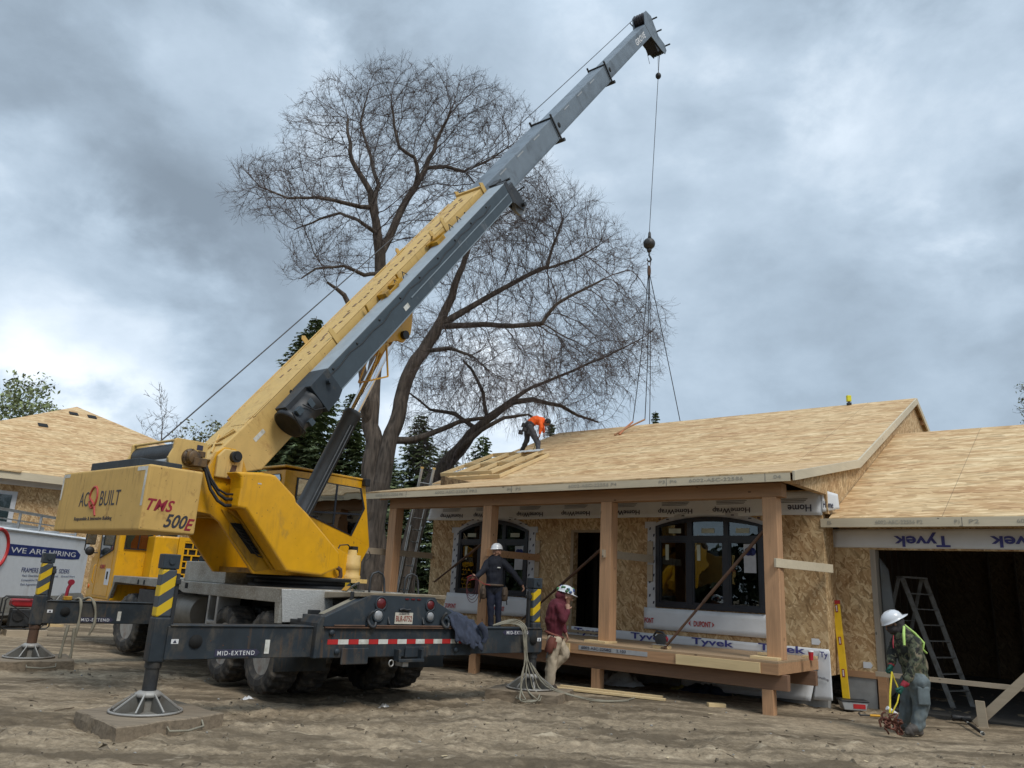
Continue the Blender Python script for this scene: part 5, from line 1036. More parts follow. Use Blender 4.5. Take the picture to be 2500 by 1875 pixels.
def tree_mesh(name, label, group, skeleton, mtk='bark', mtt='twig', twigs=2, tl=(.25, .6), seed=1, leaf=None, leafn=0, leafs=.05, droop=0., cat='tree', tr_=.0042):
    pos, par, ch, R = skeleton; rg = np.random.default_rng(seed); n = len(pos); base = pos[0]
    F = Matrix.Translation(Vector((base[0], base[1], 0))); o = empty(name, F, label, cat, group)
    V = [[], []]; Fc = [[], []]; cnt = [0, 0]
    def ring(which, p, d, r, k, a=None):
        if a is None:
            ref = np.array([0, 0, 1.]) if abs(d[2]) < .9 else np.array([1., 0, 0]); a = np.cross(d, ref)
        a = a-d*np.dot(a, d); a /= np.linalg.norm(a)+1e-9; b = np.cross(d, a)
        for i in range(k): t = 2*pi*i/k; V[which].append(p+(a*cos(t)+b*sin(t))*r)
        cnt[which] += k; return cnt[which]-k
    def seg(which, a, b, ra, rb, k, da=None, db=None, na=None):
        d = b-a; l = np.linalg.norm(d)
        if l < 1e-6: return
        d = d/l; na = nrm0(d) if na is None else na; i = ring(which, a, d if da is None else da, ra, k, na); j = ring(which, b, d if db is None else db, rb, k, na)
        for q in range(k): Fc[which].append((i+q, i+(q+1) % k, j+(q+1) % k, j+q))
    def nrm0(d):
        a = np.cross(d, np.array([0, 0, 1.]) if abs(d[2]) < .9 else np.array([1., 0, 0])); return a/(np.linalg.norm(a)+1e-9)
    dirs = [None]*n; NR = [None]*n
    for i in range(n):
        q = par[i]
        d = (pos[i]-pos[q]) if q >= 0 else np.array([0, 0, 1.])
        if ch[i]:
            c = max(ch[i], key=lambda c: R[c]); e = pos[c]-pos[i]; d = d/np.linalg.norm(d)+e/np.linalg.norm(e)
        dirs[i] = d/(np.linalg.norm(d)+1e-9)
    for i in range(n):
        q = par[i]
        if q < 0: continue
        big = R[i] > .03; k = 10 if R[i] > .12 else (6 if big else 3)
        if NR[q] is None: NR[q] = nrm0(dirs[q])
        a = NR[q]-dirs[i]*np.dot(NR[q], dirs[i]); NR[i] = a/np.linalg.norm(a) if np.linalg.norm(a) > .15 else nrm0(dirs[i])
        dq = dirs[q] if np.dot(dirs[q], pos[i]-pos[q]) > .5*np.linalg.norm(pos[i]-pos[q]) else None
        seg(0 if big else 1, pos[q], pos[i], min(R[q], R[i]*1.35), R[i], k, dq, dirs[i], NR[i])
    LV = []; LF = []
    for i in range(n):
        if R[i] > .035: continue
        m = twigs+(2 if not ch[i] else 0)
        for _ in range(m):
            d = dirs[i]+rg.normal(0, .55, 3); d /= np.linalg.norm(d); L = rg.uniform(*tl); p = pos[i].copy(); s = 3
            for k in range(s):
                d2 = d+rg.normal(0, .15, 3)+np.array([0, 0, -droop if p[2] < base[2]+9 else .12]); d2 /= np.linalg.norm(d2); q = p+d2*L/s
                seg(1, p, q, tr_*(1-.2*k), tr_*(.8-.2*k), 3)
                if k == 1:
                    d3 = d2+rg.normal(0, .6, 3); d3 /= np.linalg.norm(d3); seg(1, q, q+d3*L*.35, tr_*.7, tr_*.4, 3)
                if leaf and rg.random() < leafn:
                    for _ in range(3):
                        c = q+rg.normal(0, leafs*1.6, 3); a = rg.normal(0, 1, 3); a /= np.linalg.norm(a); b = np.cross(a, rg.normal(0, 1, 3)); b /= np.linalg.norm(b); z = leafs*rg.uniform(.6, 1.3); w = len(LV)
                        LV += [c-a*z, c+b*z*.5, c+a*z, c-b*z*.5]; LF.append((w, w+1, w+2, w+3))
                p = q; d = d2
    off = np.array([base[0], base[1], 0])
    def mk(nm, v, f, mt):
        if not f: return
        me = bpy.data.meshes.new(nm); me.from_pydata([tuple(x) for x in (np.array(v)-off)], [], f); me.materials.append(M[mt]); me.polygons.foreach_set('use_smooth', [True]*len(f)); me.update(); ob = bpy.data.objects.new(nm, me); _link(ob, o, F)
    mk('trunk', V[0], Fc[0], mtk); mk('crown', V[1], Fc[1], mtt)
    if leaf: mk('leaves', LV, LF, leaf)
    return o
YT = 25.0
def W_(px, py, dd=0): return on_depth(px, py, YT+dd)
b1 = W_(905, 1300); b1[2] = -.1
limbs1 = [
 [((b1[0], b1[1], b1[2]), None, 0, .42), (905, 1250, 0, .36), (912, 1190, 0, .33), (908, 1120, 0, .31), (903, 1040, 0, .29), (908, 985, 0, .27), (915, 900, .2, .24), (925, 800, .3, .22), (930, 700, .3, .21), (928, 620, .2, .20), (918, 540, 0, .17), (905, 470, -.2, .14), (870, 412, -.4, .11), (856, 350, -.4, .08), (850, 290, -.2, .05)],
 [(928, 620, .2, .19), (945, 590, .5, .17), (975, 522, .8, .15), (1011, 462, .9, .13), (1040, 410, .9, .11), (1060, 368, .8, .09), (1074, 326, .8, .07), (1100, 270, .6, .05)],
 [(1015, 455, .9, .11), (1020, 425, .7, .09), (1012, 385, .5, .08), (975, 360, .2, .07), (962, 305, .1, .055), (956, 255, 0, .04)],
 [(916, 507, 0, .12), (880, 505, -.4, .09), (816, 489, -.8, .075), (771, 482, -1.2, .06), (703, 484, -1.6, .045), (636, 457, -1.8, .03), (600, 418, -2, .02)],
 [(920, 570, 0, .11), (884, 545, -.5, .08), (830, 520, .4, .06), (780, 535, .8, .045), (720, 560, 1, .03)],
 [(928, 665, 0, .10), (890, 672, -.8, .08), (839, 649, -1.4, .06), (771, 656, -1.7, .045), (735, 680, -1.8, .03)],
 [(1042, 410, .9, .09), (1088, 407, 1.4, .07), (1133, 419, 1.6, .055), (1187, 394, 1.6, .04), (1240, 360, 1.6, .03)],
 [(920, 520, 0, .11), (925, 450, 1, .09), (905, 380, 1.8, .07), (880, 300, 2, .05), (900, 220, 2, .03)],
 [(900, 1040, 0, .2), (888, 960, -.7, .17), (880, 880, -.9, .15), (870, 790, -1.2, .12), (840, 720, -1.6, .09), (800, 690, -2, .05)]]
limbs2 = [
 [((b1[0]+.25, b1[1]-.1, -.1), None, 0, .36), (930, 1180, -.1, .31), (943, 1110, -.1, .28), (955, 1060, 0, .26), (978, 980, .2, .24), (1003, 903, .3, .23), (1034, 858, .4, .22), (1062, 812, .5, .20), (1078, 780, .5, .18), (1088, 755, .5, .17), (1104, 724, .5, .16), (1130, 650, .4, .12), (1150, 590, .2, .09), (1140, 520, 0, .06)],
 [(1080, 790, .5, .17), (1101, 778, .6, .15), (1178, 733, .9, .12), (1268, 683, 1.2, .10), (1336, 651, 1.4, .08), (1350, 600, 1.4, .06), (1368, 552, 1.3, .04)],
 [(1336, 655, 1.4, .07), (1404, 633, 1.6, .05), (1460, 600, 1.7, .03)],
 [(1085, 797, .5, .13), (1178, 792, .2, .10), (1250, 796, 0, .09), (1323, 790, -.3, .075), (1359, 742, -.5, .06), (1427, 706, -.7, .045), (1494, 672, -.8, .03), (1530, 660, -.8, .02)],
 [(1034, 858, .4, .10), (1100, 850, -.4, .08), (1150, 868, -.8, .05)],
 [(960, 1075, 0, .15), (1000, 1075, .3, .13), (1060, 1055, .7, .11), (1120, 1030, 1.0, .09), (1180, 1020, 1.2, .07)]]
blobs1 = [(975, 380, 300, 230, 0), (1090, 330, 215, 160, .5), (700, 470, 130, 85, -1.5), (800, 620, 105, 70, -1), (1230, 470, 130, 140, .5), (640, 430, 60, 40, -1.8)]
blobs2 = [(1380, 700, 200, 190, 1), (1180, 640, 150, 150, .5), (1520, 790, 115, 75, 0), (1250, 880, 190, 120, 0), (1080, 850, 120, 110, 0), (1290, 560, 190, 120, .6), (1450, 880, 90, 60, .5)]
tree_mesh('bare_tree', 'tall bare tree with a wide rounded crown of fine twigs rising behind the crane boom', None, grow(limbs1, blobs1, YT, 7600, seed=3, dz=3.4), twigs=4, tl=(.25, .6), seed=4, tr_=.0043)
tree_mesh('bare_tree', 'bare tree on the right of the forked trunks, crooked limbs reaching towards the sling chains', None, grow(limbs2, blobs2, YT, 7000, seed=5, dz=3.2, droop=.05), twigs=4, tl=(.3, .75), seed=6, droop=.5, tr_=.0043)
b2 = on_depth(1010, 1330, 27.0)
limbs3 = [[((b2[0], b2[1], -.1), None, 0, .36), (1040, 1200, 0, .30), (1075, 1150, 0, .27), (1105, 1115, 0, .25), (1150, 1060, 0, .20), (1190, 1023, 0, .18), (1225, 998, 0, .16), (1252, 982, 0, .13), (1300, 975, .1, .11), (1335, 984, .2, .09), (1371, 991, .3, .08), (1412, 1015, .4, .06), (1461, 1031, .5, .04)],
 [(1225, 998, 0, .12), (1268, 965, .3, .10), (1300, 945, .5, .08), (1400, 905, .8, .06), (1480, 870, 1, .045), (1540, 840, 1, .03), (1600, 800, 1, .02)],
 [(1105, 1120, 0, .16), (1140, 1080, -.8, .13), (1175, 1050, -1, .10), (1230, 1020, -1.2, .08), (1290, 1012, -1.4, .05), (1330, 1040, -1.5, .03)],
 [(1190, 1023, 0, .10), (1180, 960, .3, .08), (1150, 900, .5, .06), (1130, 880, .5, .05)],
 [(1160, 1045, 0, .11), (1110, 1010, .5, .09), (1050, 1000, .8, .06), (1000, 960, 1, .04)]]
blobs3 = [(1180, 960, 130, 80, 0), (1400, 920, 170, 80, .5), (1360, 1010, 130, 50, .2), (1080, 1000, 100, 90, .3), (1100, 1130, 70, 90, .2), (1530, 870, 90, 60, .8)]
tree_mesh('bare_tree', 'low leaning bare tree bending over the roof behind the stooping worker in orange', None, grow(limbs3, blobs3, 27.0, 3400, seed=8, dz=2.2, droop=.12), twigs=3, tl=(.3, .8), seed=9, droop=.6, tr_=.0045)
# far trees
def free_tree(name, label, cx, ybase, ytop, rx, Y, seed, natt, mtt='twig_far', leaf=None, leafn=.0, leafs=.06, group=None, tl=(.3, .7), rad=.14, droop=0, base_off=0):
    b = on_depth(cx+base_off, ybase, Y); h = (ybase-ytop)
    limbs = [[((b[0], b[1], -.1), None, 0, rad*1.2), (cx, ybase-.1*h, 0, rad), (cx+rx*.08, ybase-.4*h, 0, rad*.7), (cx-rx*.05, ybase-.62*h, .2, rad*.4), (cx+rx*.1, ybase-.8*h, .2, rad*.2)],
             [(cx, ybase-.35*h, 0, rad*.5), (cx+rx*.5, ybase-.55*h, .5, rad*.25), (cx+rx*.7, ybase-.7*h, .7, rad*.15)], [(cx, ybase-.3*h, 0, rad*.5), (cx-rx*.5, ybase-.5*h, -.5, rad*.25), (cx-rx*.6, ybase-.72*h, -.7, rad*.15)]]
    blobs = [(cx, ytop+.38*h, rx*.85, .38*h, 0), (cx-rx*.5, ytop+.55*h, rx*.5, .25*h, 0), (cx+rx*.5, ytop+.5*h, rx*.5, .27*h, 0)]
    sk = grow(limbs, blobs, Y, natt, influence=4, kill=.55, step=.42, seed=seed, dz=rx*Y/FPX*.9)
    return tree_mesh(name, label, group, sk, mtt=mtt, twigs=2, tl=tl, seed=seed+50, leaf=leaf, leafn=leafn, leafs=leafs, droop=droop, tr_=.012)
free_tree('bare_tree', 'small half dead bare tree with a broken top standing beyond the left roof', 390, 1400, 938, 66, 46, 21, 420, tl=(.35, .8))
free_tree('leafy_tree', 'budding green tree with a broad crown rising behind the left house roof', 60, 1400, 922, 120, 48, 22, 900, leaf='leaf', leafn=.6, leafs=.14)
free_tree('leafy_tree', 'pale budding tree behind the winch, left of the boom foot', 455, 1400, 1035, 50, 50, 23, 420, leaf='leaf_pale', leafn=.7, leafs=.13)
free_tree('leafy_tree', 'round budding treetop showing right against the boom foot', 530, 1400, 1028, 48, 52, 24, 420, leaf='leaf_pale', leafn=.85, leafs=.14)
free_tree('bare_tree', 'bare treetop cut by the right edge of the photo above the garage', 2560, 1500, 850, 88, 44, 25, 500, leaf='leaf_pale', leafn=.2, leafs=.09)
def spruce(label, cx, ytop, Y, wid, seed, group='spruces behind the site', dens=1.0, name='spruce_tree'):
    rs = random.Random(seed); topw = on_depth(cx, ytop, Y); hgt = topw[2]; x, y = topw[0], topw[1]
    F = Matrix.Translation(Vector((x, y, 0))); o = empty(name, F, label, 'tree', group)
    mb = MB(F); mb.tube([(0, 0, -.1), (0, 0, hgt*.5), (.02, 0, hgt)], [hgt*.014, hgt*.009, .012], 7); mb.build('trunk', M['bark'], o)
    V = []; Fs = []; z = hgt*.06
    while z < hgt-.05:
        t = 1-z/hgt; L0 = wid*(.06+.94*t**.85); n = max(4, int(9*dens)); a0 = rs.random()*6
        for k in range(n):
            a = a0+k*2*pi/n+rs.uniform(-.25, .25); L = L0*rs.uniform(.45, 1.15); c, s = cos(a), sin(a); m = max(2, int(L/.16))
            for j in range(1, m+1):
                u = j/m; px, py = c*L*u, s*L*u; pz = z-.30*L*u+.16*L*u*u+rs.uniform(-.05, .05)
                w = (.10+.30*(1-u*.6))*min(1, L)
                for q in range(7):
                    da = a+rs.uniform(-1.5, 1.5); l = w*rs.uniform(.5, 1.1)+.09; ex, ey = px+cos(da)*l, py+sin(da)*l; ez = pz-l*rs.uniform(.05, .55); nx, ny = -sin(da)*.075, cos(da)*.075; b = len(V); r = rs.uniform(.6, 1.4)
                    V += [(px-nx*r, py-ny*r, pz+.02), (px+nx*r, py+ny*r, pz-.02), (ex, ey, ez)]; Fs.append((b, b+1, b+2))
        z += .16+.24*t
    mb = MB(F); mb.add(V, Fs); mb.build('foliage', M['needle'], o)
    return o
spruce('tall dark spruce filling the gap between boom and lift cylinder', 745, 812, 33, 4.0, 1, dens=1.6)
spruce('narrow spruce tip poking above the yellow boom on its left side', 772, 772, 36, 3.6, 2, dens=1.5)
spruce('dark spruce directly right of the cylinder rod beside the tree trunks', 862, 960, 34, 3.2, 3, dens=1.3)
spruce('small pointed spruce between the forked trunk and the leaning tree', 1028, 1010, 38, 3.0, 4, dens=1.3)
spruce('wide spruce low behind the aluminium ladder', 1090, 1095, 40, 3.8, 5, dens=1.3)
spruce('spruce low behind the crane cab roof', 690, 985, 37, 3.8, 6, dens=1.3)
spruce('tiny dark spruce tip showing above the roof ridge beside the sling chains', 1600, 1003, 44, 1.5, 7, dens=1.3)
spruce('spruce tip showing above the ridge right behind the stooping worker', 1345, 1035, 42, 2.0, 8, dens=1.2)
spruce('bushy spruce between crane cab and porch, lower than its neighbours', 955, 1120, 42, 3.6, 9, dens=1.2)
spruce('dark spruce behind the leaning tree at the roof corner', 1180, 1060, 43, 3.4, 10, dens=1.2)
# lawn and scrub far behind the site
lw = MB(); lw.add([(-90, 42, .03), (110, 42, .03), (160, 240, .03), (-160, 240, .03)], [(0, 1, 2, 3)])
tag(lw.build('lawn', mat('lawn', (.06, .10, .025), .95, var=.3, vs=.6)), kind='structure')
def scrub():
    rs = random.Random(4); V = []; Fs = []
    for i in range(15000):
        x = rs.uniform(-48, 40); y = 66+rs.gauss(0, 3)+abs(x)*.1; h = (2.3+1.6*noise.noise(Vector((x*.22, 3, 1))))*rs.random()**.6
        c = Vector((x, y, h)); s = rs.uniform(.1, .26); a = Vector((rs.gauss(0, 1), rs.gauss(0, 1), rs.gauss(0, 1))).normalized()*s; b = a.orthogonal().normalized()*s*.6; k = len(V); V += [c-a, c+b, c+a, c-b]; Fs.append((k, k+1, k+2, k+3))
    mb = MB(); mb.add(V, Fs); tag(mb.build('scrub', mat('scrub_leaf', (.055, .075, .035), .9, var=.5, vs=.5)), kind='stuff')
scrub()
def rear_treeline():
    rs = random.Random(14); V = []; Fs = []
    for i in range(9000):
        a = radians(rs.uniform(75, 285)); r = 46+rs.gauss(0, 2.5); h = (7+5*noise.noise(Vector((a*5, 3, 1))))*rs.random()**.8
        c = Vector((r*sin(a), r*cos(a), h)); s = rs.uniform(.5, 1.1); u = Vector((rs.gauss(0, 1), rs.gauss(0, 1), rs.gauss(0, 1))).normalized()*s; b = u.orthogonal().normalized()*s*.7; k = len(V); V += [c-u, c+b, c+u, c-b]; Fs.append((k, k+1, k+2, k+3))
    mb = MB(); mb.add(V, Fs); tag(mb.build('treeline', mat('treeline_leaf', (.06, .08, .04), .9, var=.5, vs=.4)), kind='stuff')
rear_treeline()

# ================================================================== shed far away, neighbouring house, trailer
sp_ = on_depth(1012, 1400, 92); SH = Matrix.Translation(Vector((sp_[0], 92, .0)))@rotz(-20)
shed = empty('garden_shed', SH, 'small pale shed with dark roof and white framed windows far behind the porch', 'shed')
m = MB(SH); m.prism([(-1.0, 0), (1.0, 0), (1.0, 1.9), (0, 2.75), (-1.0, 1.9)], 'y', 0, 3.4); m.build('wall', mat('shed_siding', (.42, .50, .56), .7), shed)
m = MB(SH); m.prism([(-1.15, 1.82), (0, 2.82), (1.15, 1.82), (1.15, 1.92), (0, 2.94), (-1.15, 1.92)], 'y', -.15, 3.6); m.build('roof', mat('shed_roof', (.045, .05, .06), .8), shed)
m = MB(SH); m.box(-.75, .75, -.03, 0, 0, 1.75); dr_ = m.build('door', mat('shed_door', (.03, .035, .045), .6), shed)
for x in (-.4, .4):
    m = MB(SH)
    m.box(x-.26, x+.26, -.05, -.03, 1.45, 1.53); m.box(x-.26, x+.26, -.05, -.03, .85, .93); m.box(x-.26, x-.18, -.05, -.03, .93, 1.45); m.box(x+.18, x+.26, -.05, -.03, .93, 1.45); m.box(x-.03, x+.03, -.05, -.03, .93, 1.45); m.box(x-.18, x+.18, -.048, -.031, 1.15, 1.2); m.build('window', M['white'], dr_)
_e = 32.0*np.array([sin(radians(-33.24)), cos(radians(-33.24)), 0]); HL = frame(_e, -41.4)
h2 = empty('neighbouring_house', HL, 'unfinished house on the left with a broad hipped strand board roof', 'house')
ez = 1.65+32.0*math.tan(radians(5.4)); XA, XB = -4.3, 11.8; XM = (XA+XB)/2; apz = fp(HL, 189, 995, 8.0)[2]
def h2m(): return MB(HL)
m = h2m(); v = [(XA, -.5, ez), (XB, -.5, ez), (XB, 16.5, ez), (XA, 16.5, ez), (XM-.2, 7.8, apz), (XM-.2, 8.2, apz)]
v2 = [(a, b, c-.05) for a, b, c in v]; m.add(v+v2, [(0, 1, 4), (1, 2, 5, 4), (2, 3, 5), (3, 0, 4, 5), (7, 6, 10), (8, 7, 10, 11), (9, 8, 11), (6, 9, 11, 10), (1, 0, 6, 7), (2, 1, 7, 8), (3, 2, 8, 9), (0, 3, 9, 6)]); m.build('roof', M['osb_roof_plain'], h2)
m = h2m(); zr = fp(HL, 10, 1030, 6.8)[2]; m.prism([(-.6, ez+.02), (6.8, zr), (14.6, ez+.02), (14.6, ez-.03), (6.8, zr-.05), (-.6, ez-.03)], 'x', -20, XM-3.2); m.build('wing_roof', M['osb_roof_plain'], h2)
m = h2m(); m.box(-20, XB, -.54, -.50, ez-.28, ez-.01); m.build('fascia', M['fascia'], h2)
m = h2m(); m.box(-16, XB-.1, -.49, .1, ez-.18, ez-.14); m.build('soffit', M['osb_wall'], h2)
m = h2m(); m.box(-16, XB-.5, .1, .25, .4, ez-.14); m.box(XB-.65, XB-.5, .1, 16, .4, ez-.14); m.build('wall', M['osb_wall'], h2)
m = h2m(); m.box(-16, XB-.52, .12, .3, -.2, .4); m.build('foundation', M['concrete'], h2)
m = h2m(); m.box(-16, XB-.5, .08, .10, ez-.42, ez-.16); m.build('house_wrap_strip', M['wrap'], h2)
for px, w in ((0, 1.2), (505, .55), (430, .7)):
    c = fp(HL, px, 1290, .06); zt = fp(HL, px, 1200 if px == 0 else 1268, .06)[2]
    m = h2m(); m.box(c[0]-w*.9, c[0]+w*.25, .04, .10, zt-1.3, zt+.05); f = m.build('window', mat('flashing_far', (.5, .51, .53), .6), h2); m = h2m(); m.box(c[0]-w*.8, c[0]+w*.12, .02, .04, zt-1.2, zt-.08); m.build('glass', M['cab_pane'], f)
for px, py in ((180, 1010), (225, 1018), (105, 1038)):
    # vent cut-outs lie on the front slope
    nrm = np.array([0, -(apz-ez), 8.3]); nw = np.array(HL.to_3x3()@Vector(nrm)); pw = Vector(on_plane(px, py, np.array(HL@Vector((0, -.5, ez+.02))), nw)); pl = HL.inverted()@pw; k = (apz-ez)/8.3
    m = h2m(); m.add([(pl[0]-.18, pl[1]-.18, pl[2]-.18*k+.012), (pl[0]+.18, pl[1]-.18, pl[2]-.18*k+.012), (pl[0]+.18, pl[1]+.18, pl[2]+.18*k+.012), (pl[0]-.18, pl[1]+.18, pl[2]+.18*k+.012)], [(0, 1, 2, 3)]); m.build('vent_opening', M['void'], h2)
tq = on_z(14, 1500, .38); TL = frame(tq, -5+0); TL = TL@tr(0, 0, -.38)   # y runs along the trailer side, away from the camera; the side is x = 0
trl = empty('enclosed_trailer', TL, 'white enclosed work trailer with a blue WE ARE HIRING banner on its side', 'trailer')
def tm(): return MB(TL)
ztop = fp(TL, 0, 1284, 0, 'x')[2]; yend = fp(TL, 207, 1400, 0, 'x')[1]; y0 = -4.0
m = tm(); m.prism([(-2.2, .42), (0, .42), (0, ztop-.06), (-.06, ztop), (-2.14, ztop), (-2.2, ztop-.06)], 'y', y0, yend); tb = m.build('body', M['offwhite'], trl, bevel=.02)
m = tm(); m.box(-.005, .012, y0, yend, .36, .42); m.box(-.0, .03, y0, yend, ztop-.09, ztop-.05); m.build('trim_rail', M['alu'], trl)
m = tm(); m.box(.0, .008, y0, yend-.05, .42, .80); m.build('stone_guard', M['tread'], trl)
m = tm(); m.box(-2.0, -.2, y0, yend, .25, .36); m.build('chassis_frame', M['dark'], trl)
wy = fp(TL, 165, 1480, 0, 'x')[1]
for k in (-.45, .45):
    m = tm(); m.lathe([(.12, -.1), (.33, -.11), (.35, -.08), (.35, .06), (.33, .08), (.12, .06)], (-.12, wy+k, .35), 'x', 28); w_ = m.build('wheel', M['tyre'], trl); m = tm(); m.lathe([(.2, .05), (.18, .0), (0, .02)], (-.12, wy+k, .35), 'x', 20); m.build('rim', M['rim'], w_)
m = tm(); pts = [(wy-.95, .42), (wy-.85, .62), (wy-.6, .78), (wy+.6, .78), (wy+.85, .62), (wy+.95, .42)]
for a, b in zip(pts, pts[1:]): m.bar((.05, a[0], a[1]), (.05, b[0], b[1]), .16, .03, (1, 0, 0))
m.build('mudguard', M['alu'], trl)
def tpx(x, y): return fp(TL, x, y, .0, 'x')
TF = TL@tr(.004, 0, 0)@rotz(90)            # lettering plane on the side; local x follows the trailer's y
a = tpx(20, 1340)[1]; b = tpx(196, 1355)[1]; zt = tpx(19, 1327)[2]; zb = tpx(14, 1355)[2]
m = tm(); m.prism([(a, zb), (a, zt), (b-.3, zt), (b, zb+(zt-zb)*.55), (b-.05, zb+.02), (b-.5, zb)], 'x', .001, .006); bn = m.build('banner', M['navy'], trl)
text('WE ARE HIRING', bn, TF@tr(a+.12, -.004, zb+.07), b-a-.45, (zt-zb)-.14, M['white'], bold=.0)
text('FRAMERS  ROOFERS  SIDERS', trl, TF@tr(tpx(55, 1380)[1], -.0, tpx(55, 1397)[2]), tpx(170, 1390)[1]-tpx(55, 1380)[1], .12, M['navy'])
for k, (s, x1) in enumerate((('Paid Overtime    Company Tools    Ground Work', 184), ('Competitive Wages', 106), ('Paid Apprenticeships', 108))):
    text(s, trl, TF@tr(tpx(54, 1405)[1], -.0, tpx(54, 1409+k*11)[2]), tpx(x1, 1400)[1]-tpx(54, 1405)[1], .07, mat('print_grey', (.16, .19, .28), .6))
cz = tpx(5, 1340)[2]; cyy = tpx(-8, 1340)[1]
m = tm(); m.tube([(.008, cyy+.46*cos(t), cz+.46*sin(t)) for t in [k*2*pi/40 for k in range(41)]], .045, 6); m.build('red_ring_logo', M['red'], trl)
rk = tm()
for yy in np.arange(y0+.6, yend-.6, 1.1): rk.bar((-.1, yy, ztop), (-.1, yy, ztop+.42), .05, .05); rk.bar((-.1, yy, ztop+.05), (-1.9, yy, ztop+.05), .05, .05)
rk.bar((-.1, y0, ztop+.42), (-.1, yend-.9, ztop+.42), .05, .07); rk.bar((-.1, y0, ztop+.2), (-.1, yend-.9, ztop+.2), .03, .03); rk.build('ladder_rack', M['alu'], trl)
LDF = TL@tr(-1.0, 0, ztop+.12); ld = empty('stored_ladder', LDF, 'aluminium ladder lying flat on the rack of the white trailer', 'ladder')
for s in (-.22, .22): m = MB(LDF); m.bar((s, y0+.5, .02), (s, yend-1.4, .02), .03, .09); m.build('rail', M['alu'], ld)
m = MB(LDF)
for k in range(20): m.tube([(-.22, y0+.8+k*.3, .02), (.22, y0+.8+k*.3, .02)], .015, 5)
m.build('rungs', M['alu'], ld)
# ================================================================== loose things
# ---- outrigger mats
def mat_block(label, pts, h, lean=0):
    c = sum((Vector(p) for p in pts), Vector())/4; c.z = 0; F = Matrix.Translation(c); o = empty('outrigger_mat', F, label, 'outrigger mat', 'timber mats under the outrigger floats')
    rs = random.Random(len(label)); vs = []; n = 12
    P = [Vector(p)-c for p in pts]; mb = MB(F)
    def q(s, t): a = P[0].lerp(P[1], s); b = P[3].lerp(P[2], s); v = a.lerp(b, t); return v
    for zi, z in enumerate((-.03, h*.5, h-.012, h)):
        ins = .0 if zi < 3 else .015
        for k in range(n+1):
            for j in range(n+1):
                s, t = k/n, j/n; s2_ = ins+s*(1-2*ins); t2 = ins+t*(1-2*ins); v = q(s2_, t2); w = noise.noise(v*5+Vector((zi, 0, 0)))*.012; vs.append((v.x+w, v.y+w, z+noise.noise(v*3)*.012*(z > 0)))
    N = (n+1)*(n+1); fs = [(3*N+k*(n+1)+j, 3*N+(k+1)*(n+1)+j, 3*N+(k+1)*(n+1)+j+1, 3*N+k*(n+1)+j+1) for k in range(n) for j in range(n)]
    ed = [k*(n+1) for k in range(n+1)]+[n*(n+1)+j for j in range(1, n+1)]+[k*(n+1)+n for k in range(n-1, -1, -1)]+[j for j in range(n-1, 0, -1)]
    for z in range(3):
        for i in range(len(ed)): a, b = ed[i], ed[(i+1) % len(ed)]; fs.append((z*N+a, z*N+b, (z+1)*N+b, (z+1)*N+a))
    mb.add(vs, fs); mb.build('timber', M['mat_wood'], o)
    a = q(.0, .0); b = q(1, .0); 
    m = MB(F); p0 = a.lerp(b, .45); p1 = a.lerp(b, .78); out = (a-q(0, 1)).normalized()
    m.tube([p0+Vector((0, 0, h*.55)), p0+out*.07+Vector((0, 0, .05)), p0.lerp(p1, .5)+out*.10+Vector((0, 0, .035)), p1+out*.06+Vector((0, 0, .05)), p1+Vector((0, 0, h*.7))], [.010, .013, .013, .013, .010], 6); m.build('rope_handle', M['webbing'], o)
mat_block('worn square timber mat under the nearest outrigger float, lower left', [(-3.68, 8.17, 0), (-3.02, 9.28, 0), (-3.86, 10.02, 0), (-4.52, 9.0, 0)], .145)
fl = T@Vector((-3.08, 5.98, 0)); fr = T@Vector((2.71, 0, 0)); frr = T@Vector((2.71, 5.98, 0))
def sq(c, a, w, d): u_, v_ = az(a), az(a+90); return [tuple(np.array([c.x, c.y, 0])+u_*s*d+v_*t*w) for s, t in ((-1, -1), (-1, 1), (1, 1), (1, -1))]
mat_block('muddy timber mat under the far left outrigger float by the generator', sq(fl, -35, .62, .55),.14)
mat_block('timber mat half under the webbing slings, beside the walking worker in maroon', sq(fr, 20, .58, .46),.14)
mat_block('timber mat under the outrigger hidden behind the crane, before the porch end', sq(frr, 10, .6, .5),.14)
# ---- webbing slings draped over the outriggers
def strap(name, label, paths, r=.018, group='webbing slings draped over the outriggers', mt='webbing'):
    base = Vector(paths[0][0]); F = Matrix.Translation(Vector((base.x, base.y, 0))); o = empty(name, F, label, 'sling', group)
    for p in paths:
        pts = [Vector(q)-F.translation for q in p]; mb = MB(F)
        # flat band: rectangular section swept along the path with smooth subdivision
        q = []
        for i in range(len(pts)-1):
            a, b, c, d = pts[max(i-1, 0)], pts[i], pts[i+1], pts[min(i+2, len(pts)-1)]
            for k in range(4): t = k/4; q.append(.5*((2*b)+(-a+c)*t+(2*a-5*b+4*c-d)*t*t+(-a+3*b-3*c+d)*t**3))
        q.append(pts[-1]); mb.tube(q, [r*(1+.25*sin(i*1.1)) for i in range(len(q))], 6); mb.build('band', M[mt], o)
    return o
def tp(x, y, z): return tuple(T@Vector((x, y, z)))
rs = random.Random(2)
paths = []
for k in range(4):
    x = 2.30+k*.035; d = rs.uniform(-.03, .03)
    paths.append([tp(x-.35-.05*k, .05, 1.08), tp(x-.15, -.04, 1.12+.02*k), tp(x, -.165, 1.07), tp(x+.02+d, -.19, .85), tp(x+.06+d, -.20, .60), tp(x-.02+.06*k, -.24, .34), tp(x-.06+.10*k, -.30, .16), tp(x-.1+.16*k, -.45-.04*k, .06)])
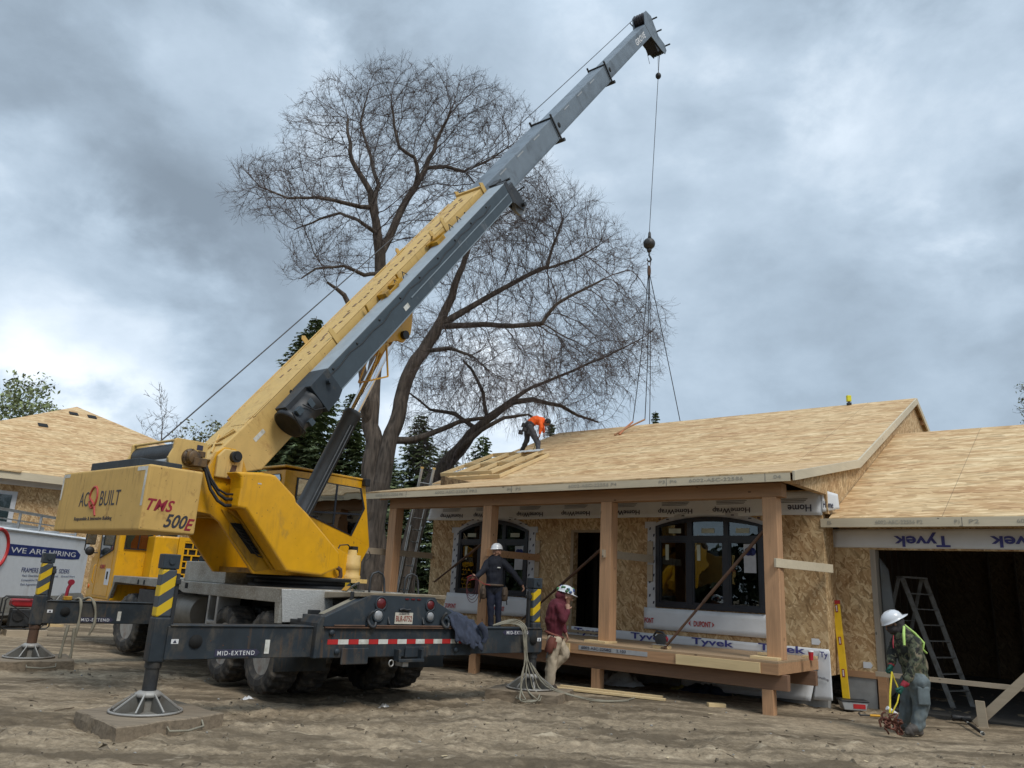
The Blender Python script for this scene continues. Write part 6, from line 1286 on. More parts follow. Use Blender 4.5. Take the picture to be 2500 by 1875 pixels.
paths.append([tp(2.36, -.17, .9), tp(2.37, -.2, .6), tp(2.30, -.24, .3), tp(2.22, -.3, .14), tp(2.10, -.45, .05), tp(2.3, -.55, .05), tp(2.45, -.48, .12)])
paths.append([tp(2.55, -.2, .5), tp(2.75, -.3, .25), tp(3.0, -.5, .12), tp(3.5, -.8, .03), tp(4.0, -.9, .03), tp(4.5, -.7, .03)])
paths.append([tp(2.50, -.2, .55), tp(2.70, -.35, .22), tp(3.1, -.65, .08), tp(3.4, -.85, .03), tp(3.9, -1.0, .03)])
strap('webbing_sling', 'heap of pale webbing slings draped over the rear right outrigger beam', paths, .0115)
F6 = 5.98
paths = [[tp(-2.52, F6+.1, 1.07), tp(-2.50, F6-.1, 1.10), tp(-2.48, F6-.17, .98), tp(-2.47, F6-.18, .7), tp(-2.48, F6-.18, .46)],
         [tp(-2.40, F6+.1, 1.07), tp(-2.34, F6-.1, 1.12), tp(-2.26, F6-.17, .98), tp(-2.22, F6-.18, .72), tp(-2.28, F6-.18, .50)],
         [tp(-2.62, F6-.17, .67), tp(-2.65, F6-.18, .35), tp(-2.66, F6-.18, .14), tp(-2.64, F6-.18, .12)], [tp(-2.52, F6-.17, .62), tp(-2.50, F6-.18, .3), tp(-2.50, F6-.18, .10), tp(-2.48, F6-.18, .10)]]
strap('webbing_sling', 'webbing slings hanging from the far left outrigger beam in loops', paths, .022)
cf = T@tr(-2.68, F6, 1.065); o = empty('beam_clamp', cf, 'small maroon and yellow tool standing on the far left outrigger beam', 'clamp')
m = MB(cf); m.box(-.06, .07, -.06, .06, 0, .07); m.build('foot', M['yellow_dark'], o, bevel=.01)
m = MB(cf); m.tube([(-.02, 0, .06), (-.01, 0, .2), (.02, 0, .28)], .028, 8); m.tube([(.02, -.03, .30), (.02, .03, .30)], .05, 10); m.build('lever', M['maroon'], o)
# ---- jacket lying on the rear panel
jf = T@tr(.86, -.12, 1.10); vs = []; nx_, ny_ = 26, 22
def jacket():
    mb = MB(jf)
    prof = [(-.30, .16, .30), (-.28, .10, .31), (-.22, .02, .27), (-.20, -.07, .19), (-.10, -.12, .08), (-.09, -.155, -.02), (-.08, -.17, -.12)]
    n = 30; m_ = len(prof)*3
    def P(t):
        x = t*(len(prof)-1); i = min(int(x), len(prof)-2); f = x-i; return [prof[i][k]*(1-f)+prof[i+1][k]*f for k in range(3)]
    vs = []
    for j in range(m_):
        t = j/(m_-1)
        for i in range(n):
            s = i/(n-1); px = P(t); x = -.05+s*(.62-.12*t)+t*.10; fold = .05*noise.noise(Vector((s*7, t*3.0, 1)))+.03*noise.noise(Vector((s*15, t*6, 4))); sl = -.22*max(0, s-.15)*(1-.3*t)
            vs.append((x, px[1]-abs(fold)*1.2, px[2]-.10+sl+fold*1.1-(t > .8)*.12*noise.noise(Vector((s*4, 2, 2)))))
    mb.add(vs, [(j*n+i, j*n+i+1, (j+1)*n+i+1, (j+1)*n+i) for j in range(m_-1) for i in range(n-1)], True)
    o = empty('jacket', jf, 'crumpled dark blue jacket thrown over the right end of the crane bumper', 'jacket')
    b = mb.build('body', mat('jacket_cloth', (.030, .038, .062), .9, var=.35, vs=12), o); s = b.modifiers.new('solid', 'SOLIDIFY'); s.thickness = .02
    m = MB(jf); m.tube([(.50, -.16, .02), (.56, -.20, -.06), (.60, -.20, -.16), (.57, -.19, -.24)], [.05, .055, .045, .035], 8); m.build('sleeve', b.data.materials[0], o)
jacket()
# ---- ladder against the roof edge
r1 = [fp(H, 1030, 1144, 1.9), fp(H, 970, 1440, 1.9)]; r2 = [fp(H, 1059, 1146, 2.3), fp(H, 995, 1440, 2.3)]
def ext(a, b, z): t = (z-a.z)/(b.z-a.z); return a+(b-a)*t
lad = empty('extension_ladder', H@tr(ext(*r1, 0).x, 2.1, 0), 'aluminium extension ladder leaning on the left end of the porch roof', 'ladder'); LF_ = WM[lad.name]
def lt(v): return LF_.inverted()@(H@v)
for a, b in (r1, r2):
    m = MB(LF_); m.bar(lt(ext(a, b, 0)), lt(a), .03, .075, (0, 1, 0)); m.build('rail', M['alu'], lad); m = MB(LF_); o_ = Vector((.05, 0, 0)); m.bar(lt(ext(a, b, .2)+o_), lt(ext(a, b, 3.1)+o_), .03, .07, (0, 1, 0)); m.build('fly_rail', M['alu'], lad)
    m = MB(LF_); m.bar(lt(a), lt(a+(a-b).normalized()*.05), .04, .085, (0, 1, 0)); m.build('end_cap', M['yellow_old'], lad)
z = .25
while z < r1[0].z-.1:
    m = MB(LF_); m.tube([lt(ext(*r1, z)), lt(ext(*r2, z))], .017, 6); m.build('rung', M['alu'], lad); z += .305
# ---- wall frames lying on the roof
def framefn(label, x0, x1, y0, y1, lift, th=.14, rot=0, studs=4, film=False):
    sl = (7.12-4.45)/(9.84-3.55); F = H@tr((x0+x1)/2, y0, roof_z(y0)+lift)@Matrix.Rotation(atan2(sl, 1), 4, 'X')@rotz(rot); w = (x1-x0)/2; L = (y1-y0)*sqrt(1+sl*sl)
    o = empty('wall_frame', F, label, 'wall frame', 'timber frames stacked on the roof')
    for nm, b in [('plate', (-w, w, 0, .04)), ('plate', (-w, w, L-.04, L))]: m = MB(F); m.box(b[0], b[1], b[2], b[3], 0, th); m.build(nm, M['pine_x'], o, bevel=.003)
    for i in range(studs+1): x = -w+.02+(2*w-.04)*i/studs; m = MB(F); m.box(x-.02, x+.02, .041, L-.041, 0, th); m.build('stud', M['pine_y'], o, bevel=.003)
    for y in (L*.42, L*.48): m = MB(F); m.box(-w+.04, w-.04, y, y+.04, .002, th-.004); m.build('blocking', M['pine_x'], o)
    if film: m = MB(F); n = 12; m.add([(w-.9+.95*i/n, L-.25+.3*j/4, th+.012+.02*noise.noise(Vector((i*.9, j*.8, 0)))) for j in range(5) for i in range(n+1)], [(j*(n+1)+i, j*(n+1)+i+1, (j+1)*(n+1)+i+1, (j+1)*(n+1)+i) for j in range(4) for i in range(n)], True); m.build('film', M['plastic_film'], o)
framefn('lower timber wall frame, flat on the roof sheathing under the other frame', -10.75, -8.62, 3.72, 6.0, .01, studs=5, th=.10)
framefn('upper timber wall frame on top of the stack at the stooping worker', -10.95, -8.95, 3.80, 6.05, .125, th=.10, rot=-2, studs=3, film=True)
# small level on the ridge
g = H@Vector((-1.07, 9.75, roof_z(9.75))); F = Matrix.Translation(g); o = empty('laser_level', F, 'small bright yellow level box standing on the roof ridge', 'level')
m = MB(F); m.box(-.05, .05, -.05, .05, .0, .07); m.tube([(0, 0, .07), (0, 0, .12)], .02, 8); m.build('base', M['black'], o)
m = MB(F); m.box(-.06, .06, -.05, .05, .10, .28); m.build('housing', mat('level_yellow', (.70, .66, .02), .5), o, bevel=.015)
# ---- long yellow level leaning on the garage pier
a = H@fp(H, 2068, 1720, 1.88); b = H@fp(H, 2042, 1474, 2.12); F = Matrix.Translation(a); d = b-a; fw = Vector(az(38.7)); 
o = empty('spirit_level', F, 'long yellow spirit level standing upright against the pier left of the garage opening', 'level')
side = d.cross(fw).normalized(); 
m = MB(F); m.bar((0, 0, 0), d, .115, .035, fw); m.build('body', mat('level_paint', (.72, .46, .015), .35), o, bevel=.004)
m = MB(F); m.bar(d*.995, d*1.035, .12, .04, fw); m.bar(d*-.0, d*-.01, .12, .04, fw); m.build('end_cap', M['red'], o)
for t in (.95, .62, .30):
    m = MB(F); m.bar(d*(t-.04), d*(t+.04), .045, .042, fw); v_ = m.build('vial_frame', M['maroon'], o); m = MB(F); m.bar(d*(t-.03), d*(t+.03), .02, .046, fw); m.build('vial', M['tape'], v_)
# ---- clear box of screws, pry bar
bx = on_z(2083, 1732); F = Matrix.Translation(Vector((bx[0], bx[1], 0)))@rotz(-8); o = empty('storage_box', F, 'clear plastic box of fasteners with a dark lid at the foot of the yellow level', 'box')
m = MB(F); m.prism([(-.17, 0), (.17, 0), (.21, .13), (-.21, .13)], 'y', -.13, .13); m.build('tub', mat('frosted_plastic', (.34, .35, .35), .3), o, bevel=.012)
m = MB(F); m.box(-.225, .225, -.145, .145, .13, .155); m.build('lid', M['dark'], o, bevel=.01)
m = MB(F); m.box(-.03, .16, -.136, -.131, .03, .10); m.build('paper_label', M['red'], o)
p0 = on_z(2100, 1749); p1 = on_z(2148, 1751); F = Matrix.Translation(Vector((p0[0], p0[1], .02))); o = empty('pry_bar', F, 'small pry bar with yellow grip lying on the dirt left of the camouflage worker', 'tool')
dv = Vector(p1)-Vector(p0); dv.z = 0; m = MB(F); m.tube([(0, .03, .02), (0, 0, 0), dv*.5], [.012, .014, .012], 6); m.build('shaft', M['dark'], o); m = MB(F); m.tube([dv*.5, dv], .018, 8); m.build('grip', M['yellow'], o)
# ---- sledge hammer
p0 = Vector(on_z(2348, 1765)); p1 = Vector(on_z(2400, 1797)); p0.z = .07; p1.z = .03; F = Matrix.Translation(Vector((p0.x, p0.y, 0))); o = empty('sledge_hammer', F, 'black sledge hammer lying on the dirt at the right edge, head towards the garage', 'hammer')
d = (p1-p0); pr = Vector((-d.y, d.x, 0)).normalized(); c = Vector((0, 0, .07)); m = MB(F); m.tube([c-pr*.13, c-pr*.12, c-pr*.05, c+pr*.05, c+pr*.12, c+pr*.13], [.045, .052, .045, .045, .052, .045], 12); m.build('head', M['black'], o)
m = MB(F); m.tube([c, c+d*.35, c+d*.5, c+d*.95, c+d], [.018, .018, .022, .022, .025], 8); h = m.build('handle', M['black'], o); m = MB(F); m.tube([c+d*.97, c+d*1.0], .028, 8); m.build('end_ring', M['tape'], o); m = MB(F); m.tube([c+d*.32, c+d*.36], .0195, 8); m.build('band', M['tape'], o)
# ---- stepladder in the garage opening
sl = empty('step_ladder', H@tr(1.7, 3.9, 0), 'grey aluminium stepladder standing open in the dark garage behind the camouflage worker', 'stepladder'); SL = WM[sl.name]
def sp(v): return SL.inverted()@(H@Vector(v))
ya, yb = 3.62, 4.2
tl_, tr2 = fp(H, 2197, 1410, ya), fp(H, 2253, 1420, yb)
fa, fb = fp(H, 2328, 1728, ya), fp(H, 2376, 1724, yb)
def z0(v, w): t = (-v.z)/(w.z-v.z); return v+(w-v)*t
M['alu_dirty'] = mat('dirty_aluminium', (.27, .26, .24), .6, .3, dirt=(.15, .12, .09), da=.35, ds=14)
def fz(v, z=.02): return Vector((v.x, v.y, z))
T1 = Vector((tl_.x+.04, ya, 2.2)); T2 = Vector((tr2.x+.04, yb, 2.2)); F1 = fz(fa); F2 = fz(fb)
for a, b, nm in ((T1, F1, 'front_rail'), (T2, F2, 'front_rail')): m = MB(SL); m.bar(sp(a), sp(b), .03, .08, (1, 0, 0)); m.build(nm, M['alu_dirty'], sl)
G1 = Vector((T1.x-.64, ya, .02)); G2 = Vector((T2.x-.64, yb, .02))
for a, b in ((T1, G1), (T2, G2)): m = MB(SL); m.bar(sp(a+Vector((-.06, 0, 0))), sp(b), .025, .06, (1, 0, 0)); m.build('rear_rail', M['alu_dirty'], sl)
m = MB(SL); m.bar(sp(T1.lerp(T2, -.05)+Vector((-.03, 0, .02))), sp(T1.lerp(T2, 1.05)+Vector((-.03, 0, .02))), .14, .03); m.build('top_cap', M['alu_dirty'], sl)
for k in range(1, 8): t = k/8; m = MB(SL); m.bar(sp(T1.lerp(F1, t)), sp(T2.lerp(F2, t)), .08, .02); m.build('step', M['alu_dirty'], sl)
for t in (.35, .7): m = MB(SL); m.bar(sp(T1.lerp(G1, t)), sp(T2.lerp(G2, t)), .03, .015); m.build('rear_brace', M['alu_dirty'], sl)
# ---- barrier plank, prop and stake
a = fp(H, 2138, 1645, 2.05); b = fp(H, 2600, 1692, 2.05); F = H@tr(a.x, a.y, 0); o = empty('barrier_plank', F, 'long pale timber plank fixed across the garage opening behind the camouflage worker', 'plank')
m = MB(F); m.bar((0, 0, a.z), (b.x-a.x, 0, b.z), .04, .075); m.build('plank', M['pine_dull'], o, bevel=.003)
a = fp(H, 2380, 1738, 1.93); b = fp(H, 2560, 1570, 1.93); F = H@tr(a.x, a.y, 0); o = empty('timber_prop', F, 'diagonal timber prop crossing the long plank at the right of the garage', 'prop')
m = MB(F); m.bar((0, 0, 0), (b.x-a.x, 0, b.z-a.z), .04, .13); m.build('timber', M['pine_dull'], o, bevel=.003)
a = fp(H, 2398, 1742, 1.78); F = H@tr(a.x, a.y, 0); o = empty('timber_stake', F, 'short timber stake standing in the dirt at the foot of the diagonal prop', 'stake')
m = MB(F); m.prism([(-.06, -.1), (.07, -.1), (.045, .36), (-.08, .36)], 'y', -.02, .02); m.build('timber', M['pine_dull'], o, bevel=.003)
# ---- planks and litter on the ground by the porch
def board(label, pa, pb, w=.09, h=.035, name='timber_board', group='timber offcuts on the ground', off=0):
    a, b = Vector(on_z(*pa)), Vector(on_z(*pb)); F = Matrix.Translation(Vector((a.x, a.y, 0))); o = empty(name, F, label, 'board', group)
    z = max(flat(a.x, a.y), flat(b.x, b.y), 0)+.02; m = MB(F); m.bar((0, off, z), (b.x-a.x, b.y-a.y+off, z), w, h); m.build('timber', M['pine_x'], o, bevel=.003); return o
board('longest pale board on the dirt, the one nearer the camera in front of the porch', (1355, 1686), (1624, 1716))
board('pale board lying just behind the longest one in front of the porch', (1368, 1680), (1618, 1708), .07, .03)
board('short thick pale offcut lying alone on the dirt right of the long boards', (1728, 1726), (1770, 1728), .12, .06)
def blob(name, label, cat, px, py, w, d, h, mt, seed, n=26, group=None, sharp=1.6, part_='sheet', rot=0):
    c = on_z(px, py); F = Matrix.Translation(Vector((c[0], c[1], 0)))@rotz(rot); o = empty(name, F, label, cat, group); m = MB(F); vs = []
    for j in range(n+1):
        for i in range(n+1):
            s, t = i/n*2-1, j/n*2-1; r = min(1, sqrt(s*s+t*t)); e = max(0, 1-r**sharp); k = abs(noise.noise(Vector((s*2.2+seed, t*2.2, 0))))+.5*abs(noise.noise(Vector((s*6, t*6+seed, 0))))
            q = s*sqrt(1-t*t/2), t*sqrt(1-s*s/2); wob = 1+.25*noise.noise(Vector((atan2(t, s)*1.5, seed, 2)))
            vs.append((q[0]*w*wob, q[1]*d*wob, .004+h*e*(.35+1.3*k)))
    m.add(vs, [(j*(n+1)+i, j*(n+1)+i+1, (j+1)*(n+1)+i+1, (j+1)*(n+1)+i) for j in range(n) for i in range(n)], True); m.build(part_, mt, o); return o
c1 = blob('plastic_sheet', 'crumpled sheet of clear plastic lying before the porch by the support post', 'plastic sheet', 1515, 1672, .52, .30, .24, M['plastic_film'], 3, rot=-30)
blob('tarp_bundle', 'dark blue tarpaulin bundled up on the dirt under the porch deck', 'tarp', 1735, 1692, .58, .34, .20, mat('tarp_blue', (.02, .03, .055), .5, var=.3), 8)
blob('tarp_bundle', 'dark blue tarpaulin heaped against the concrete behind the yellow level', 'tarp', 2100, 1706, .42, .26, .42, mat('tarp_navy', (.012, .017, .04), .5, var=.3), 12)
cup = empty('coffee_cup', H@tr(.42, .72, .783), 'red paper coffee cup with pale lid standing on the porch deck by the right post', 'cup'); CF = WM[cup.name]
m = MB(CF); m.lathe([(.030, 0), (.042, .125)], (0, 0, 0), 'z', 18); m.build('cup', mat('cup_red', (.50, .02, .03), .5), cup); m = MB(CF); m.lathe([(.045, .125), (.045, .14), (.035, .146), (0, .146)], (0, 0, 0), 'z', 18); m.build('lid', M['white'], cup)
for x, y, w, lb in ((-.35, .9, .3, 'pale timber scrap on the deck just left of the right post'), (.55 -.3, 1.2, .22, 'timber scrap on the deck beside the coffee cup')):
    F = H@tr(x, y, .785); o = empty('timber_scrap', F, lb, 'board'); m = MB(F); m.box(-w/2, w/2, -.05, .05, 0, .035); m.build('timber', M['pine_x'], o)
sw = empty('circular_saw', H@tr(-1.86, .05, .785), 'circular saw with dark guard standing on a wood block at the deck edge', 'saw'); SW = WM[sw.name]
m = MB(SW); m.box(-.14, .14, -.07, .07, 0, .05); m.build('wood_block', M['pine_x'], sw)
m = MB(SW); m.box(-.15, .13, -.09, .05, .055, .065); m.build('base_plate', M['alu'], sw, bevel=.002)
m = MB(SW); m.lathe([(.10, -.02), (.10, .02), (0, .03)], (-.01, -.03, .14), 'y', 22); m.lathe([(0, -.03), (.10, -.02)], (-.01, -.03, .14), 'y', 22); m.build('blade_guard', M['dark'], sw)
m = MB(SW); m.tube([(0, .0, .15), (0, .13, .15)], .055, 12); m.build('motor', M['maroon'], sw)
m = MB(SW); m.tube([(-.10, .03, .12), (-.17, .03, .20), (-.12, .03, .27), (0, .03, .26), (.06, .03, .2)], .022, 8); m.build('handle', M['black'], sw)
for lb, px, py, s, mt in (('crushed white paper lying in the mud left of the rear wheels', 605, 1710, .06, 'white'), ('small crumpled can on the dirt under the crane bumper', 938, 1726, .04, 'alu'), ('blue and white bottle lying beside the porch support', 1458, 1676, .06, 'white'), ('white scrap showing beside the worker in maroon', 1312, 1646, .05, 'white')):
    blob('litter', lb, 'litter', px, py, s*1.6, s, .05, M[mt], px, n=8, group='litter in the mud', part_='scrap')
blob('packing_scrap', 'yellow and black packaging scraps on the dirt beside the blue tarpaulin', 'litter', 1660, 1686, .22, .10, .10, mat('pack', (.40, .33, .08), .6, var=.6, vs=9), 5, n=12, part_='scrap')
# ---- generator on a pallet
gp = Vector(on_z(55, 1550)); G = Matrix.Translation(Vector((gp.x, gp.y, 0)))@rotz(38); gen = empty('generator', G, 'red and black portable generator in a tube frame on timber behind the far left outrigger', 'generator')
def gm(): return MB(G)
for s in (-.32, .32):
    m = gm(); m.tube([(-.52, s, .22), (-.52, s, .80), (-.46, s, .86), (.40, s, .86), (.46, s, .80), (.46, s, .22), (.40, s, .16), (-.46, s, .16), (-.52, s, .22)], .018, 8); m.build('tube_frame', M['black'], gen)
m = gm()
for x, z in ((-.52, .5), (.46, .5), (0, .86), (0, .16)): m.tube([(x, -.32, z), (x, .32, z)], .016, 6)
m.build('cross_bars', M['black'], gen)
m = gm(); m.box(-.38, .22, -.26, .26, .64, .82); m.build('fuel_tank', mat('gen_red', (.30, .015, .02), .35), gen, bevel=.05, seg=3)
m = gm(); m.box(-.35, .05, -.24, .2, .20, .60); m.lathe([(.16, -.27), (.17, -.25), (.17, .0), (0, .0)], (.22, 0, .40), 'y', 20); m.lathe([(0, -.28), (.16, -.27)], (.22, 0, .40), 'y', 20); m.build('engine', M['dark'], gen, bevel=.02)
m = gm(); m.lathe([(.12, -.28), (.12, -.24), (0, -.24)], (-.2, 0, .45), 'y', 18); m.build('air_filter', M['black'], gen)
m = gm(); m.tube([(-.4, -.34, .7), (-.1, -.36, .5), (.1, -.36, .3), (.35, -.36, .35)], .014, 6); m.build('lifting_handle', M['black'], gen)
m = gm(); m.prism([(.10, .56), (.20, .58), (.17, .74), (.13, .74)], 'y', -.36, -.355); m.build('green_tag', mat('tag_green', (.08, .5, .12), .5), gen)
m = gm(); m.lathe([(.10, -.05), (.15, -.045), (.15, .045), (.10, .05)], (-.62, -.1, .15), 'y', 20); m.lathe([(0, -.03), (.1, -.03)], (-.62, -.1, .15), 'y', 20); m.build('wheel', M['tyre'], gen)
PF = Matrix.Translation(Vector((gp.x, gp.y, 0)))@rotz(38); o = empty('timber_cribbing', PF, 'flat timbers laid under the generator', 'timber'); m = MB(PF)
m.box(-.38, .45, -.38, .40, -.02, .13); m.build('timber', M['pine_dull'], o, bevel=.01)
o = board('pale timber lying under the trailer behind the outrigger beam', (117, 1530), (152, 1532), .1, .09)
# ---- twigs, chips and small stones trodden into the site
def debris():
    rs = random.Random(31); mb = MB(); cols = [mat('stick', (.16, .12, .08), .9), mat('chip', (.55, .44, .27), .8), mat('stone', (.27, .26, .24), .9)]
    for i in range(420):
        u = rs.random(); r = 4.2+u*14; a = radians(rs.uniform(-36, 38)); x, y = r*sin(a), r*cos(a); z = flat(x, y); k = rs.random(); t = rs.uniform(0, 6.28); c, s = cos(t), sin(t)
        if (H.inverted()@Vector((x, y, 0))).y > 1.4: continue
        if k < .35: mb.cm = 0; L = rs.uniform(.04, .16); mb.tube([(x-c*L, y-s*L, z+.006), (x+.01, y, z+.014), (x+c*L, y+s*L, z+.006)], .004+.0002*r, 4)
        elif k < .5: mb.cm = 1; L = rs.uniform(.015, .05); mb.add([(x-c*L-s*.012, y-s*L+c*.012, z+.008), (x+c*L-s*.012, y+s*L+c*.012, z+.012), (x+c*L+s*.012, y+s*L-c*.012, z+.016), (x-c*L+s*.012, y-s*L-c*.012, z+.009)], [(0, 1, 2, 3)])
        else: mb.cm = 2; q = rs.uniform(.008, .022); mb.sphere((x, y, z+q*.3), q, 6, (1, rs.uniform(.6, 1), .6))
    tag(mb.build('site_debris', cols), kind='stuff')
debris()
# ================================================================== people
def skin_body(name, parent, caps, mats, fold=.006, voxel=.009, seed=0):
    """one continuous body: tapered elliptical limbs fused by a voxel remesh; every face takes the cloth of the nearest limb.
    caps: (a, b, ra, rb, flat, side vector or None, material index)"""
    mb = MB(Matrix())
    for a, b, ra, rb, fl, sd, mi in caps:
        a, b = Vector(a), Vector(b); d = b-a; L = d.length; d = d/L if L > 1e-6 else Vector((0, 0, 1))
        s = Vector(sd) if sd is not None else (d.cross(Vector((0, 1, 0))) if abs(d.y) < .9 else d.cross(Vector((1, 0, 0))))
        s = (s-d*s.dot(d)).normalized(); t = d.cross(s); n = 14; rings = []
        for k in range(1, 4): th = pi/2*k/4; rings.append((-ra*cos(th), ra*sin(th)))
        m = 4
        for k in range(m+1): rings.append((L*k/m, ra+(rb-ra)*k/m))
        for k in range(3, 0, -1): th = pi/2*k/4; rings.append((L+rb*cos(th), rb*sin(th)))
        vs = [a-d*ra]
        for h, r in rings:
            for i in range(n): c = 2*pi*i/n; vs.append(a+d*h+s*r*cos(c)+t*r*fl*sin(c))
        vs.append(a+d*(L+rb)); q = len(rings); fs = [(0, 1+(i+1) % n, 1+i) for i in range(n)]
        for k in range(q-1): fs += [(1+k*n+i, 1+k*n+(i+1) % n, 1+(k+1)*n+(i+1) % n, 1+(k+1)*n+i) for i in range(n)]
        e = len(vs)-1; fs += [(1+(q-1)*n+i, 1+(q-1)*n+(i+1) % n, e) for i in range(n)]
        mb.add(vs, fs, True)
    me = bpy.data.meshes.new('tmp'); me.from_pydata(mb.v, [], mb.f); ob = bpy.data.objects.new('tmp', me); COL.objects.link(ob)
    r = ob.modifiers.new('r', 'REMESH'); r.mode = 'VOXEL'; r.voxel_size = voxel; r.use_smooth_shade = True
    sm = ob.modifiers.new('s', 'SMOOTH'); sm.iterations = 3; sm.factor = .5
    dg = bpy.context.evaluated_depsgraph_get(); out = bpy.data.meshes.new_from_object(ob.evaluated_get(dg)); bpy.data.objects.remove(ob)
    n = len(out.vertices); co = np.zeros(n*3); out.vertices.foreach_get('co', co); co = co.reshape(-1, 3)
    A = np.array([c[0] for c in caps], float); Bb = np.array([c[1] for c in caps], float); RA = np.array([c[2] for c in caps]); RB = np.array([c[3] for c in caps]); D = Bb-A; L2 = (D*D).sum(1)+1e-9
    def near(p): t = np.clip(((p[:, None]-A[None])*D[None]).sum(-1)/L2, 0, 1); q = A[None]+D[None]*t[..., None]; return (np.linalg.norm(p[:, None]-q, axis=-1)/(RA+(RB-RA)*t)).argmin(1)
    MI = np.array([c[6] for c in caps])
    nrm = np.zeros(n*3); out.vertices.foreach_get('normal', nrm); nrm = nrm.reshape(-1, 3); vi = MI[near(co)]
    for i in range(n):
        if vi[i] in (0,): continue
        p = Vector(co[i]); k = noise.noise(p*11+Vector((seed, 0, 0)))+.6*noise.noise(Vector((p.x*22, p.y*22, p.z*9+seed))); co[i] += nrm[i]*fold*1.5*k
    out.vertices.foreach_set('co', co.reshape(-1)); m = len(out.polygons); ce = np.zeros(m*3); out.polygons.foreach_get('center', ce); mi = MI[near(ce.reshape(-1, 3))]
    out.materials.clear()
    for x in mats: out.materials.append(x)
    out.polygons.foreach_set('material_index', mi.astype(np.int32)); out.name = name; out.update()
    o = bpy.data.objects.new(name, out); _link(o, parent, WM[parent.name]); return o
SKIN = mat('skin', (.33, .18, .12), .6, var=.1); SKIN2 = mat('skin_brown', (.22, .12, .08), .6, var=.1)
def hand_caps(w, d, side, up, mi, curl=.6, scale=1.0, fist=False):
    """palm with four bent fingers and a thumb. w wrist, d pointing direction, side towards the thumb, up = back of hand"""
    w = Vector(w); d = Vector(d).normalized(); side = Vector(side); side = (side-d*side.dot(d)).normalized(); up = side.cross(d).normalized(); s = scale
    caps = [(w, w+d*.045*s, .027*s, .034*s, .62, side, mi), (w+d*.04*s, w+d*.075*s, .036*s, .035*s, .5, side, mi)]
    for k, L in enumerate((.070, .078, .072, .056)):
        b = w+d*.082*s+side*(.027-.018*k)*s; d1 = (d*cos(curl)-up*sin(curl)).normalized(); d2 = (d*cos(curl*2.1)-up*sin(curl*2.1)).normalized()
        m_ = b+d1*L*.5*s; caps += [(b, m_, .0105*s, .0095*s, 1, None, mi), (m_, m_+d2*L*.5*s, .0095*s, .0082*s, 1, None, mi)]
    b = w+d*.03*s+side*.028*s; m_ = b+(d*.55+side*.7-up*.3).normalized()*.038*s; caps += [(b, m_, .013*s, .011*s, 1, None, mi), (m_, m_+(d*.9+side*.05-up*.5).normalized()*.028*s, .011*s, .009*s, 1, None, mi)]
    return caps
def head_caps(c, f, up, mi, r=.095):
    """c = centre of skull, f = facing direction"""
    c = Vector(c); f = Vector(f).normalized(); up = Vector(up).normalized(); s = f.cross(up).normalized()
    return [(c-f*.02+up*.02, c+f*.02+up*.025, r*.92, r*.86, 1, s, mi), (c+f*.02-up*.02, c+f*.035-up*.085, r*.70, r*.42, .85, s, mi), (c+f*.085+up*.0, c+f*.103-up*.03, .011, .016, 1, s, mi),
            (c+s*.085-up*.015, c+s*.088-up*.03, .016, .013, .6, f, mi), (c-s*.085-up*.015, c-s*.088-up*.03, .016, .013, .6, f, mi)]
def face_bits(o, c, f, up, skin, moustache=False, beard=False):
    c = Vector(c); f = Vector(f).normalized(); up = Vector(up).normalized(); s = f.cross(up).normalized(); F = WM[o.name]
    dk = mat('face_dark', (.03, .02, .017), .7)
    for k in (-1, 1):
        m = MB(F); e = c+f*.083+s*.032*k+up*.004; m.sphere(tuple(e), .010, 8); m.build('eye', dk, o); m = MB(F); m.tube([e+up*.018-s*.014, e+up*.022+f*.003, e+up*.018+s*.014], .004, 5); m.build('eyebrow', dk, o)
    m = MB(F); e = c+f*.083-up*.062; m.tube([e-s*.022-f*.008, e, e+s*.022-f*.008], .004, 5); m.build('mouth', mat('lip', (.17, .07, .06), .6), o)
    if moustache: m = MB(F); e = c+f*.088-up*.047; m.tube([e-s*.03-up*.008-f*.01, e, e+s*.03-up*.008-f*.01], [.004, .008, .004], 6); m.build('moustache', dk, o)
    if beard: m = MB(F); m.tube([c-s*.07-up*.03+f*.02, c-s*.055-up*.085+f*.05, c-up*.105+f*.08, c+s*.055-up*.085+f*.05, c+s*.07-up*.03+f*.02], [.008, .018, .024, .018, .008], 8); m.build('beard', dk, o)
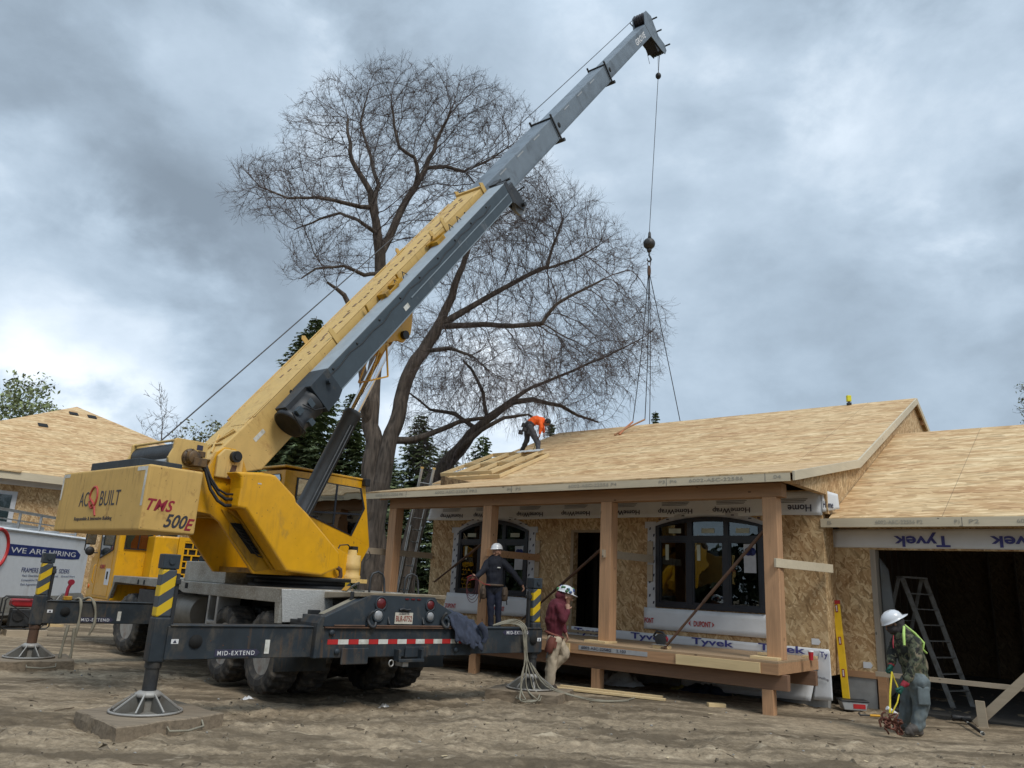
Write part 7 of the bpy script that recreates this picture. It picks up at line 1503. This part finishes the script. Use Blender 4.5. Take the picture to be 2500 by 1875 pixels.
def helmet(o, c, f, up, m1, r=.125, stickers=False, name='hard_hat'):
    c = Vector(c); f = Vector(f).normalized(); up = Vector(up).normalized(); s = f.cross(up).normalized(); ex = (s, f, up); F = WM[o.name]
    # rigid tilt: the shell axis is up, brim projects forwards
    f2 = (f-up*f.dot(up)).normalized(); s = f2.cross(up).normalized(); mb = MB(F); n = 32; vs = []
    prof = [(1.10, -.02), (1.06, .0), (1.0, .02), (.98, .25), (.88, .55), (.66, .82), (.36, .98), (.0, 1.03)]
    for h_, (rr, z) in enumerate(prof):
        for i in range(n):
            a = 2*pi*i/n; k = r*rr; fx = cos(a); br = 1+(.42*max(0, fx)**3 if h_ < 2 else 0)
            ridge = 1+.03*max(0, cos(a*3+pi))*(1 < h_ < 6)
            vs.append(c+up*(.015+r*.98*z-(.018*max(0, fx)**2 if h_ < 2 else 0))+f2*k*1.12*fx*br*ridge+s*k*.93*sin(a)*ridge)
    fs = [(j*n+i, j*n+(i+1) % n, (j+1)*n+(i+1) % n, (j+1)*n+i) for j in range(len(prof)-1) for i in range(n)]; mb.add(vs, fs, True)
    h = mb.build(name, m1, o); sd = h.modifiers.new('s', 'SOLIDIFY'); sd.thickness = .004
    m = MB(F); m.tube([c+up*(.03+r*.55)+f2*r*1.0*cos(t)*1.02+s*r*.86*sin(t) for t in [k*pi/8-pi for k in range(17)]], .004, 5)
    if stickers:
        rs = random.Random(4); cols = [(.05, .15, .06), (.03, .05, .2), (.3, .08, .05), (.03, .03, .03), (.1, .25, .3)]
        for k in range(22):
            a = rs.uniform(0, 6.28); z = rs.uniform(.15, .75); rr = sqrt(max(0, 1-(z/1.05)**2)); p = c+up*(.015+r*.98*z)+f2*r*1.14*rr*cos(a)+s*r*.95*rr*sin(a)
            q = MB(F); q.sphere(tuple(p), rs.uniform(.022, .038), 8); q.build('sticker', mat('hat_sticker', cols[k % 5], .5), h)
    return h
def foot_caps(an, toe, mi, r=.048):
    an = Vector(an); toe = Vector(toe); heel = an-(toe-an).normalized()*.05; heel.z = toe.z
    return [(heel, toe, r*.92, r*.9, .75, None, mi), (an, (an+toe)/2, r*1.15, r*1.1, 1, None, mi)]
def tool_belt(o, c, f, tilt=0, w=.17, d=.13, mt=None, pouches=((1, .2), (-1, .2))):
    F = WM[o.name]; c = Vector(c); f = Vector(f).normalized(); s = f.cross(Vector((0, 0, 1))).normalized(); up = s.cross(f).normalized(); mt = mt or M['leather']
    m = MB(F); m.tube([c+s*w*cos(a)+f*d*sin(a) for a in [k*pi/12 for k in range(25)]], .022, 8); b = m.build('tool_belt', mt, o)
    for k, (sd, h) in enumerate(pouches):
        m = MB(F); q = c+s*sd*(w+.04)-up*.03; m.tube([q, q-up*.08, q-up*(h+.02), q-up*(h+.05)], [.05, .075, .07, .03], 8); m.tube([q+f*.06-up*.05, q+f*.07-up*.15], [.03, .035], 6); m.build('pouch', mt, b)
        m = MB(F); m.tube([q+s*sd*.02+up*.03, q+s*sd*.06-up*(h+.12)], .012, 5); m.build('hanging_tool', M['dark'], b)
    return b
M['leather'] = mat('leather', (.085, .06, .042), .8, var=.3)
M['leather_dark'] = mat('dark_pouch', (.022, .02, .02), .8, var=.3)
M['hat_white'] = mat('hard_hat_white', (.60, .62, .65), .3, var=.05, dirt=(.4, .38, .34), da=.06, coat=.3)
M['boot'] = mat('boot', (.05, .038, .03), .8, var=.3)
class Pix:
    """joints read off the photograph at the person's own distance; dd = metres further away"""
    def __init__(s, foot): s.F = Matrix.Translation(Vector(foot)); s.Y = foot[1]; s.o = Vector(foot)
    def __call__(s, x, y, dd=0): return Vector(on_depth(x, y, s.Y+dd))-s.o
# ---- worker in navy on the porch deck
ft = H@Vector((-5.47, -.14, .785)); J = Pix(ft); P1 = empty('person', J.F, 'worker in white hard hat and navy shirt on the porch with both arms spread', 'person')
def z1_(x, y): return 1100+x*.2653, 1280+y*.2653     # readings taken in an enlarged crop
def j1(x, y, dd=0): return J(*z1_(x, y), dd)
hd = j1(425, 262); hip = j1(405, 560); fdir = Vector((-.55, -.8, 0))
capz = [(j1(402, 575), j1(405, 470), .165, .170, .70, (1, .1, 0), 1), (j1(405, 470), j1(410, 365), .175, .190, .62, (1, .1, 0), 1), (j1(352, 356), j1(478, 356), .080, .080, 1, None, 1), (j1(410, 350), j1(418, 318), .085, .062, 1, None, 1), (j1(418, 325), j1(424, 285), .052, .05, 1, None, 0)]
capz += head_caps(hd, fdir, (0, 0, 1), 0)
capz += [(j1(345, 357), j1(298, 430, -.08), .080, .066, 1, None, 1), (j1(298, 430, -.08), j1(245, 480, -.18), .066, .048, 1, None, 1)]+hand_caps(j1(238, 485, -.19), (-.9, -.25, -.1), (0, 0, 1), None, 0, .7)
capz += [(j1(484, 357), j1(570, 440, -.04), .082, .067, 1, None, 1), (j1(570, 440, -.04), j1(652, 548, -.1), .067, .048, 1, None, 1)]+hand_caps(j1(660, 558, -.1), (.35, -.25, -.75), (.2, -1, 0), None, 0, .6)
zf = 0.05
lf, rf = j1(372, 905), j1(440, 905); lf.z = zf; rf.z = zf
capz += [(j1(365, 590), j1(368, 740, -.02), .092, .072, 1, None, 2), (j1(368, 740, -.02), (lf.x, .0, .14), .070, .056, 1, None, 2), (j1(440, 590), j1(440, 740, -.02), .092, .072, 1, None, 2), (j1(440, 740, -.02), (rf.x, .0, .14), .070, .056, 1, None, 2), (j1(365, 575), j1(440, 575), .10, .10, .9, None, 2)]
capz += foot_caps((lf.x, 0, .06), (lf.x-.05, -.14, .035), 3)+foot_caps((rf.x, 0, .06), (rf.x+.03, -.15, .035), 3)
skin_body('body', P1, capz, [SKIN, mat('navy_shirt', (.006, .008, .016), .85, var=.3), mat('navy_jeans', (.007, .011, .028), .85, var=.3), M['boot']], seed=1)
helmet(P1, hd+Vector((0, .01, .06)), fdir, (0, 0, 1), M['hat_white'], r=.115); face_bits(P1, hd, fdir, (0, 0, 1), SKIN, moustache=True)
m = MB(J.F); m.tube([hd-Vector((.02, -.06, .03)), hd-Vector((-.03, -.08, .05))], .03, 8); m.build('hair', mat('dark_hair', (.02, .015, .012), .8), P1)
tool_belt(P1, j1(402, 560), (0, -1, 0), pouches=((1, .20), (-1, .22)))
m = MB(J.F)
q = j1(445, 398, -.13); m.box(q.x-.03, q.x+.03, q.y-.004, q.y, q.z-.01, q.z+.01); m.build('shirt_logo', M['tape'], P1)
hL = Vector(J.o)+j1(215, 495, -.22); CF = Matrix.Translation(hL); o = empty('cable_coil', CF, 'red and black cable coiled in the left-hand side hand of the worker in navy', 'cable')
m = MB(CF); rs = random.Random(5)
for k in range(4):
    r = .13+.02*k; cx_, cz_ = -.05+.015*k, -.12-.03*k
    m.tube([(cx_+r*.85*sin(t)*.8, rs.uniform(-.01, .01)-.01*k, cz_+r*1.35*cos(t)) for t in [i*pi/10 for i in range(21)]], .006, 5)
m.build('loops', mat('cable_dark', (.06, .015, .018), .6), o)
m = MB(CF); m.tube([(.0, 0, .02), (-.06, -.02, .05), (-.14, 0, .01), (-.1, 0, -.05), (0, 0, -.02), (.08, .02, -.03), (.2, .05, -.10), (.33, .08, -.12)], .006, 5); m.build('red_lead', mat('cable_red', (.35, .02, .03), .5), o)
hR = Vector(J.o)+j1(690, 575, -.1); CF = Matrix.Translation(hR); o = empty('tag_line', CF, 'thin dark cable running from the worker in navy down to the outrigger jack', 'cable')
e = Vector(tuple(T@Vector((2.72, 0, 1.10))))-hR; m = MB(CF); m.tube([(0, 0, 0), Vector((.08, 0, -.08)), e*.4+Vector((.12, 0, .02)), e*.75+Vector((.10, 0, 0)), e], .007, 5); m.build('cable', M['black'], o)
# ---- worker in maroon walking right
mf = Vector(on_z(1340, 1690)); mf.z = 0; mf = Vector(on_depth(1340, 1690, 13.3)); mf.z = .0; J = Pix(mf)
P2 = empty('person', J.F, 'worker in sticker covered hard hat and maroon hooded sweatshirt walking in front of the porch', 'person')
def j2(x, y, dd=0): return J(*z1_(x, y), dd)
hd = j2(1052, 668); fdir = Vector((.96, -.15, -.18))
cz = [(j2(958, 1000), j2(962, 880), .155, .175, .85, (0, 1, 0), 1), (j2(962, 880), j2(985, 775), .178, .170, .98, (0, 1, 0), 1), (j2(1000, 775), j2(1018, 700), .145, .075, 1.1, (0, 1, 0), 1), (j2(1018, 715), j2(1035, 660), .078, .088, 1, None, 1)]
cz += head_caps(hd+Vector((.03, 0, 0)), fdir, (.15, 0, 1), 0)
cz += [(j2(1015, 660), j2(1030, 700), .098, .075, 1, None, 1)]
cz += [(j2(1000, 765, -.16), j2(1040, 880, -.20), .075, .062, 1, None, 1), (j2(1040, 885, -.2), j2(1078, 805, -.15), .058, .045, 1, None, 1)]+hand_caps(j2(1078, 790, -.14), (.05, .3, .8), (.9, 0, .1), None, 0, 1.0)
cz += [(j2(1000, 775, .16), j2(1020, 900, .2), .072, .060, 1, None, 1), (j2(1020, 900, .2), j2(1055, 985, .14), .056, .044, 1, None, 1)]+hand_caps(j2(1060, 1000, .13), (.35, 0, -.8), (.2, -1, 0), None, 0, .5)
kn1, kn2 = j2(1050, 1190, .08), j2(930, 1230, -.08); a1 = j2(900, 1330, .10); a2 = j2(915, 1450, -.08); a2.z = max(a2.z, .09)
cz += [(j2(955, 1060, -.07), j2(945, 1090, .07), .12, .12, 1, None, 2), (j2(965, 1065, .07), kn1, .120, .095, 1, None, 2), (kn1, a1+Vector((.06, 0, .02)), .090, .075, 1, None, 2), (j2(955, 1075, -.08), kn2, .125, .098, 1, None, 2), (kn2, a2, .095, .078, 1, None, 2), (kn2+Vector((0, 0, -.03)), a2+Vector((0, 0, .03)), .07, .075, 1, None, 2)]
cz += foot_caps(a2-Vector((0, 0, .01)), (a2.x+.16, a2.y, .04), 3)+foot_caps(a1, (a1.x+.02, a1.y, a1.z-.14), 3)
skin_body('body', P2, cz, [SKIN, mat('maroon_sweatshirt', (.095, .012, .022), .9, var=.3), mat('canvas_trousers', (.40, .33, .24), .9, var=.25, vs=6), M['boot']], seed=7, fold=.010)
helmet(P2, hd+Vector((.01, 0, .055)), (.96, -.1, -.22), (.22, 0, 1), M['hat_white'], r=.12, stickers=True); face_bits(P2, hd+Vector((.03, 0, 0)), fdir, (.15, 0, 1), SKIN)
tool_belt(P2, j2(955, 1015), (.95, -.1, -.3), w=.15, d=.15, mt=mat('tan_belt', (.16, .05, .035), .8, var=.3), pouches=((1, .22),))
# ---- stooping worker in orange on the roof
def Rpt(x, y): return H@Vector((x, y, roof_z(y)))
rf_ = Rpt(-9.35, 6.25); J = Pix(rf_); P3 = empty('person', J.F, 'worker in bright orange shirt bending over on the roof above the stacked frames', 'person')
def z3_(x, y): return 780+x*.2712, 950+y*.2712
def j3(x, y, dd=0): return J(*z3_(x, y), dd)
hd = j3(2046, 300, -.1); fdir = Vector((.45, -.1, -.85))
cz = [(j3(1880, 330, .0), j3(1905, 310, 0), .15, .15, .95, (0, 1, 0), 2), (j3(1905, 305), j3(1945, 280), .145, .150, .95, (0, 1, 0), 1), (j3(1945, 282), j3(1995, 290), .150, .155, .9, (0, 1, 0), 1), (j3(1995, 290), j3(2030, 300), .12, .07, .9, (0, 1, 0), 1)]
cz += head_caps(hd, fdir, (.85, 0, .45), 0)
cz += [(j3(1990, 290, -.2), j3(1995, 345, -.24), .072, .060, 1, None, 1), (j3(1995, 345, -.24), j3(1985, 395, -.2), .058, .045, 1, None, 1)]+hand_caps(j3(1985, 405, -.2), (-.1, 0, -.9), (0, -1, .2), None, 0, .6)
cz += [(j3(2000, 295, .18), j3(2010, 350, .2), .070, .058, 1, None, 1), (j3(2010, 350, .2), j3(2018, 385, .15), .055, .043, 1, None, 1)]+hand_caps(j3(2020, 395, .14), (.1, 0, -.9), (0, -1, .2), None, 0, .6)
k1, k2 = j3(1868, 460, .12), j3(1965, 480, -.12); e1, e2 = j3(1830, 585, .12), j3(1995, 575, -.12)
e2 = Vector(J.F.inverted()@Rpt(-9.02, 6.1))+Vector((-.08, 0, .10)); e1 = Vector(J.F.inverted()@Rpt(-10.0, 6.35))+Vector((0, 0, .10))
cz += [(j3(1875, 340, .1), k1, .118, .085, 1, None, 2), (k1, e1, .082, .062, 1, None, 2), (j3(1890, 345, -.1), k2, .120, .088, 1, None, 2), (k2, e2, .084, .062, 1, None, 2)]
cz += foot_caps(e1, e1+Vector((.05, -.14, -.05)), 3)+foot_caps(e2, e2+Vector((.17, 0, -.04)), 3)
skin_body('body', P3, cz, [SKIN2, mat('orange_shirt', (.85, .12, .012), .8, var=.12), mat('dark_work_trousers', (.055, .055, .06), .9, var=.3), M['boot']], seed=13, fold=.010)
m = MB(J.F); m.sphere(tuple(hd+Vector((.03, 0, .03))), .105, 14); m.build('dark_cap', M['leather_dark'], P3)
m = MB(J.F); c = j3(1862, 330); m.tube([c+Vector((.0, .15*cos(a), 0))+Vector((.05, 0, .13)).normalized()*.15*sin(a) for a in [k*pi/10 for k in range(21)]], .03, 8); tb_ = m.build('tool_belt', M['leather_dark'], P3)
for (x, y, r) in ((1850, 360, .085), (1815, 385, .075), (1885, 385, .07), (1838, 320, .06)):
    m = MB(J.F); q = j3(x, y, -.16); m.tube([q+Vector((0, 0, .05)), q-Vector((.02, 0, .07))], [r*.8, r], 8); m.build('pouch', M['leather_dark'], tb_)
a = J.o+j3(1960, 420, -.1); F = Matrix.Translation(a); o = empty('safety_rope', F, 'olive lanyard hanging between the legs of the worker in orange', 'rope')
e = Rpt(-9.3, 5.95)-a; m = MB(F); m.tube([(0, 0, 0), e*.5+Vector((.02, 0, 0)), e, e+Vector((.12, 0, .0)), e+Vector((.2, -.05, .0))], .014, 6); m.build('rope', mat('olive_rope', (.13, .12, .04), .8), o)
# ---- worker in camouflage at the right
cf_ = Vector(on_z(2215, 1790)); cf_.z = 0; J = Pix(cf_); P4 = empty('person', J.F, 'worker in white hard hat, camouflage jacket and jeans holding yellow straps by the garage', 'person')
def z4_(x, y): return 2050+x*.24116, 1450+y*.24116
def j4(x, y, dd=0): return J(*z4_(x, y), dd)
hd = j4(535, 285); fdir = Vector((-.80, -.05, -.55)); upv = Vector((-.5, 0, .86))
def camo():
    m, nt, bs = new_mat('camouflage'); base = nt.nodes.new('ShaderNodeTexCoord').outputs['Object']
    a = tnoise(nt, base, 11, 3, .5, .6); b = tnoise(nt, mapping(nt, (1, 1, 1), (0, 0, 0), base, (5, 3, 1)), 9, 3, .5, .6)
    c = ramp(nt, a, [(.0, (.014, .016, .012)), (.44, (.016, .018, .014)), (.46, (.075, .085, .05)), (.56, (.08, .088, .055)), (.58, (.17, .145, .095)), (1, (.19, .16, .11))])
    c = mixc(nt, ramp(nt, b, [(.58, (0, 0, 0)), (.60, (1, 1, 1))]), c, (.018, .018, .016)); nt.links.new(c, bs.inputs['Base Color']); bs.inputs['Roughness'].default_value = .9; return m
CAMO = camo(); jeans = mat('faded_jeans', (.125, .155, .165), .9, var=.35, vs=4, dirt=(.13, .12, .09), da=.15, ds=6); hood = mat('hood_grey', (.045, .04, .042), .9, var=.3); GLV = mat('green_glove', (.008, .085, .065), .7); CUF = mat('red_cuff', (.30, .02, .035), .7)
cz = [(j4(770, 860), j4(745, 700), .165, .175, .9, (1, 0, 0), 1), (j4(745, 700), j4(700, 560), .180, .185, .88, (1, 0, 0), 1), (j4(700, 560), j4(650, 440), .185, .155, .95, (1, 0, 0), 1), (j4(660, 430), j4(600, 350), .13, .10, 1, None, 1),
      (j4(620, 380), j4(560, 300), .105, .100, 1, None, 2)]
cz += head_caps(hd+Vector((-.02, 0, -.01)), fdir, upv, 0, .095)
cz += [(j4(530, 340), j4(575, 300), .085, .105, 1, None, 2)]
cz += [(j4(600, 440, .17), j4(545, 560, .16), .088, .072, 1, None, 1), (j4(545, 560, .16), j4(522, 680, .05), .072, .055, 1, None, 1), (j4(523, 690, .04), j4(521, 712, .04), .042, .038, 1, None, 5)]+hand_caps(j4(518, 722, .03), (-.15, -.1, -.9), (-.5, -.6, 0), None, 4, 1.15, 1.12)
cz += [(j4(745, 490, -.15), j4(770, 660, -.22), .098, .080, 1, None, 1), (j4(770, 660, -.22), j4(690, 860, -.25), .080, .060, 1, None, 1), (j4(668, 905, -.25), j4(645, 920, -.25), .045, .042, 1, None, 5)]+hand_caps(j4(640, 930, -.25), (-.35, 0, -.8), (-.6, -.5, 0), None, 4, 1.15, 1.12)
kA, kB = j4(690, 1110, .12), j4(820, 1130, -.1); aA = j4(650, 1370, .2); aB = j4(790, 1370, -.12); aA.z = max(aA.z, .10); aB.z = .11
cz += [(j4(720, 900, .1), j4(790, 900, -.1), .14, .15, 1, None, 3), (j4(700, 930, .1), kA, .125, .095, 1, None, 3), (kA, aA, .095, .078, 1, None, 3), (j4(800, 930, -.1), kB, .135, .105, 1, None, 3), (kB, aB, .102, .085, 1, None, 3)]
cz += foot_caps(aA, (aA.x-.12, aA.y-.02, .045), 6, .055)+foot_caps(aB, (aB.x-.16, aB.y-.05, .045), 6, .058)
skin_body('body', P4, cz, [SKIN2, CAMO, hood, jeans, GLV, CUF, mat('grey_boot', (.085, .075, .068), .8, var=.3)], seed=21, fold=.012)
helmet(P4, j4(528, 255)+Vector((.015, 0, -.03)), (.80, 0, .45), (-.48, 0, .88), M['hat_white'], r=.138)     # worn back to front: the brim points backwards
face_bits(P4, hd+Vector((-.02, 0, -.01)), fdir, upv, SKIN2, beard=True)
hi = mat('hi_vis_tape', (.42, .62, .16), .6); m = MB(J.F); m.tube([j4(650, 330, -.13), j4(648, 420, -.22), j4(655, 520, -.24)], [.018, .02, .016], 6); m.build('harness_strap', hi, P4)
m = MB(J.F); m.tube([j4(655, 315, -.05), j4(760, 400, -.10), j4(850, 495, -.10), j4(835, 560, -.10), j4(880, 600, -.05)], [.018, .02, .02, .022, .015], 6); m.build('harness_strap', hi, P4)
m = MB(J.F); q = j4(845, 970, -.22); m.box(q.x-.085, q.x+.085, q.y-.02, q.y+.03, q.z-.20, q.z+.04); m.build('cargo_pocket', jeans, P4, bevel=.02)
m = MB(J.F); m.tube([j4(545, 420, -.10), j4(540, 500, -.16), j4(545, 550, -.17)], [.006, .010, .006], 5); m.build('red_cord', CUF, P4)
ch = Vector(on_z(2178, 1796)); ch.z = 0; F = Matrix.Translation(ch); o = empty('rigging_hooks', F, 'rusty bunch of chain hooks hanging from yellow straps at the worker\'s feet', 'hooks')
m = MB(F); rs = random.Random(8); M['rust_red'] = mat('rust_red', (.13, .045, .028), .8, var=.4, vs=20)
for k in range(16):
    a = rs.uniform(0, 6.28); c = Vector((rs.uniform(-.09, .11), rs.uniform(-.06, .06), rs.uniform(.04, .24))); ax = Vector((rs.gauss(0, 1), rs.gauss(0, 1), rs.gauss(0, 1))).normalized(); b = ax.orthogonal().normalized(); d = ax.cross(b); r1_, r2_ = rs.uniform(.025, .05), rs.uniform(.04, .085)
    m.tube([c+b*r1_*cos(t)+d*r2_*sin(t) for t in [i*pi/5 for i in range(10 if k % 3 else 7)]], .012, 5)
m.tube([(-.14, 0, .10), (-.16, 0, .18), (-.13, -.02, .22)], .014, 5); m.tube([(.1, 0, .18), (.12, 0, .02)], .013, 5); m.tube([(.06, -.02, .2), (.07, -.02, .02)], .013, 5); m.build('hooks', M['rust_red'], o)
m = MB(F); w0 = J.o+j4(528, 790, .0)-ch; w1 = J.o+j4(608, 985, -.25)-ch; tp_ = Vector((0, 0, .28))
m.tube([w0, w0*.5+tp_*.5+Vector((-.015, 0, 0)), tp_+Vector((-.01, 0, 0))], .014, 6); m.tube([w0, w0+Vector((.03, 0, -.1)), w1, w1*.5+tp_*.5+Vector((.03, 0, 0)), tp_+Vector((.02, 0, 0))], .010, 6); m.build('yellow_strap', mat('strap_yellow', (.62, .50, .03), .7), o)
m = MB(F); m.tube([(-.02, .05, .34), (.10, .05, .26)], .03, 10); m.build('white_sleeve', M['white'], o)
# ---- operator seen dimly in the crane cab
of = S@Vector((-.95, .45, 1.85)); J = None; F = S@tr(-.95, .45, 1.85); P5 = empty('person', F, 'crane operator in a blue shirt seated inside the dark cab window', 'person')
cz = [((0, 0, .55), (0, 0, .95), .14, .17, .7, (1, 0, 0), 1), ((-.17, 0, 1.0), (.17, 0, 1.0), .06, .06, 1, None, 1), ((0, 0, 1.0), (0, .02, 1.12), .055, .05, 1, None, 0)]+head_caps((0, .03, 1.22), (0, 1, -.1), (0, 0, 1), 0)
for s in (-1, 1): cz += [((s*.19, 0, 1.0), (s*.22, .1, .75), .06, .05, 1, None, 1), ((s*.22, .1, .75), (s*.18, .32, .72), .05, .04, 1, None, 0), ((s*.09, 0, .52), (s*.12, .42, .55), .09, .07, 1, None, 2), ((s*.12, .42, .55), (s*.12, .5, .14), .07, .05, 1, None, 2)]+hand_caps((s*.18, .34, .72), (0, 1, -.1), (-s, 0, 0), None, 0, .8)+foot_caps((s*.12, .5, .1), (s*.12, .64, .06), 3)
skin_body('body', P5, cz, [SKIN, mat('blue_shirt', (.03, .07, .22), .8), mat('dark_jeans', (.02, .025, .04), .9), M['boot']], seed=2, voxel=.012)
face_bits(P5, (0, .03, 1.22), (0, 1, -.1), (0, 0, 1), SKIN)
